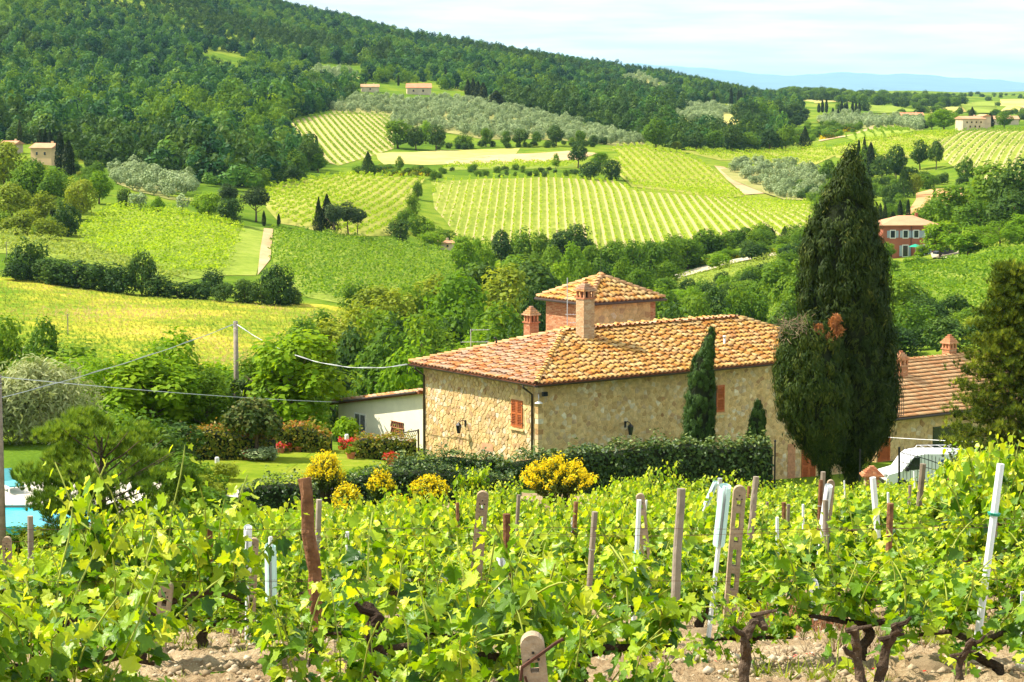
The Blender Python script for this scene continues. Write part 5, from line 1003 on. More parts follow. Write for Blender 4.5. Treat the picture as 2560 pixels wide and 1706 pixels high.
L_dead = leaf_mat('dead cypress spray', [(0, (.28, .10, .03)), (1, (.50, .22, .08))], .2, objw=.05)
TERRA = plain('terracotta', (.48, .17, .08), .85, .15, .25, 8)
CORE = plain('dark foliage filler', (.018, .024, .010), .95, .05, .5, 4)  # filler inside the foliage, its inner shade put into the dark colour
DRYT = plain('dry twigs', (.26, .19, .12), .95, .05, .4, 8)
def hedge(name, line, Y, th, leaf, mat, label, cat='hedge', dens=130, base=None, core=CORE, topn=1.0):
    """line: [(px, top row)...] at one depth; foot on the land"""
    rng = np.random.default_rng(int(line[0][0])); px = [a for a, _ in line]; W0, W1 = px[0], px[-1]
    A = GP(W0, Y); L = (W1 - W0) / F * Y; e = empty(name, GP((W0 + W1) / 2, Y), label, cat); c = e.location
    n = int(dens * (L * 2.4 + th * L)); t = rng.uniform(0, 1, n); top = np.array([P(W0 + (W1 - W0) * k, np.interp(W0 + (W1 - W0) * k, px, [b for _, b in line]), Y).z for k in np.linspace(0, 1, 60)])
    x = A.x + t * L; zt = np.interp(t, np.linspace(0, 1, 60), top) + .10 * np.sin(x * 3.1) * np.sin(x * 1.3 + 2); zb = gz(x, np.full(n, Y)) - .1; h = zt - zb
    side = rng.uniform(0, 1, n); f = rng.uniform(0, 1, n); yy = np.zeros(n); zz = np.zeros(n); N = np.zeros((n, 3))
    fr = side < .62; yy[fr] = -th / 2; zz[fr] = f[fr] * h[fr]; N[fr] = (0, -1, .25)
    tp = ~fr; yy[tp] = (f[tp] - .5) * th; zz[tp] = h[tp]; N[tp] = (0, 0, 1)
    rag = rng.normal(0, .075, n); pos = np.c_[x, Y + yy + rag * (fr * 1.0) + .09 * np.sin(x * 5 + zz * 4), zb + zz + np.where(tp, np.abs(rng.normal(0, .17, n)) * topn * (.5 + .8 * (np.sin(x * 2.3) * np.sin(x * .9 + 1) > 0)), rag)]
    N = N + .75 * unit(n, rng)
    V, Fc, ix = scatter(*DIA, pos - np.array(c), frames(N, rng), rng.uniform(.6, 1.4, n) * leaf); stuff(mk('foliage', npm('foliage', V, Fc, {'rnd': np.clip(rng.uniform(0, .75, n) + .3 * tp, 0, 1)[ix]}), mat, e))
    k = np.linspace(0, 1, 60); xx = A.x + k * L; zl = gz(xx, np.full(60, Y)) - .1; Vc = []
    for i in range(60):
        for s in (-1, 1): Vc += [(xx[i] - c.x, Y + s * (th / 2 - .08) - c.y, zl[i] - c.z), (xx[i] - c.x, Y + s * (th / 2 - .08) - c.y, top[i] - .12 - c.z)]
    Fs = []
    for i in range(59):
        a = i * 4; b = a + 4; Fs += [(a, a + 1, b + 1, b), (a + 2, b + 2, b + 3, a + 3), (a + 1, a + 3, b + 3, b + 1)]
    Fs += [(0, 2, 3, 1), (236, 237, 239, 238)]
    MB().add(Vc, Fs).obj('dark_filler', core, e); return e  # solid dark block added behind the leaves to stop see-through
hedge('laurel_hedge', [(1240, 1160), (1300, 1152), (1400, 1138), (1460, 1122), (1540, 1128), (1640, 1112), (1730, 1108), (1800, 1122), (1870, 1108), (1935, 1112)], 97.5, 1.5, .15, L_hedge, 'long dark laurel hedge in front of the shaded stone wall', dens=170)
hedge('laurel_hedge', [(985, 1152), (1060, 1148), (1130, 1140), (1200, 1148), (1262, 1142)], 98.5, 1.4, .13, L_hedge, 'lighter laurel hedge in front of the sunlit gable wall', dens=170)
hedge('laurel_hedge', [(600, 1222), (650, 1212), (730, 1206), (760, 1216), (800, 1224)], 88.0, 1.2, .12, L_hedge, 'low clipped hedge in front of the lawn')
hedge('laurel_hedge', [(840, 1215), (900, 1188), (960, 1180), (1040, 1172), (1110, 1176), (1180, 1186), (1290, 1190)], 90.0, 1.3, .12, L_hedge, 'dark hedge behind the yellow broom left of centre')
hedge('photinia_hedge', [(885, 1100), (930, 1096), (985, 1098), (1042, 1102)], 106.0, 1.2, .14, L_phot, 'red-tipped photinia hedge below the lattice fence')
hedge('photinia_hedge', [(690, 1074), (730, 1062), (780, 1070), (830, 1096)], 107.5, 1.3, .14, L_phot, 'red-tipped photinia hedge behind the flower pots')
hedge('photinia_hedge', [(425, 1080), (500, 1072), (560, 1078), (610, 1086), (690, 1098)], 104.5, 1.3, .14, L_phot, 'shaded photinia hedge left of the garden tree')
def clump_crown(name, prof, H, nclump, per, cr, leaf, mat, parent, seed, up=1.0, tmpl=SLIM, inner=.88, cx=None, core=True):
    """prof: [(t, radius)...], t = 0 at the foot; tufts gathered in lumps over the outline, cx: sideways drift"""
    rng = np.random.default_rng(seed); ts, rs = zip(*prof); cxs = cx or [(0, 0), (1, 0)]
    t = rng.uniform(0, 1, nclump * 3); w = np.interp(t, ts, rs); t = t[rng.uniform(0, max(rs), len(t)) < w + .12 * max(rs)][:nclump]; n = len(t); a = rng.uniform(0, 2 * PI, n)
    r = np.interp(t, ts, rs) * rng.uniform(.80, 1.08, n); c = np.c_[r * np.cos(a) + np.interp(t, *zip(*cxs)), r * np.sin(a), t * H]
    i = np.repeat(np.arange(n), per); m = len(i); d = unit(m, rng); out = np.c_[np.cos(a[i]), np.sin(a[i]), np.zeros(m)]
    cs = cr * rng.uniform(.6, 1.3, n); pos = c[i] + d * (cs[i] * rng.uniform(.3, 1, m))[:, None] * np.array([[1, 1, 1.7]])
    N = out * .7 + d * .9 + unit(m, rng) * .35; Rm = frames(N, rng, rng.normal(0, .55, m))
    V, Fc, ix = scatter(*tmpl, pos, Rm, rng.uniform(.6, 1.4, m) * leaf); rr = np.clip(.5 * rng.uniform(0, 1, n)[i] + .5 * rng.uniform(0, 1, m), 0, 1)
    o = mk(name, npm(name, V, Fc, {'rnd': rr[ix]}), mat, parent)
    if core:
        pts = [(np.interp(k, *zip(*cxs)), 0, k * H) for k in np.linspace(0, 1, 24)]; MB().tube(pts, [max(.02, np.interp(k, ts, rs) * inner) for k in np.linspace(0, 1, 24)], 14, jit=.10).obj('dark_filler', CORE, parent)  # solid dark core added inside the crown, no real twigs
    return o
L_cyp_lit = leaf_mat('sunlit cypress sprays', [(0, (.012, .030, .004)), (.55, (.032, .060, .007)), (.85, (.085, .115, .014)), (1, (.24, .23, .04))], .15)  # cypress green made lighter: the stronger light on this tree is in the colour
def big_cypress(px, Y, rows, label, seed, n, per, cr, leaf, mat=L_cyp, name='cypress_tree', trunk=.16):
    b = GP(px, Y); e = empty(name, b, label, 'tree'); zt = P(px, rows[0][0], Y).z - b.z; H = zt
    pr = []; cx = []
    for py, cxp, hw in reversed(rows):
        t = (P(px, py, Y).z - b.z) / H; pr.append((t, hw / F * Y)); cx.append((t, (cxp - px) / F * Y))
    pr = [(0, .02)] + pr if pr[0][0] > 0 else pr
    clump_crown('crown', pr, H, n, per, cr, leaf, mat, e, seed, cx=cx)
    MB().tube([(0, 0, -.3), (0, 0, H * .2), (cx[len(cx) // 2][1], 0, H * .6)], [trunk * 1.3, trunk, trunk * .5], 8, jit=.12).obj('trunk', BARK, e); return e
big_cypress(2128, 101.5, [(380, 2116, 4), (420, 2116, 24), (470, 2112, 46), (544, 2102, 74), (642, 2098, 100), (762, 2102, 108), (870, 2126, 100), (979, 2132, 104), (1045, 2132, 94), (1110, 2128, 70), (1150, 2126, 36), (1172, 2128, 10)], 'very tall dark cypress towering over the right end of the farmhouse', 3, 1000, 90, .34, .22)
sc_ = big_cypress(2060, 99.8, [(806, 2012, 30), (830, 2016, 66), (900, 2022, 82), (979, 2028, 90), (1045, 2034, 84), (1105, 2048, 52), (1150, 2058, 24), (1165, 2060, 8)], 'shorter broad cypress with dead brown twigs on its crown', 4, 560, 80, .31, .20, L_cyp_lit)
def dead_bits():
    rng = random.Random(8); b = Vector(sc_.location); m = MB()
    for k in range(130):
        p = P(rng.uniform(1952, 2025), rng.uniform(800, 850), 99.4 + rng.uniform(-.9, .5)) - b; d = Vector((rng.uniform(-1, .6), rng.uniform(-.7, .3), rng.uniform(-.5, .9))).normalized(); q = p + d * rng.uniform(.25, .6); m.tube([p, p.lerp(q, .5) + Vector((0, 0, rng.uniform(-.06, .1))), q], [.014, .009, .004], 4, False)
    m.obj('dead_twigs', DRYT, sc_); r = np.random.default_rng(4); n = 900
    c = np.array([P(x, y, 99.0) - b for x, y in ((2045, 822), (2052, 838), (2085, 812), (2096, 828), (2070, 845), (2090, 800))]); i = r.integers(0, len(c), n); pos = c[i] + unit(n, r) * r.uniform(.05, .26, n)[:, None]
    V, Fc, ix = scatter(*SLIM, pos, frames(unit(n, r) + np.array([[0, -.6, .3]]), r), r.uniform(.12, .3, n)); mk('dead_spray', npm('dead_spray', V, Fc, {'rnd': r.uniform(0, 1, n)[ix]}), L_dead, sc_)
dead_bits()
L_cyp2 = leaf_mat('young cypress sprays', [(0, (.018, .045, .010)), (.5, (.045, .095, .016)), (1, (.10, .17, .03))], .15)
big_cypress(1742, 99.6, [(822, 1776, 3), (850, 1770, 12), (900, 1757, 24), (960, 1750, 32), (1030, 1746, 36), (1090, 1744, 38), (1140, 1742, 34)], 'slim leaning cypress in front of the shaded stone wall', 5, 420, 60, .14, .15, L_cyp2, trunk=.08)
big_cypress(1890, 99.6, [(1006, 1893, 4), (1030, 1893, 14), (1070, 1891, 23), (1110, 1890, 28), (1150, 1890, 28)], 'small young cypress right of the slim leaning one', 6, 190, 60, .12, .14, L_cyp2, trunk=.06)
# needle tufts
def tuft(n=14, L=1.0, w=.028, spread_=.55, seed=1):
    r = np.random.default_rng(seed); V = []; Fs = []
    for k in range(n):
        a = 2 * PI * k / n + r.uniform(-.2, .2); s = spread_ * r.uniform(.35, 1.2); d = np.array([math.cos(a) * s, math.sin(a) * s, 1]); d /= np.linalg.norm(d); u = np.array([-math.sin(a), math.cos(a), 0]); i = len(V)
        V += [tuple(-u * w), tuple(u * w), tuple(d * L * r.uniform(.75, 1.1))]; Fs.append((i, i + 1, i + 2))
    return np.array(V), np.array(Fs)
TUFT = tuft(18, 1.0, .040, .8)
def young_pine():
    b = GP(262, 77.0); e = empty('young_pine', b, 'bushy young pine with upright needle tufts beside the swimming pool', 'tree'); rng = np.random.default_rng(17); rd = random.Random(17); br = MB(); pts = []
    H = P(262, 1022, 77).z - b.z; tr = [Vector((0, 0, -.3)), Vector((.03, 0, H * .3)), Vector((-.08, .05, H * .55)), Vector((-.02, 0, H * .82))]
    MB().tube(tr, [.12, .10, .075, .035], 8, jit=.1).obj('trunk', BARK, e)
    for k in range(30):
        t = rd.uniform(.15, .8); a = k * 2.39; p = Vector((0, 0, H * t)); ln = (2.6 if t < .5 else 2.6 - 3.0 * (t - .5)) * rd.uniform(.7, 1.0); d = Vector((math.cos(a), math.sin(a), .25 + .4 * t)); q = p + d * ln * .55; MB().tube([p, q, p + d * ln + Vector((0, 0, .15))], [.035, .024, .01], 5, False).obj('branch', BARK, e)
    c = []
    while len(c) < 64:
        v = rng.uniform(-1, 1, 3)
        if (v ** 2).sum() < 1 and (v ** 2).sum() > .25: c.append((v[0] * 2.95, v[1] * 2.3, H * .48 + v[2] * H * .48, rng.uniform(.35, .62)))
    for cx_, cy_, cz_, cr_ in c:
        for v in unit(95, rng):
            if v[2] > -.45: pts.append(Vector((cx_, cy_, cz_)) + Vector(v * cr_ * rng.uniform(.7, 1.05) * np.array([1.2, 1.2, .8])))
    pos = np.array(pts); n = len(pos); N = unit(n, rng) * .55 + np.array([[0, 0, 1.0]]) + .25 * pos / np.linalg.norm(pos, axis=1, keepdims=True)
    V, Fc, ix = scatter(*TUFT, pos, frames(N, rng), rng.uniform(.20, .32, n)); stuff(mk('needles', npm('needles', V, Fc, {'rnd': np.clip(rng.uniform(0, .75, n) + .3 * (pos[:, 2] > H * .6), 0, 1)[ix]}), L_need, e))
young_pine()
def layered_pine():
    Y = 86.0; b = GP(2518, Y); e = empty('layered_pine', b, 'dark layered pine with sunlit needle clumps at the right edge', 'tree'); rng = np.random.default_rng(23); rd = random.Random(23); H = P(2518, 660, Y).z - b.z; pts = []; cl = []
    MB().tube([(0, 0, -.3), (.05, 0, H * .4), (-.05, 0, H * .98)], [.17, .12, .03], 8, jit=.1).obj('trunk', BARK, e)
    for k in range(110):
        t = .05 + .93 * (k + .5) / 110; a = k * 2.39; R = 2.75 * (1 - t) ** .62 * rd.uniform(.75, 1.1) + .12; p = Vector((0, 0, H * t)); d = Vector((math.cos(a), math.sin(a), 0)); q = p + d * R * .6 + Vector((0, 0, -.05 * R)); r_ = p + d * R + Vector((0, 0, .10 * R))
        MB().tube([p, q, r_], [.03, .02, .008], 5, False).obj('branch', BARK, e)
        for s in np.linspace(.3, 1, 7):
            c = p.lerp(q, s * 1.6) if s < .62 else q.lerp(r_, (s - .62) / .38); up = rd.uniform(0, 1)
            for j in range(15): pts.append(c + Vector((rd.gauss(0, .2), rd.gauss(0, .2), rd.gauss(.06, .1)))); cl.append(up)
    pos = np.array(pts); n = len(pos); N = unit(n, rng) * .7 + np.array([[0, 0, .8]])
    V, Fc, ix = scatter(*tuft(14, 1, .05, 1.0, 3), pos, frames(N, rng), rng.uniform(.17, .30, n)); stuff(mk('needles', npm('needles', V, Fc, {'rnd': np.clip(.5 * np.array(cl) + rng.uniform(0, .5, n), 0, 1)[ix]}), L_need2, e))
layered_pine()
def special_tree(name, px, top, Y, wpx, mat, label, leaf, nleaf, tm, nl, seed, base=.2, lr=(.2, .34), trunks=1, up=.5, ragged=.2):
    b = GP(px, Y); H = P(px, top, Y).z - b.z; R = wpx / F * Y / 2; e = empty(name, b, label, 'tree'); mk('crown', lobes_crown(seed, H, R, H * base, nl, nleaf, leaf, lr, tm, up, ragged=ragged), mat, e)
    for k in range(trunks):
        a = k * 2.2 + .6; o = .12 if trunks > 1 else 0; MB().tube([(o * math.cos(a), o * math.sin(a), -.2), (o * 2 * math.cos(a), o * 2 * math.sin(a), H * base * .8), (R * .45 * math.cos(a), R * .4 * math.sin(a), H * .62)], [.11, .085, .04], 7, jit=.12).obj('trunk', BARK, e)
    return e
special_tree('willow_tree', 110, 905, 108.0, 330, L_pale, 'pale silvery windblown tree behind the young pine', .34, 9000, SLIM, 34, 301, .02, (.22, .36), 2, .2, .3)
special_tree('willow_tree', -20, 930, 106.0, 200, L_pale, 'pale silvery shrub at the left edge behind the wooden pole', .34, 5000, SLIM, 24, 302, .02, (.22, .36), 2, .2, .3)
special_tree('garden_tree', 640, 1004, 104.0, 165, L_garden, 'small multi-stemmed garden tree with dark coppery crown', .20, 3600, DIA, 24, 303, .42, (.24, .38), 4)
special_tree('garden_tree', 800, 1040, 118.0, 90, L_brt, 'light green shrub tree left of the outbuilding', .22, 1800, DIA, 18, 304, .05, (.24, .38), 2)
special_tree('garden_tree', 866, 1045, 115.5, 95, L_brt, 'light green flowering shrub in front of the barred window', .18, 2000, DIA, 18, 305, .1, (.2, .34), 2)
def broom(px, top, base, Y, wpx, label, seed, nf=2600, stalk=.35, group='yellow broom bushes'):
    b = GP(px, Y); b.z = P(px, base, Y).z; rng = np.random.default_rng(seed); H = P(px, top, Y).z - b.z; R = wpx / F * Y / 2; e = empty('broom_bush', b, label, 'bush', group); st = MB(); rd = random.Random(seed); tips = []
    for k in range(150):
        a = rd.uniform(0, 2 * PI); r = R * math.sqrt(rd.uniform(0, 1)) * .95; hz = H * (1 - .45 * (r / R) ** 2) * rd.uniform(.75, 1.02); p = Vector((r * .25 * math.cos(a), r * .25 * math.sin(a), 0)); m = Vector((r * .55 * math.cos(a), r * .55 * math.sin(a), hz * .55)); q = Vector((r * math.cos(a), r * math.sin(a), hz))
        st.tube([p, m, q], [.014, .008, .004], 3, False); tips.append((m, q))
    st.obj('stems', BARK if stalk > .4 else MATS['broom twigs'], e); i = rng.integers(0, len(tips), nf); s = rng.uniform(stalk, 1.02, nf) ** .7
    pos = np.array([tuple(tips[a][0].lerp(tips[a][1], f)) for a, f in zip(i, s)]) + rng.normal(0, .045, (nf, 3))
    V, Fc, ix = scatter(*DIA, pos, frames(unit(nf, rng) + np.array([[0, -.3, .5]]), rng), rng.uniform(.05, .11, nf)); stuff(mk('flowers', npm('flowers', V, Fc, {'rnd': rng.uniform(0, 1, nf)[ix]}), L_broom, e))
    ng = nf; s = rng.uniform(0, .8, ng); i = rng.integers(0, len(tips), ng); pos = np.array([tuple((Vector((0, 0, 0)) + tips[a][0] * .8).lerp(tips[a][1], f)) for a, f in zip(i, s)]) + rng.normal(0, .06, (ng, 3))
    V, Fc, ix = scatter(*SLIM, pos, frames(unit(ng, rng), rng), rng.uniform(.12, .26, ng)); stuff(mk('twigs', npm('twigs', V, Fc, {'rnd': rng.uniform(0, 1, ng)[ix]}), L_twig, e))
broom(1395, 1136, 1262, 88.0, 215, 'large round yellow broom bush in front of the long laurel hedge', 61, 5200)
broom(812, 1122, 1262, 90.0, 115, 'tall yellow broom bush on bare stems beside the lawn', 62, 2400, .5)
broom(868, 1205, 1290, 84.0, 85, 'low yellow broom below the tall stemmed broom', 63, 1500)
broom(952, 1168, 1262, 86.0, 75, 'small yellow broom above the dead twigs', 64, 1400)
broom(1075, 1182, 1268, 85.0, 120, 'yellow broom between the dark hedge and the concrete post', 65, 2000)
broom(850, 1255, 1310, 80.0, 70, 'lowest yellow broom just behind the vines', 66, 900)
broom(1000, 1235, 1300, 82.0, 80, 'sparse yellow broom behind the front vines', 67, 700)
def far_broom(pts, label):
    for x, y in pts:
        g = hit(x, y); n = 220; r = np.random.default_rng(int(x)); e = empty('broom_bush', g, label, 'bush', label); s = g.y / 5800 * 22
        pos = unit(n, r) * r.uniform(.4, 1, n)[:, None] * np.array([[s * 1.1, s * .8, s * .6]]); pos[:, 2] = np.abs(pos[:, 2]); V, Fc, ix = scatter(*DIA, pos, frames(unit(n, r), r), s * r.uniform(.12, .3, n)); stuff(mk('flowers', npm('flowers', V, Fc, {'rnd': r.uniform(0, 1, n)[ix]}), L_broom, e))
        tree('shrub', L_mid, g, s * .9, s * 2.4, 'green scrub bush among the far yellow broom', 'scrub among broom')
far_broom([(1680, 678), (1705, 672), (1730, 668), (1755, 664), (1775, 656), (1800, 650), (1840, 645), (1900, 638), (1930, 632)], 'yellow broom bush along the pale track in the valley')
far_broom([(1920, 330), (1940, 334), (1960, 336), (1985, 340), (2010, 343), (2040, 342), (2065, 340), (2090, 336), (2120, 330), (1950, 322), (1935, 345), (2070, 348)], 'far yellow broom bush on the slope above the pale track')
far_broom([(900, 435), (945, 432), (965, 430), (985, 440), (1030, 438), (1050, 432), (1070, 440)], 'yellow broom bush in the bank above the ribbed vineyard')
# pots
def pot(px, py, Y, r, h, label, mat=L_red, fl=140, spread_=1.7):
    b = GP(px, Y); b.z = max(b.z, P(px, py, Y).z - .02); e = empty('flower_pot', b, label, 'flower pot', 'terracotta flower pots'); MB().lathe([(r * .62, 0), (r * .95, h * .82), (r * 1.1, h * .82), (r * 1.1, h), (r * .9, h), (r * .85, h * .9)], 12).obj('pot', TERRA, e, False)
    rr = np.random.default_rng(int(px)); pos = unit(fl, rr) * np.array([[r * spread_, r * spread_, r * 1.3]]) * rr.uniform(.3, 1, fl)[:, None]; pos[:, 2] = np.abs(pos[:, 2]) + h
    for nm, mt, k0 in (('flowers', mat, 0), ('leaves', L_brt, 1)):
        V, Fc, ix = scatter(*DIA, pos * (1 if k0 == 0 else .92), frames(unit(fl, rr) + np.array([[0, 0, .6]]), rr), rr.uniform(.07, .15, fl)); stuff(mk(nm, npm(nm, V, Fc, {'rnd': rr.uniform(0, 1, fl)[ix]}), mt, e))
for a in ((618, 1171, 104, .24, .36, 'terracotta pot with red and white flowers left of the garden tree'), (702, 1160, 106.5, .20, .3, 'terracotta pot right of the garden tree stems'), (724, 1158, 107, .17, .28, 'second terracotta pot right of the garden tree'), (746, 1158, 107, .20, .32, 'third terracotta pot on the low stone edge', L_gold), (877, 1164, 105, .22, .36, 'terracotta pot with yellow-green plant in front of the red flowers', L_gold), (979, 1163, 103, .26, .34, 'wide terracotta pot on a foot on the lawn'), (914, 1150, 108, .18, .26, 'small round pot with pink flowers at the hedge end')): pot(*a)
for x, y, Y, w, h, lb in ((628, 1160, 108, 34, 24, 'red flower clump left behind the garden tree'), (690, 1158, 109, 26, 26, 'red flower clump right behind the garden tree'), (872, 1150, 108.5, 44, 34, 'bright red salvia clump beside the yellow broom'), (888, 1160, 107, 24, 18, 'dark red flower clump at the lawn edge')):
    g = GP(x, Y); e = empty('flower_bed', g, lb, 'flowers'); rr = np.random.default_rng(x); n = 260; s = np.array([[w / F * Y * .6, .35, h / F * Y]]); pos = rr.uniform(-1, 1, (n, 3)) * s; pos[:, 2] = np.abs(pos[:, 2])
    V, Fc, ix = scatter(*DIA, pos, frames(unit(n, rr), rr), rr.uniform(.08, .16, n)); stuff(mk('flowers', npm('flowers', V, Fc, {'rnd': rr.uniform(0, 1, n)[ix]}), L_red, e)); V, Fc, ix = scatter(*DIA, pos * np.array([[1, 1, .7]]), frames(unit(n, rr), rr), rr.uniform(.08, .16, n)); stuff(mk('leaves', npm('leaves', V, Fc, {'rnd': rr.uniform(0, 1, n)[ix]}), L_mid, e))
tree('shrub', L_grey, GP(655, 103.5), .75, 1.9, 'grey-green plant at the foot of the garden tree', rz=0)
for px, t, bt, Y, lb in ((543, 1143, 1178, 101, 'white garden lamp post left of the lawn'), (867, 1086, 1128, 110, 'white garden lamp post in front of the lattice fence')):
    g = GP(px, Y); h = P(px, t, Y).z - g.z; e = empty('garden_lamp', g, lb, 'garden lamp', 'garden lamps'); MB().tube([(0, 0, 0), (0, 0, h - .28)], .045, 8).obj('post', IRON, e); MB().lathe([(.09, 0), (.1, .02), (.1, .24), (.07, .28)], 10, (0, 0, h - .28)).obj('lamp_head', WHITEP, e)
def lattice_fence():
    A = P(822, 1112, 119.5); B = P(1046, 1076, 112.0); e = empty('lattice_fence', (A.x, A.y, -17.6), 'dark diagonal lattice fence in front of the cream outbuilding', 'fence'); o = Vector((A.x, A.y, -17.6)); d = B - A; h = 1.15; L = d.length; u = d / L
    for k in range(46):
        for s in (-1, 1):
            x0 = (k - 2) * .2; p, q = x0, x0 + s * h
            if min(p, q) < 0 or max(p, q) > L: continue
            M = A - o; MB().tube([M + u * p + Vector((0, 0.01 * s, -h)), M + u * q + Vector((0, .01 * s, 0))], .016, 4).obj('slat', BROWN, e)
    for z in (0, -h): MB().tube([A - o + Vector((0, 0, z)), B - o + Vector((0, 0, z))], .035, 4).obj('rail', BROWN, e)
    for k in range(4): p = A - o + d * (k / 3); MB().tube([p + Vector((0, 0, .05)), p + Vector((0, 0, -h - .5))], .05, 4).obj('post', BROWN, e)
lattice_fence()
# pool, deck, lounger
POOLW = bpy.data.materials.new('pool water'); POOLW.use_nodes = True
_b = POOLW.node_tree.nodes['Principled BSDF']; _b.inputs['Base Color'].default_value = (.02, .42, .52, 1); _b.inputs['Roughness'].default_value = .12
bump(POOLW.node_tree, _b, noise(POOLW.node_tree, 2.2, 3).outputs['Fac'], .25, .05)
DECK = plain('pale stone paving', (.66, .58, .47), .85, .2, .12, 1.2)
def pool():
    z = -15.55; A = P(-420, 1278, 86.5); mb = MB()
    x0, x1, y0, y1 = -27.0, -15.4, 82.5, 86.4
    struct(MB().box(((x0 + x1) / 2, (y0 + y1) / 2, z - .2), (x1 - x0, y1 - y0, .3)).obj('pool_water', POOLW))
    d = struct(MB().box(((x0 + x1) / 2, y1 + 2.7, z - .12), (x1 - x0 + 3, 5.2, .3)).box((x1 + .7, (y0 + y1) / 2, z - .121), (1.2, y1 - y0 - .02, .3)).obj('pool_deck', DECK))
    for k in range(16):
        struct_ = MB().box((x0 + .36 + k * .74, y1 + .16, z + .04), (.72, .34, .05)).obj('coping_stone', DECK, d)
    p = P(30, 1238, 89.5); p.z = z + .03; e = empty('sun_lounger', p, 'teal and white sun lounger on the pool deck', 'sun lounger', rz=.5); TEAL = plain('teal canvas', (.10, .35, .38), .8, .2, .1, 4)
    MB().box((0, 0, .30), (.62, 1.35, .05)).obj('seat', TEAL, e); MB().box((0, .85, .52), (.62, .62, .05), M=Matrix.Rotation(.75, 3, 'X')).obj('backrest', TEAL, e)
    MB().box((-.33, .1, .27), (.05, 1.9, .06)).box((.33, .1, .27), (.05, 1.9, .06)).obj('frame', WHITEP, e)
    for sx in (-1, 1):
        for sy in (-.7, .7): MB().box((sx * .31, sy, .13), (.05, .05, .26)).obj('leg', WHITEP, e)
pool()
for k, (px, Y, h, w, m, kd) in enumerate(sorted(((455, 92, 2.1, 2.6, 'g', 'bush'), (500, 90, 1.3, 2.2, 'y', 'shrub'), (530, 93, 1.0, 1.8, 'g', 'shrub'), (400, 94, 2.6, 3.4, 'd', 'bush'), (350, 98, 2.8, 3.6, 'g', 'bush'), (430, 100, 2.4, 3.2, 'd', 'bush'), (560, 97, .9, 1.6, 'y', 'shrub'), (770, 91, 1.0, 1.6, 'y', 'shrub'), (690, 90, .8, 1.6, 'g', 'shrub'), (940, 92, 1.3, 2.0, 'g', 'shrub'), (890, 94, 1.0, 1.8, 'g', 'shrub'), (300, 103, 2.6, 3.4, 'g', 'bush')))):
    tree(kd, {'g': L_mid, 'y': L_gold, 'd': L_dark}[m], GP(px, Y), h, w, 'garden bush, %s from the left around the lawn' % ordn(k + 1), 'garden bushes', name='garden_bush', cat='bush')
for k, (px, Y, h, w) in enumerate(((40, 78.5, 1.5, 2.2), (110, 78, 1.6, 2.4), (-20, 78, 1.5, 2.2), (175, 77.5, 1.6, 2.4), (300, 80, 1.6, 2.6), (345, 79, 1.9, 2.6), (395, 81, 1.5, 2.6), (430, 84, 1.4, 3), (470, 86, 1.2, 3), (520, 88, 1.0, 2.6))): tree('shrub', [L_mid, L_gold, L_brt][k % 3], GP(px, Y), h, w, 'leafy shrub between the swimming pool and the vines', 'shrubs behind the left vines')
patch('garden_path', [(555, 1226), (700, 1228), (770, 1226), (840, 1224), (845, 1244), (760, 1250), (560, 1246)], DECK, .06, 2, ymin=80)
WOODG = varied('weathered pole wood', [(0, (.22, .17, .12)), (1, (.34, .28, .22))], .9, .1, 5, .4, .5)
def pole(px, top, base, Y, r, label, name='utility_pole'):
    g = GP(px, Y); h = P(px, top, Y).z - g.z; e = empty(name, g, label, 'utility pole'); MB().tube([(0, 0, -.3), (0, 0, h * .5), (0, 0, h)], [r * 1.15, r, r * .85], 12).obj('shaft', WOODG, e, True)
    for z in (.05, .25, .42): MB().lathe([(r * .93, h - z - .03), (r * .93, h - z)], 12).obj('band', GALV, e)
    MB().tube([(-.06 - r, 0, h - .2), (r + .06, 0, h - .2)], .02, 6).obj('bracket', IRON, e); return g + Vector((0, 0, h - .15))
T1 = pole(593, 803, 1000, 124.0, .14, 'grey wooden utility pole rising from the acacia scrub'); T2 = pole(6, 938, 1305, 75.0, .155, 'brown wooden utility pole cut by the left edge')
def cable(a, b, sag, r, label, n=26, tw=True):
    a, b = Vector(a), Vector(b); e = empty('cable', a, label, 'cable'); pts = [a.lerp(b, k / n) + Vector((0, 0, -4 * sag * (k / n) * (1 - k / n))) - a for k in range(n + 1)]
    MB().tube(pts, r, 5).obj('strand', GALV, e)
    if tw: MB().tube([p + Vector((0, .03 * math.cos(i * 1.3), .03 * math.sin(i * 1.3) + .01)) for i, p in enumerate(pts)], r * .8, 5).obj('strand', GALV, e)
cable(T1, P(1018, 912, 108.5), .95, .015, 'twisted pale cable sagging from the pole to the farmhouse eave'); cable(T1, P(-60, 1010, 92.0), .25, .015, 'twisted pale cable running from the pole down to the left')
cable(T2 + Vector((0, 0, .1)), P(850, 1006, 121.0), .12, .014, 'thin pale cable from the left pole to the outbuilding', tw=False); cable(P(2165, 1090, 112.0), P(2440, 1105, 108.0), .03, .014, 'thin pale wire in front of the lower stone house', tw=False)
g_ = empty('ivy_clump', GP(597, 123.0) + Vector((0, 0, 2.0)), 'dark glossy ivy climbing the foot of the grey pole', 'ivy'); mk('leaves', lobes_crown(77, 2.2, .75, -1.4, 14, 1500, .16, (.3, .5)), L_hedge, g_)
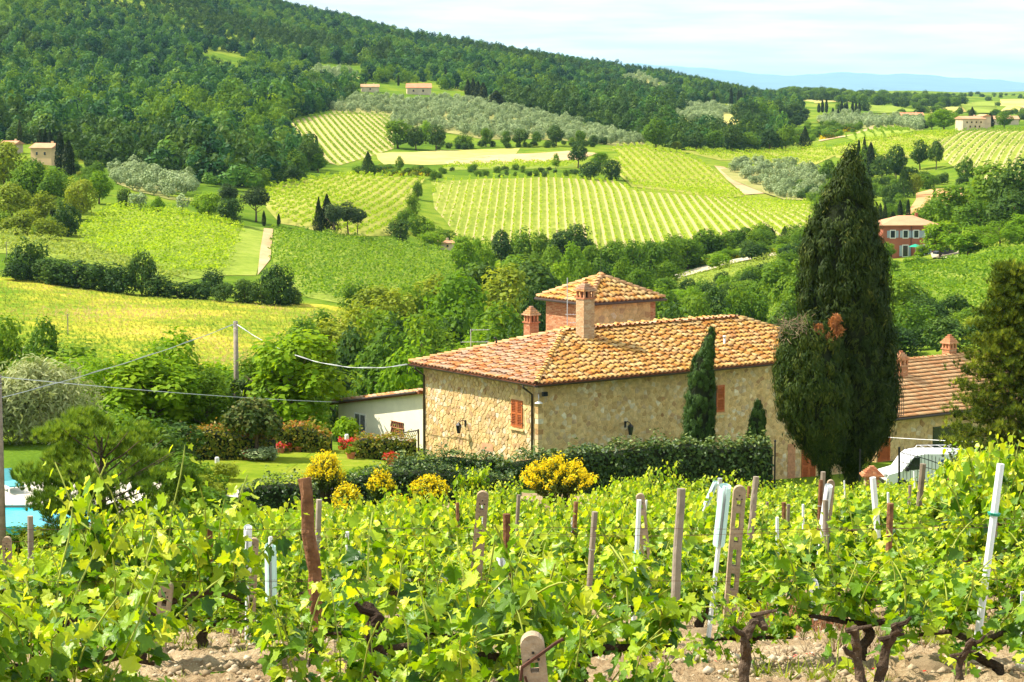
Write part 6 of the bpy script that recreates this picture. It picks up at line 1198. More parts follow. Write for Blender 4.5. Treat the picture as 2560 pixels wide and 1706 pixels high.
# gate, pier, van
def gate():
    Y = 101.0; A = GP(2248, Y); e = empty('iron_gate', A, 'black iron gate with sloping top rail in front of the white van', 'gate')
    def loc(px, py): return P(px, py, Y) - A
    MB().tube([(0, 0, -.1), loc(2248, 1118)], .05, 6).obj('post', IRON, e); MB().tube([GP(2372, Y) - A, loc(2372, 1158)], .04, 6).obj('post', IRON, e)
    top = lambda x: 1124 + 40 * ((x - 2250) / 122) ** .8 - 6 * math.sin((x - 2250) / 122 * PI)
    MB().tube([loc(x, top(x) + 6) for x in range(2250, 2373, 12)], .02, 5).obj('rail', IRON, e); MB().tube([loc(x, 1205) for x in range(2250, 2373, 24)], .02, 5).obj('rail', IRON, e); MB().tube([loc(x, 1155 + .22 * (x - 2250)) for x in range(2250, 2373, 24)], .016, 5).obj('rail', IRON, e)
    for x in range(2258, 2372, 9): MB().tube([loc(x, 1222), loc(x, top(x) - 4)], [.012, .012], 4).tube([loc(x, top(x) - 4), loc(x, top(x) - 11)], [.02, .002], 4).obj('bar', IRON, e)
    for px, t, lb in ((1936, 1104, 'thin black iron post at the right end of the laurel hedge'), (2148, 1128, 'thin black iron post below the tall cypress')): g = GP(px, 98.5); f = empty('iron_post', g, lb, 'post'); h = P(px, t, 98.5).z - g.z; MB().tube([(0, 0, -.2), (0, 0, h)], .035, 6).obj('shaft', IRON, f); MB().lathe([(.05, h - .02), (.05, h + .03), (.01, h + .09)], 8).obj('cap', IRON, f)
gate()
def pier():
    Y = 96.0; g = GP(2178, Y); e = empty('brick_pier', g, 'red brick gate pier with stepped pyramid top', 'gate pier'); zt = P(2178, 1165, Y).z - g.z; z1 = zt - .42; rng = np.random.default_rng(3)
    b = MB().box((0, 0, z1 / 2), (.56, .56, z1)).obj('shaft', BMORT, e)
    brick_courses(b, (-.28, -.28, 0), (1, 0, 0), (0, 0, 1), .56, z1, rng, 60, .25, .08, BRICK)
    for k in range(6):
        w = .92 - k * .14; mb = MB(); n = max(2, int(w / .16))
        for i in range(n): MB().box((-w / 2 + w * (i + .5) / n, -w / 4, z1 + .035 + k * .07), (w / n - .012, w / 2, .062), a=.13 * i + .2 * k).obj('cap_brick', BRICK, e)
        MB().box((0, w / 4, z1 + .035 + k * .07), (w - .02, w / 2, .062), a=.3).obj('cap_brick', BRICK, e)
pier()
def van():
    Y = 107.0; g = GP(2214, Y) - Vector((0, 0, .12)); yaw = math.radians(8); e = empty('white_van', g, 'small white panel van with roof rack parked behind the iron gate', 'van', rz=yaw); PAINT = plain('white car paint', (.82, .82, .82), .25, .5, .03, 1); TYRE = plain('tyre rubber', (.02, .02, .02), .9, .2, .2, 8); RED = plain('tail light', (.45, .02, .02), .3, .5, .1, 3)
    prof = [(0, .42), (.02, .72), (.12, .86), (.75, 1.02), (1.18, 1.62), (1.42, 1.78), (1.9, 1.85), (4.0, 1.80), (4.12, 1.66), (4.2, 1.0), (4.2, .42)]; W_ = 1.74; n = len(prof); V = []
    for y, ins in ((0, .10), (.07, 0), (W_ - .07, 0), (W_, .10)):
        for x, z in prof: V.append((x + (ins * .35 if x < 2 else -ins * .35) * 1.0, y if True else 0, z - (ins * .5 if z > 1.2 else 0)))
    Fs = [tuple(range(n))[::1], tuple(range(3 * n, 4 * n))[::-1]]
    for k in range(3):
        for i in range(n): j = (i + 1) % n; Fs.append((k * n + i, k * n + j, (k + 1) * n + j, (k + 1) * n + i)[::-1])
    body = MB().add(V, Fs).obj('body', PAINT, e, True); body.data.polygons.foreach_set('use_smooth', [False] * len(body.data.polygons))
    MB().add([(.92, -.012, 1.06), (1.62, -.012, 1.10), (1.62, -.012, 1.62), (1.36, -.012, 1.64)], [(0, 1, 2, 3)]).add([(.90, -.006, 1.04), (1.64, -.006, 1.08), (1.64, -.006, 1.64), (1.35, -.006, 1.66)], [(0, 1, 2, 3)]).obj('side_window', GLASSD, e)
    MB().add([(.80, .16, 1.07), (1.17, .16, 1.60), (1.17, W_ - .16, 1.60), (.80, W_ - .16, 1.07)], [(0, 1, 2, 3)[::-1]]).obj('windscreen', GLASSD, e)
    for x in (.82, 3.4):
        for y in (-.0, W_ - .02):
            w = empty('wheel', (0, 0, 0)); w.parent = e; w.location = (x, y, .31)
            M = Matrix.Rotation(PI / 2, 3, 'X'); t = MB().lathe([(.2, -.1), (.31, -.09), (.31, .09), (.2, .1)], 18); t.v = [tuple(M @ Vector(p)) for p in t.v]; t.obj('tyre', TYRE, w); r = MB().lathe([(.2, -.102), (.05, -.106), (.05, .1), (.2, .102)], 14); r.v = [tuple(M @ Vector(p)) for p in r.v]; r.obj('rim', GALV, w)
    MB().box((1.0, -.12, 1.12), (.12, .2, .17)).obj('mirror', IRON, e); MB().box((1.66, -.013, .98), (.16, .02, .03)).obj('door_handle', IRON, e); MB().box((.02, W_ / 2, .5), (.12, W_ - .1, .18)).obj('bumper', IRON, e); MB().box((4.19, .08, 1.3), (.04, .1, .4)).obj('tail_light', RED, e); MB().box((.07, .18, .8), (.12, .28, .14)).obj('headlight', GALV, e)
    rk = MB()
    for y in (.18, W_ - .18): rk.tube([(1.9, y, 1.85), (1.98, y, 1.98), (3.9, y, 1.96), (3.98, y, 1.82)], .02, 5)
    for k in range(5): rk.tube([(2.1 + k * .43, .18, 1.975), (2.1 + k * .43, W_ - .18, 1.975)], .015, 5)
    rk.obj('roof_rack', GALV, e); BLUE = plain('blue print', (.06, .12, .35), .5, .4, .5, 9)
    for i in range(4):
        for j in range(2): MB().box((2.75 + i * .27, -.006, 1.2 + j * .24), (.2, .012, .17)).obj('poster', BLUE if (i + j) % 2 else GALV, e)
van()
# ------------------------------------------------------------------ houses in the distance
BLUEG = plain('grey blue shutter', (.30, .36, .42), .6, .3, .1, 5); PINK = plain('red plaster', (.36, .12, .07), .9, .15, .12, .8); CREAM = plain('cream wall', (.60, .47, .32), .9, .15, .18, .5); ORANGE = plain('far orange roof', (.58, .24, .13), .9, .1, .15, .6); PALER = plain('far pale roof', (.52, .27, .15), .9, .1, .15, .6)
def far_house(px, base, w, d, h, rise, yaw, wall, roof, label, wins=(), hip=False, ext=None, Y=None, ov=.4):
    g = hit(px, base) if Y is None else GP(px, Y); e = empty('country_house', g, label, 'house', rz=yaw); MB().box((0, 0, h / 2 - .75), (w, d, h + 1.5)).obj('wall', wall, e)
    a, b = w / 2 + ov, d / 2 + ov; i = min(a, b) * .95 if hip else 0
    V = [(-a, -b, h), (a, -b, h), (a, b, h), (-a, b, h), (-a + i, 0, h + rise), (a - i, 0, h + rise)]; V += [(x, y, z - .15) for x, y, z in V[:4]]
    rf = MB().add(V, [(0, 1, 5, 4), (1, 2, 5), (2, 3, 4, 5), (3, 0, 4), (0, 6, 7, 1), (1, 7, 8, 2), (2, 8, 9, 3), (3, 9, 6, 0), (6, 9, 8, 7)]).obj('roof', roof, e)
    MB().box((w * .22, d * .1, h + rise * .9), (.5, .5, 1.2)).obj('chimney', wall, rf)
    if not hip: MB().add([(-w / 2, -d / 2, h - .1), (-w / 2, d / 2, h - .1), (-w / 2, 0, h + rise * .92), (w / 2, -d / 2, h - .1), (w / 2, d / 2, h - .1), (w / 2, 0, h + rise * .92)], [(0, 2, 1), (3, 4, 5)]).obj('gable', wall, e)
    for x, z, ww, hh, sh in wins:
        f = MB().box((x, -d / 2 - .02, z), (ww + .3, .1, hh + .3)).obj('window', WHITEP if sh else MORT, e); MB().box((x, -d / 2 - .06, z), (ww, .08, hh)).obj('pane', GLASSD, f)
        if sh:
            for s in (-1, 1): MB().box((x + s * (ww * .5 + .42), -d / 2 - .06, z), (.5, .06, hh)).obj('shutter', BLUEG, e)
    return e, g
RH, rg_ = far_house(2262, 640, 10.2, 8, 6.0, 1.55, math.radians(4), PINK, PALER, 'red plastered house with pale hipped roof and blue-grey shutters', [(-3.3, 4.3, .8, 1.3, 1), (-.9, 4.3, .8, 1.3, 1), (1.1, 4.3, .8, 1.3, 1), (3.2, 4.3, .8, 1.3, 1), (-.9, 1.2, .9, 2.0, 1), (2.9, 1.2, .9, 2.1, 1)], True, ov=.6)
MB().tube([(.15, -4.1, 6), (.15, -4.1, 0)], .06, 6).obj('drain_pipe', BROWN, RH)
def parasol():
    p = Vector(rg_) + Vector((.9, -6.0, .1)); e = empty('parasol', p, 'green garden parasol in front of the red house', 'parasol'); GR = plain('green canvas', (.02, .32, .20), .8, .2, .1, 3)
    MB().tube([(0, 0, 0), (0, 0, 2.4)], .03, 6).obj('pole', WHITEP, e); MB().lathe([(1.25, 2.0), (.65, 2.3), (.03, 2.5)], 8).obj('canopy', GR, e)
    t = empty('garden_table', Vector(rg_) + Vector((2.0, -6.2, .05)), 'white garden table in front of the red house', 'table'); MB().box((0, 0, .72), (1.3, .8, .05)).obj('table_top', WHITEP, t)
    for sx in (-.55, .55):
        for sy in (-.3, .3): MB().box((sx, sy, .35), (.06, .06, .7)).obj('leg', WHITEP, t)
parasol()
def dark_car():
    g = hit(2362, 640); e = empty('parked_car', g, 'small dark parked car right of the red house', 'car', rz=.3); D = plain('dark car paint', (.03, .035, .05), .3, .5, .1, 2); pr = [(-2, .35), (-2, .8), (-1.2, .95), (-.7, 1.42), (.8, 1.42), (1.5, .95), (2, .85), (2, .35)]; n = len(pr)
    MB().add([(x, -.8, z) for x, z in pr] + [(x, .8, z) for x, z in pr], [tuple(range(n)), tuple(range(n, 2 * n))[::-1]] + [(i, (i + 1) % n, n + (i + 1) % n, n + i)[::-1] for i in range(n)]).obj('body', D, e); MB().box((0, -.805, 1.15), (1.3, .02, .35)).obj('window', GLASSD, e)
    for x in (-1.25, 1.25):
        M = Matrix.Rotation(PI / 2, 3, 'X'); t = MB().lathe([(.3, -.1), (.3, .1)], 12); t.v = [tuple(M @ Vector(p) + Vector((x, -.75, .3))) for p in t.v]; t.obj('wheel', IRON, e)
dark_car(); patch('yard', fld([(2325, 632), (2400, 630), (2395, 648), (2330, 648)]), G_road, .25, 4)
h1, g1 = far_house(2425, 326, 9.5, 7.0, 4.6, 1.0, math.radians(14), CREAM, PALER, 'pale stone farmhouse on the crest above the striped right vineyard', [(-3, 3.2, .6, .7, 0), (-1, 3.2, .6, .7, 0), (1, 3.2, .6, .7, 0), (3, 3.2, .6, .7, 0), (-1.6, 1.5, .6, .8, 0), (.6, 1.5, .6, .8, 0), (2.4, 1.5, .6, .8, 0)])
MB().box((6.2, 1.0, 2.4), (3.6, 6.0, 6.2)).obj('wing', CREAM, h1); V_ = [(4.1, -2.4, 5.5), (8.3, -2.4, 5.5), (8.3, 4.4, 5.5), (4.1, 4.4, 5.5), (6.2, -2.4, 6.3), (6.2, 4.4, 6.3)]; MB().add(V_, [(0, 4, 5, 3), (4, 1, 2, 5), (0, 1, 4), (3, 5, 2), (0, 3, 2, 1)]).obj('roof', PALER, h1)
far_house(1047, 236, 12.5, 8, 3.4, 2.2, .1, CREAM, ORANGE, 'small far house with orange-red roof on the wooded slope', [(-3, 1.8, .9, 1.1, 0), (2, 1.8, .9, 1.1, 0)]); far_house(925, 230, 9, 6, 2.6, 1.4, .1, CREAM, PALER, 'tiny far building left of the orange-red roof', [(0, 1.4, .8, .9, 0)])
far_house(118, 412, 6.2, 6, 4.5, 1.2, -.35, plain('ochre wall', (.62, .42, .22), .9, .1, .1, .5), PALER, 'small ochre house beside the dark cypresses on the left', [(-1.2, 3, .6, .8, 0), (1.2, 3, .6, .8, 0)]); far_house(30, 384, 4.5, 5, 2.8, .9, -.3, CREAM, PALER, 'small tan house half hidden at the left edge', [(0, 2.8, .7, .8, 0)])
far_house(2278, 302, 13, 9, 3.0, 1.8, 0, CREAM, ORANGE, 'distant red-roofed house left of the pale farmhouse', [(-3, 1.6, 1, 1, 0), (3, 1.6, 1, 1, 0)]); far_house(2512, 312, 13, 8, 3.0, 1.6, 0, CREAM, PALER, 'distant low building right of the pale farmhouse', [(0, 1.6, 1, 1, 0)]); far_house(1112, 624, 3.4, 2.6, 1.6, .5, .5, CREAM, PALER, 'tiny tile roofed hut among the trees beside the dark green vineyard', [(0, .9, .5, .5, 0)])
for px, t, b, lb in ((170, 785, 840, 'thin wooden pole standing in the yellow meadow'), (17, 605, 665, 'thin pole at the left edge beside the meadow hedge')):
    g = hit(px, b, 150); h = P(px, t, g.y).z - g.z; e = empty('meadow_pole', g, lb, 'pole'); MB().tube([(0, 0, -.2), (0, 0, h)], .07, 6).obj('shaft', WOODG, e); MB().tube([(-.3, 0, h - .15), (.3, 0, h - .15)], .03, 4).obj('crossarm', WOODG, e)
# ------------------------------------------------------------------ grass of the meadow
def grass(poly, lo, hi, sp, seed, s, mat, label, excl=()):
    q, u, v = spread(poly, lo, hi, sp, seed, .1, excl); rng = np.random.default_rng(seed); n = len(q); k = rng.uniform(.5, 1.4, n) * s
    pn = np.sin(q[:, 0] / 7 + np.sin(q[:, 1] / 9)) * np.sin(q[:, 1] / 12 + q[:, 0] / 21) * .3 + .25 * np.sin(q[:, 0] / 23 + q[:, 1] / 31) + .46 + rng.normal(0, .14, n)
    V, Fc, ix = scatter(*tuft(7, 1, .11, .8, 5), q - np.array([0, 0, .05]), frames(unit(n, rng) * .25 + np.array([[0, 0, 1]]), rng), k); o = stuff(mk('meadow_grass', npm('meadow_grass', V, Fc, {'rnd': np.clip(pn, 0, 1)[ix]}), mat)); tag(o, label, 'grass')
L_mead = leaf_mat('meadow grass', [(0, (.10, .20, .02)), (.3, (.20, .30, .03)), (.5, (.33, .38, .05)), (.7, (.46, .44, .08)), (.88, (.52, .40, .16)), (1, (.60, .44, .22))], .35, (1.1, 1.05, .7), objw=0)
grass(MEAD, 200, 345, .68, 91, .46, L_mead, 'dry yellow and green grass of the open meadow')
# ------------------------------------------------------------------ vineyard in front
def soil():
    ys = np.exp(np.linspace(math.log(8.0), math.log(94.0), 330)); us = np.linspace(-.45, .45, 420); rng = np.random.default_rng(2); U, Yy = np.meshgrid(us, ys); X = U * Yy; z = gz(X, Yy) + .05 - .14 * (np.clip((Yy - 70) / 4, 0, 1) * (X < -.03 * Yy))
    z += .05 * np.sin(X * 2.1 + 1.3 * np.sin(Yy * 1.7)) * np.sin(Yy * 2.3 + X) + .035 * np.sin(X * 6.3 + Yy * 2) * np.sin(Yy * 5.1 - X * 3) + rng.normal(0, .016, z.shape) * np.clip(30 / Yy, 0, 1); n = len(us)
    q = (np.arange(len(ys) - 1)[:, None] * n + np.arange(n - 1)[None]).ravel(); struct(mk('vineyard_soil', npm('vineyard_soil', np.stack([X, Yy, z], 2).reshape(-1, 3), np.stack([q, q + 1, q + n + 1, q + n], 1), None, False), G_soil))
soil()
ROCK = (np.array([[0, 0, .8], [.8, .1, .1], [.2, .75, .2], [-.7, .4, .1], [-.6, -.5, .2], [.3, -.8, .1], [0, 0, -.5]]), np.array([[0, 1, 2], [0, 2, 3], [0, 3, 4], [0, 4, 5], [0, 5, 1], [6, 2, 1], [6, 3, 2], [6, 4, 3], [6, 5, 4], [6, 1, 5]]))
CLOD = varied('dry clod', [(0, (.26, .19, .11)), (.5, (.42, .32, .20)), (1, (.58, .49, .35))], .95, .1, 18, .4, .5, objw=0)
def clods():
    rng = np.random.default_rng(6); n = 16000; y = 14 + 26 * rng.uniform(0, 1, n) ** 1.3; x = rng.uniform(-.26, .26, n) * y; p = np.c_[x, y, gz(x, y) + .055]; V, Fc, ix = scatter(*ROCK, p, frames(unit(n, rng) * .5 + np.array([[0, 0, 1]]), rng), .010 + .055 * rng.uniform(0, 1, n) ** 4)
    tag(stuff(mk('soil_clods', npm('soil_clods', V, Fc, {'rnd': rng.uniform(0, 1, n)[ix]}), CLOD)), 'dry earth clods and pebbles between the vines', 'clods')
    for px, py, s, lb in ((1745, 1602, .12, 'flat pale stone beside the tall concrete post'), (2330, 1690, .14, 'pale stone at the lower right between vine trunks')):
        g = hit(px, py, 12); b = bmesh.new(); bmesh.ops.create_icosphere(b, subdivisions=3, radius=1.0)
        for v in b.verts: v.co *= 1 + .13 * math.sin(v.co.x * 5 + 1) * math.sin(v.co.y * 4 + v.co.z * 3)
        m = bpy.data.meshes.new('field_stone'); b.to_mesh(m); b.free(); m.attributes.new('rnd', 'FLOAT', 'FACE'); tag(mk('field_stone', m, CLOD, None, g + Vector((0, 0, s * .3)), (.1, .2, px), (s * 1.4, s, s * .6)), lb, 'stone')
clods()
def weeds(n, ylo, yhi, seed, mat, size, name, label, xr=(-.26, .26), tm=None, clus=0):
    rng = np.random.default_rng(seed); y = ylo + (yhi - ylo) * rng.uniform(0, 1, n) ** 1.2; x = rng.uniform(*xr, n) * y
    if clus:
        c = rng.integers(0, clus, n); cy = rng.uniform(ylo, yhi, clus); cx = rng.uniform(*xr, clus) * cy; x = cx[c] + rng.normal(0, .35, n); y = cy[c] + rng.normal(0, .35, n)
    V, Fc, ix = scatter(*(tm or tuft(7, 1, .05, 1.0, 9)), np.c_[x, y, gz(x, y) + .05], frames(unit(n, rng) * .3 + np.array([[0, 0, 1]]), rng), rng.uniform(.5, 1.4, n) * size); tag(stuff(mk(name, npm(name, V, Fc, {'rnd': rng.uniform(0, 1, n)[ix]}), mat)), label, 'weeds')
weeds(2600, 15, 45, 12, L_gold, .13, 'weeds', 'low green weeds scattered between the vine rows', clus=90); weeds(700, 17, 34, 13, DRYT, .16, 'dry_weeds', 'dry brown weed stalks between the vine rows', clus=26)
VSTOPS = [(0, (.028, .095, .003)), (.3, (.13, .27, .006)), (.55, (.34, .49, .010)), (1, (.68, .69, .045))]
L_vine = leaf_mat('vine leaves', VSTOPS, .44, (1.3, 1.2, .3), rough=.38, spec=.36, objw=0.0)
_t = L_vine.node_tree                                            # leaf veins and blotches
_bs = _t.nodes['Principled BSDF']; bump(_t, _bs, noise(_t, 38, 4).outputs['Fac'], .35, .012)
def grape_leaf(seed):
    r = np.random.default_rng(seed); lob = [(-90, .22), (-62, .50), (-35, .60), (-18, .46), (2, .70), (22, .88), (40, .70), (54, .62), (72, .88), (90, 1.12)]; P_ = []
    full = [(a, l) for a, l in lob] + [(180 - a, l) for a, l in lob[-2::-1]]
    for k, (a, l) in enumerate(full):
        l = l * r.uniform(.9, 1.08) * .55; P_.append((l * math.cos(math.radians(a)), l * math.sin(math.radians(a))))
    Q = []
    for k in range(len(P_)):                                     # saw teeth between the lobes
        a, b = P_[k], P_[(k + 1) % len(P_)]; Q.append(a); Q.append(((a[0] + b[0]) / 2 * .955, (a[1] + b[1]) / 2 * .955))
    cup, fold = r.uniform(-.45, .5), r.uniform(.2, .85); V = [(x, y, cup * (x * x + y * y) + fold * abs(x) * .5 - .25 * max(0, y) ** 2 + r.uniform(-.02, .02)) for x, y in Q] + [(0, -.08, -.02)]; n = len(Q)
    return np.array(V), np.array([(n, k, (k + 1) % n) for k in range(n)])
LEAFS = [grape_leaf(k) for k in range(8)]
VBARK = varied('vine bark', [(0, (.055, .035, .022)), (1, (.13, .09, .06))], .95, .1, 22, .6, 1.0, objw=1.0, bd=.03)
CANE = leaf_mat('green canes', [(0, (.20, .28, .03)), (1, (.36, .36, .07))], 0, objw=0)
def vine_data(seed, W_=1.25, H=1.22, ns=19, trunk_h=.50, dense=1.0):
    rd = random.Random(seed); tr = MB(); ca = MB(); pos = []; nor = []; siz = []; rnd = []; sg = random.getstate(); random.seed(seed)
    lean = rd.uniform(-.18, .18); pts = [Vector((lean * 1.3, 0, -.12)), Vector((lean * 1.1 + rd.uniform(-.07, .07), rd.uniform(-.06, .06), trunk_h * .35)), Vector((rd.uniform(-.1, .1), rd.uniform(-.06, .06), trunk_h * .7)), Vector((0, 0, trunk_h))]
    fine = []
    for i in range(3):
        for k in range(4): t = k / 4; fine.append(pts[i].lerp(pts[i + 1], t) + Vector((rd.uniform(-.012, .012), rd.uniform(-.012, .012), 0)))
    fine.append(pts[3]); tr.tube(fine, [.055 - .0018 * k for k in range(len(fine))], 8, jit=.22)
    arms = []
    for s in (-1, 1):
        a = [Vector((0, 0, trunk_h - .02)), Vector((s * W_ * .16, rd.uniform(-.05, .05), trunk_h + rd.uniform(.02, .1))), Vector((s * W_ * .34, rd.uniform(-.05, .05), trunk_h + rd.uniform(-.02, .08))), Vector((s * W_ * .5, 0, trunk_h + rd.uniform(-.06, .06)))]
        tr.tube(a, [.034, .026, .02, .013], 7, jit=.2); arms.append(a)
    random.setstate(sg)
    for k in range(ns):
        a = arms[k % 2]; t = rd.uniform(0, 2.99); i = int(t); p = a[i].lerp(a[i + 1], t - i); side = rd.choice((-1, 1)); low = rd.random() < .42
        L = rd.uniform(.5, 1.05) * (H - trunk_h) / .72 * (.8 if low else 1); d = Vector((rd.gauss(0, .28), side * rd.uniform(.05, .62), 1.0 if not low else rd.uniform(-.35, .3))).normalized(); path = [p.copy()]; q = p.copy(); st = .065; m = int(L / st)
        for j in range(m):
            d = (d + Vector((rd.gauss(0, .08), rd.gauss(0, .08) + side * .012, -.035 - .055 * j / m))).normalized(); q = q + d * st; path.append(q.copy())
            f = j / m; sz = (.155 if f < .55 else .155 * (1 - .72 * (f - .55) / .45)) * rd.uniform(.75, 1.2)
            for rep in range(2 if rd.random() < .55 * dense and f < .8 else 1):
                az = (j % 2) * PI + rd.uniform(-1.1, 1.1); o = Vector((math.cos(az), math.sin(az), rd.uniform(-.2, .5))); pos.append(q + o * rd.uniform(.05, .12)); n = Vector((o.x * .55 + rd.gauss(0, .38), o.y * .55 + rd.gauss(0, .38) - .12, .62 + rd.gauss(0, .3)))
                nor.append(n); siz.append(sz); rnd.append(min(1, max(0, rd.gauss(.36, .22) + .5 * max(0, f - .5) * 2 * .8)))
        ca.tube(path[::2] + [path[-1]], [.006] * len(path[::2]) + [.002], 4, False, a=.5)
    pos = np.array([tuple(p) for p in pos]); nor = np.array([tuple(n) for n in nor]); return tr.mesh('trunk', True), ca.mesh('canes'), pos, nor, np.array(siz), np.array(rnd)
def leaf_frames(pos, nor, rng):                                   # leaf tips hang outwards and down
    N = nor / np.linalg.norm(nor, axis=1, keepdims=True); d = np.c_[pos[:, 0] * .3, pos[:, 1], np.full(len(pos), -.5)] + .7 * unit(len(pos), rng); d -= N * (d * N).sum(1, keepdims=True); d /= np.linalg.norm(d, axis=1, keepdims=True); return np.stack([np.cross(d, N), d, N], 2)
VAR = {}
def vine_variant(k, near):
    key = (k, near)
    if key in VAR: return VAR[key]
    tr, ca, pos, nor, siz, rnd = vine_data(500 + k, H=1.12 if near else 1.22, ns=22 if near else 20, trunk_h=.40 if near else .5, dense=1.25 if near else .9); rng = np.random.default_rng(k); Rm = leaf_frames(pos, nor, rng); n = len(pos); single = []
    tr.materials.append(VBARK); ca.materials.append(CANE)
    if near:
        o = np.argsort(pos[:, 1] - .6 * pos[:, 2] - siz * 2); single = list(o[:near]); rest = o[near:]; VV = []; FF = []; AA = []; c = 0
        for q in range(8):
            i = rest[q::8]; V, Fc, ix = scatter(*LEAFS[q], pos[i], Rm[i], siz[i]); VV.append(V); FF.append(Fc + c); AA.append(rnd[i][ix]); c += len(V)
        fm = npm('foliage', np.concatenate(VV), np.concatenate(FF), {'rnd': np.concatenate(AA)}); sl = []
        for a in single:
            sl.append((Matrix.Translation(pos[a].tolist()) @ Matrix(Rm[a].tolist()).to_4x4() @ Matrix.Scale(float(siz[a]), 4), int(a) % 8, min(4, int(rnd[a] * 5))))
    else:
        V, Fc, ix = scatter(*LOB, pos, Rm, siz * 1.05); fm = npm('foliage', V, Fc, {'rnd': rnd[ix]}); sl = []
    fm.materials.append(L_vine); VAR[key] = (tr, ca, fm, sl); return VAR[key]
LM = {}
def leaf_mesh(q, r):
    if (q, r) not in LM: LM[q, r] = npm('leaf', LEAFS[q][0], LEAFS[q][1], {'rnd': np.full(len(LEAFS[q][1]), r / 5 + .1)}); LM[q, r].materials.append(L_vine)
    return LM[q, r]
NV = [0]
def vine(x, Y, label, group, near=0, s=1.0, rz=0.0, var=None, sz=None):
    k = NV[0]; NV[0] += 1; tr, ca, fm, sl = vine_variant((k * 5 + 3) % (7 if near else 10) if var is None else var, near)
    e = empty('grapevine', (x, Y, float(gz(x, Y)) + .03), label, 'grapevine', group, rz, (s, s, sz or s)); mk('trunk', tr, None, e); mk('canes', ca, None, e); stuff(mk('foliage', fm, None, e))
    for M, q, r in sl: o = mk('leaf', leaf_mesh(q, r), None, e); o.matrix_basis = M
    return e
def vpx(px, Y, label, near, s=1.0, **kw): g = GP(px, Y); return vine(g.x, Y, label, 'grapevines of the front rows', near, s, **kw)
vpx(120, 12.6, 'nearest grapevine with large leaves in the lower left corner', 140, .95, rz=.2); vpx(-330, 12.8, 'grapevine cut by the lower left edge of the photograph', 60, 1.0)
vpx(1130, 13.2, 'broad nearest grapevine in the lower middle left of the front post', 140, 1.0, rz=-.1); vpx(1430, 13.6, 'nearest grapevine in the lower middle right of the front post', 140, 1.0, rz=.15)
vpx(930, 11.4, 'low grapevine at the bottom edge left of the nearest concrete post', 90, .72); vpx(1470, 11.6, 'low grapevine at the bottom edge right of the nearest concrete post', 90, .62); vpx(40, 10.8, 'grapevine filling the lower left corner at the frame edge', 90, .8)
vpx(400, 17.3, 'tall grapevine with bent dark trunks left of the mint sleeve', 120, 1.0, sz=1.28); vpx(770, 17.0, 'low grapevine in front of the rough wooden post', 110, .62, sz=.55); vpx(1000, 16.2, 'grapevine with a cut dark stump left of the nearest broad vine', 110, .75, sz=.75)
vpx(1862, 16.9, 'small grapevine on a hooked grey trunk at the bare soil', 70, .55, sz=.55); vpx(2160, 17.0, 'grapevine on twin grey trunks at the lower right', 120, .95, sz=.85, rz=.1); vpx(2440, 16.0, 'grapevine in the lower right corner beside the white metal post', 120, .9, sz=.7)
def rows():
    rd = random.Random(31); Y = 20.6; r = 3
    ords = ['third', 'fourth', 'fifth', 'sixth', 'seventh', 'eighth', 'ninth', 'tenth', 'eleventh', 'twelfth', 'thirteenth', 'fourteenth', 'fifteenth', 'sixteenth', 'seventeenth', 'eighteenth', 'nineteenth', 'twentieth', 'twenty-first', 'twenty-second', 'twenty-third', 'twenty-fourth', 'twenty-fifth']; i = 0
    while Y < 88:
        x = -.262 * Y + rd.uniform(0, .5); c_ = 0
        while x < .285 * Y:
            px = 1280 + F * x / Y; ok = True
            if px < 260 and Y > 66 or px < 1130 and Y > 71 or Y > 72 and 1270 < px < 1520: ok = False
            if 560 < px < 860 and Y > 62: ok = False
            if Y < 22 and 1640 < px < 2060: ok = False
            if Y < 22.5 and 560 < px < 880: ok = False
            if Y < 25 and 1660 < px < 1900: ok = rd.random() < .5
            if rd.random() < .09: ok = False
            if ok:
                k = 1.12 if Y > 24 else 1.0; hz = rd.uniform(.72, 1.16) * (k + max(0, (Y - 30) / 160))
                if Y < 27: hz *= .84
                if 1850 < px < 2370 and Y > 30: hz *= .8
                if px > 2390 and Y > 24: hz *= 1.2
                if px < 400: hz *= .95
                c_ += 1; vine(x, Y + rd.uniform(-.12, .12), 'leafy grapevine, %s from the left in the %s vine row from the front' % (ordn(c_), ords[min(i, 22)]), 'grapevines of the %s row' % ords[min(i, 22)], 60 if Y < 28 else 0, rd.uniform(.78, 1.02) * k, rd.uniform(-.2, .2) + (PI if rd.random() < .5 else 0), sz=hz)
            x += rd.uniform(1.1, 1.5) if Y < 40 else rd.uniform(1.0, 1.3)
        Y += 3.1 if Y < 30 else 3.7; i += 1
rows()
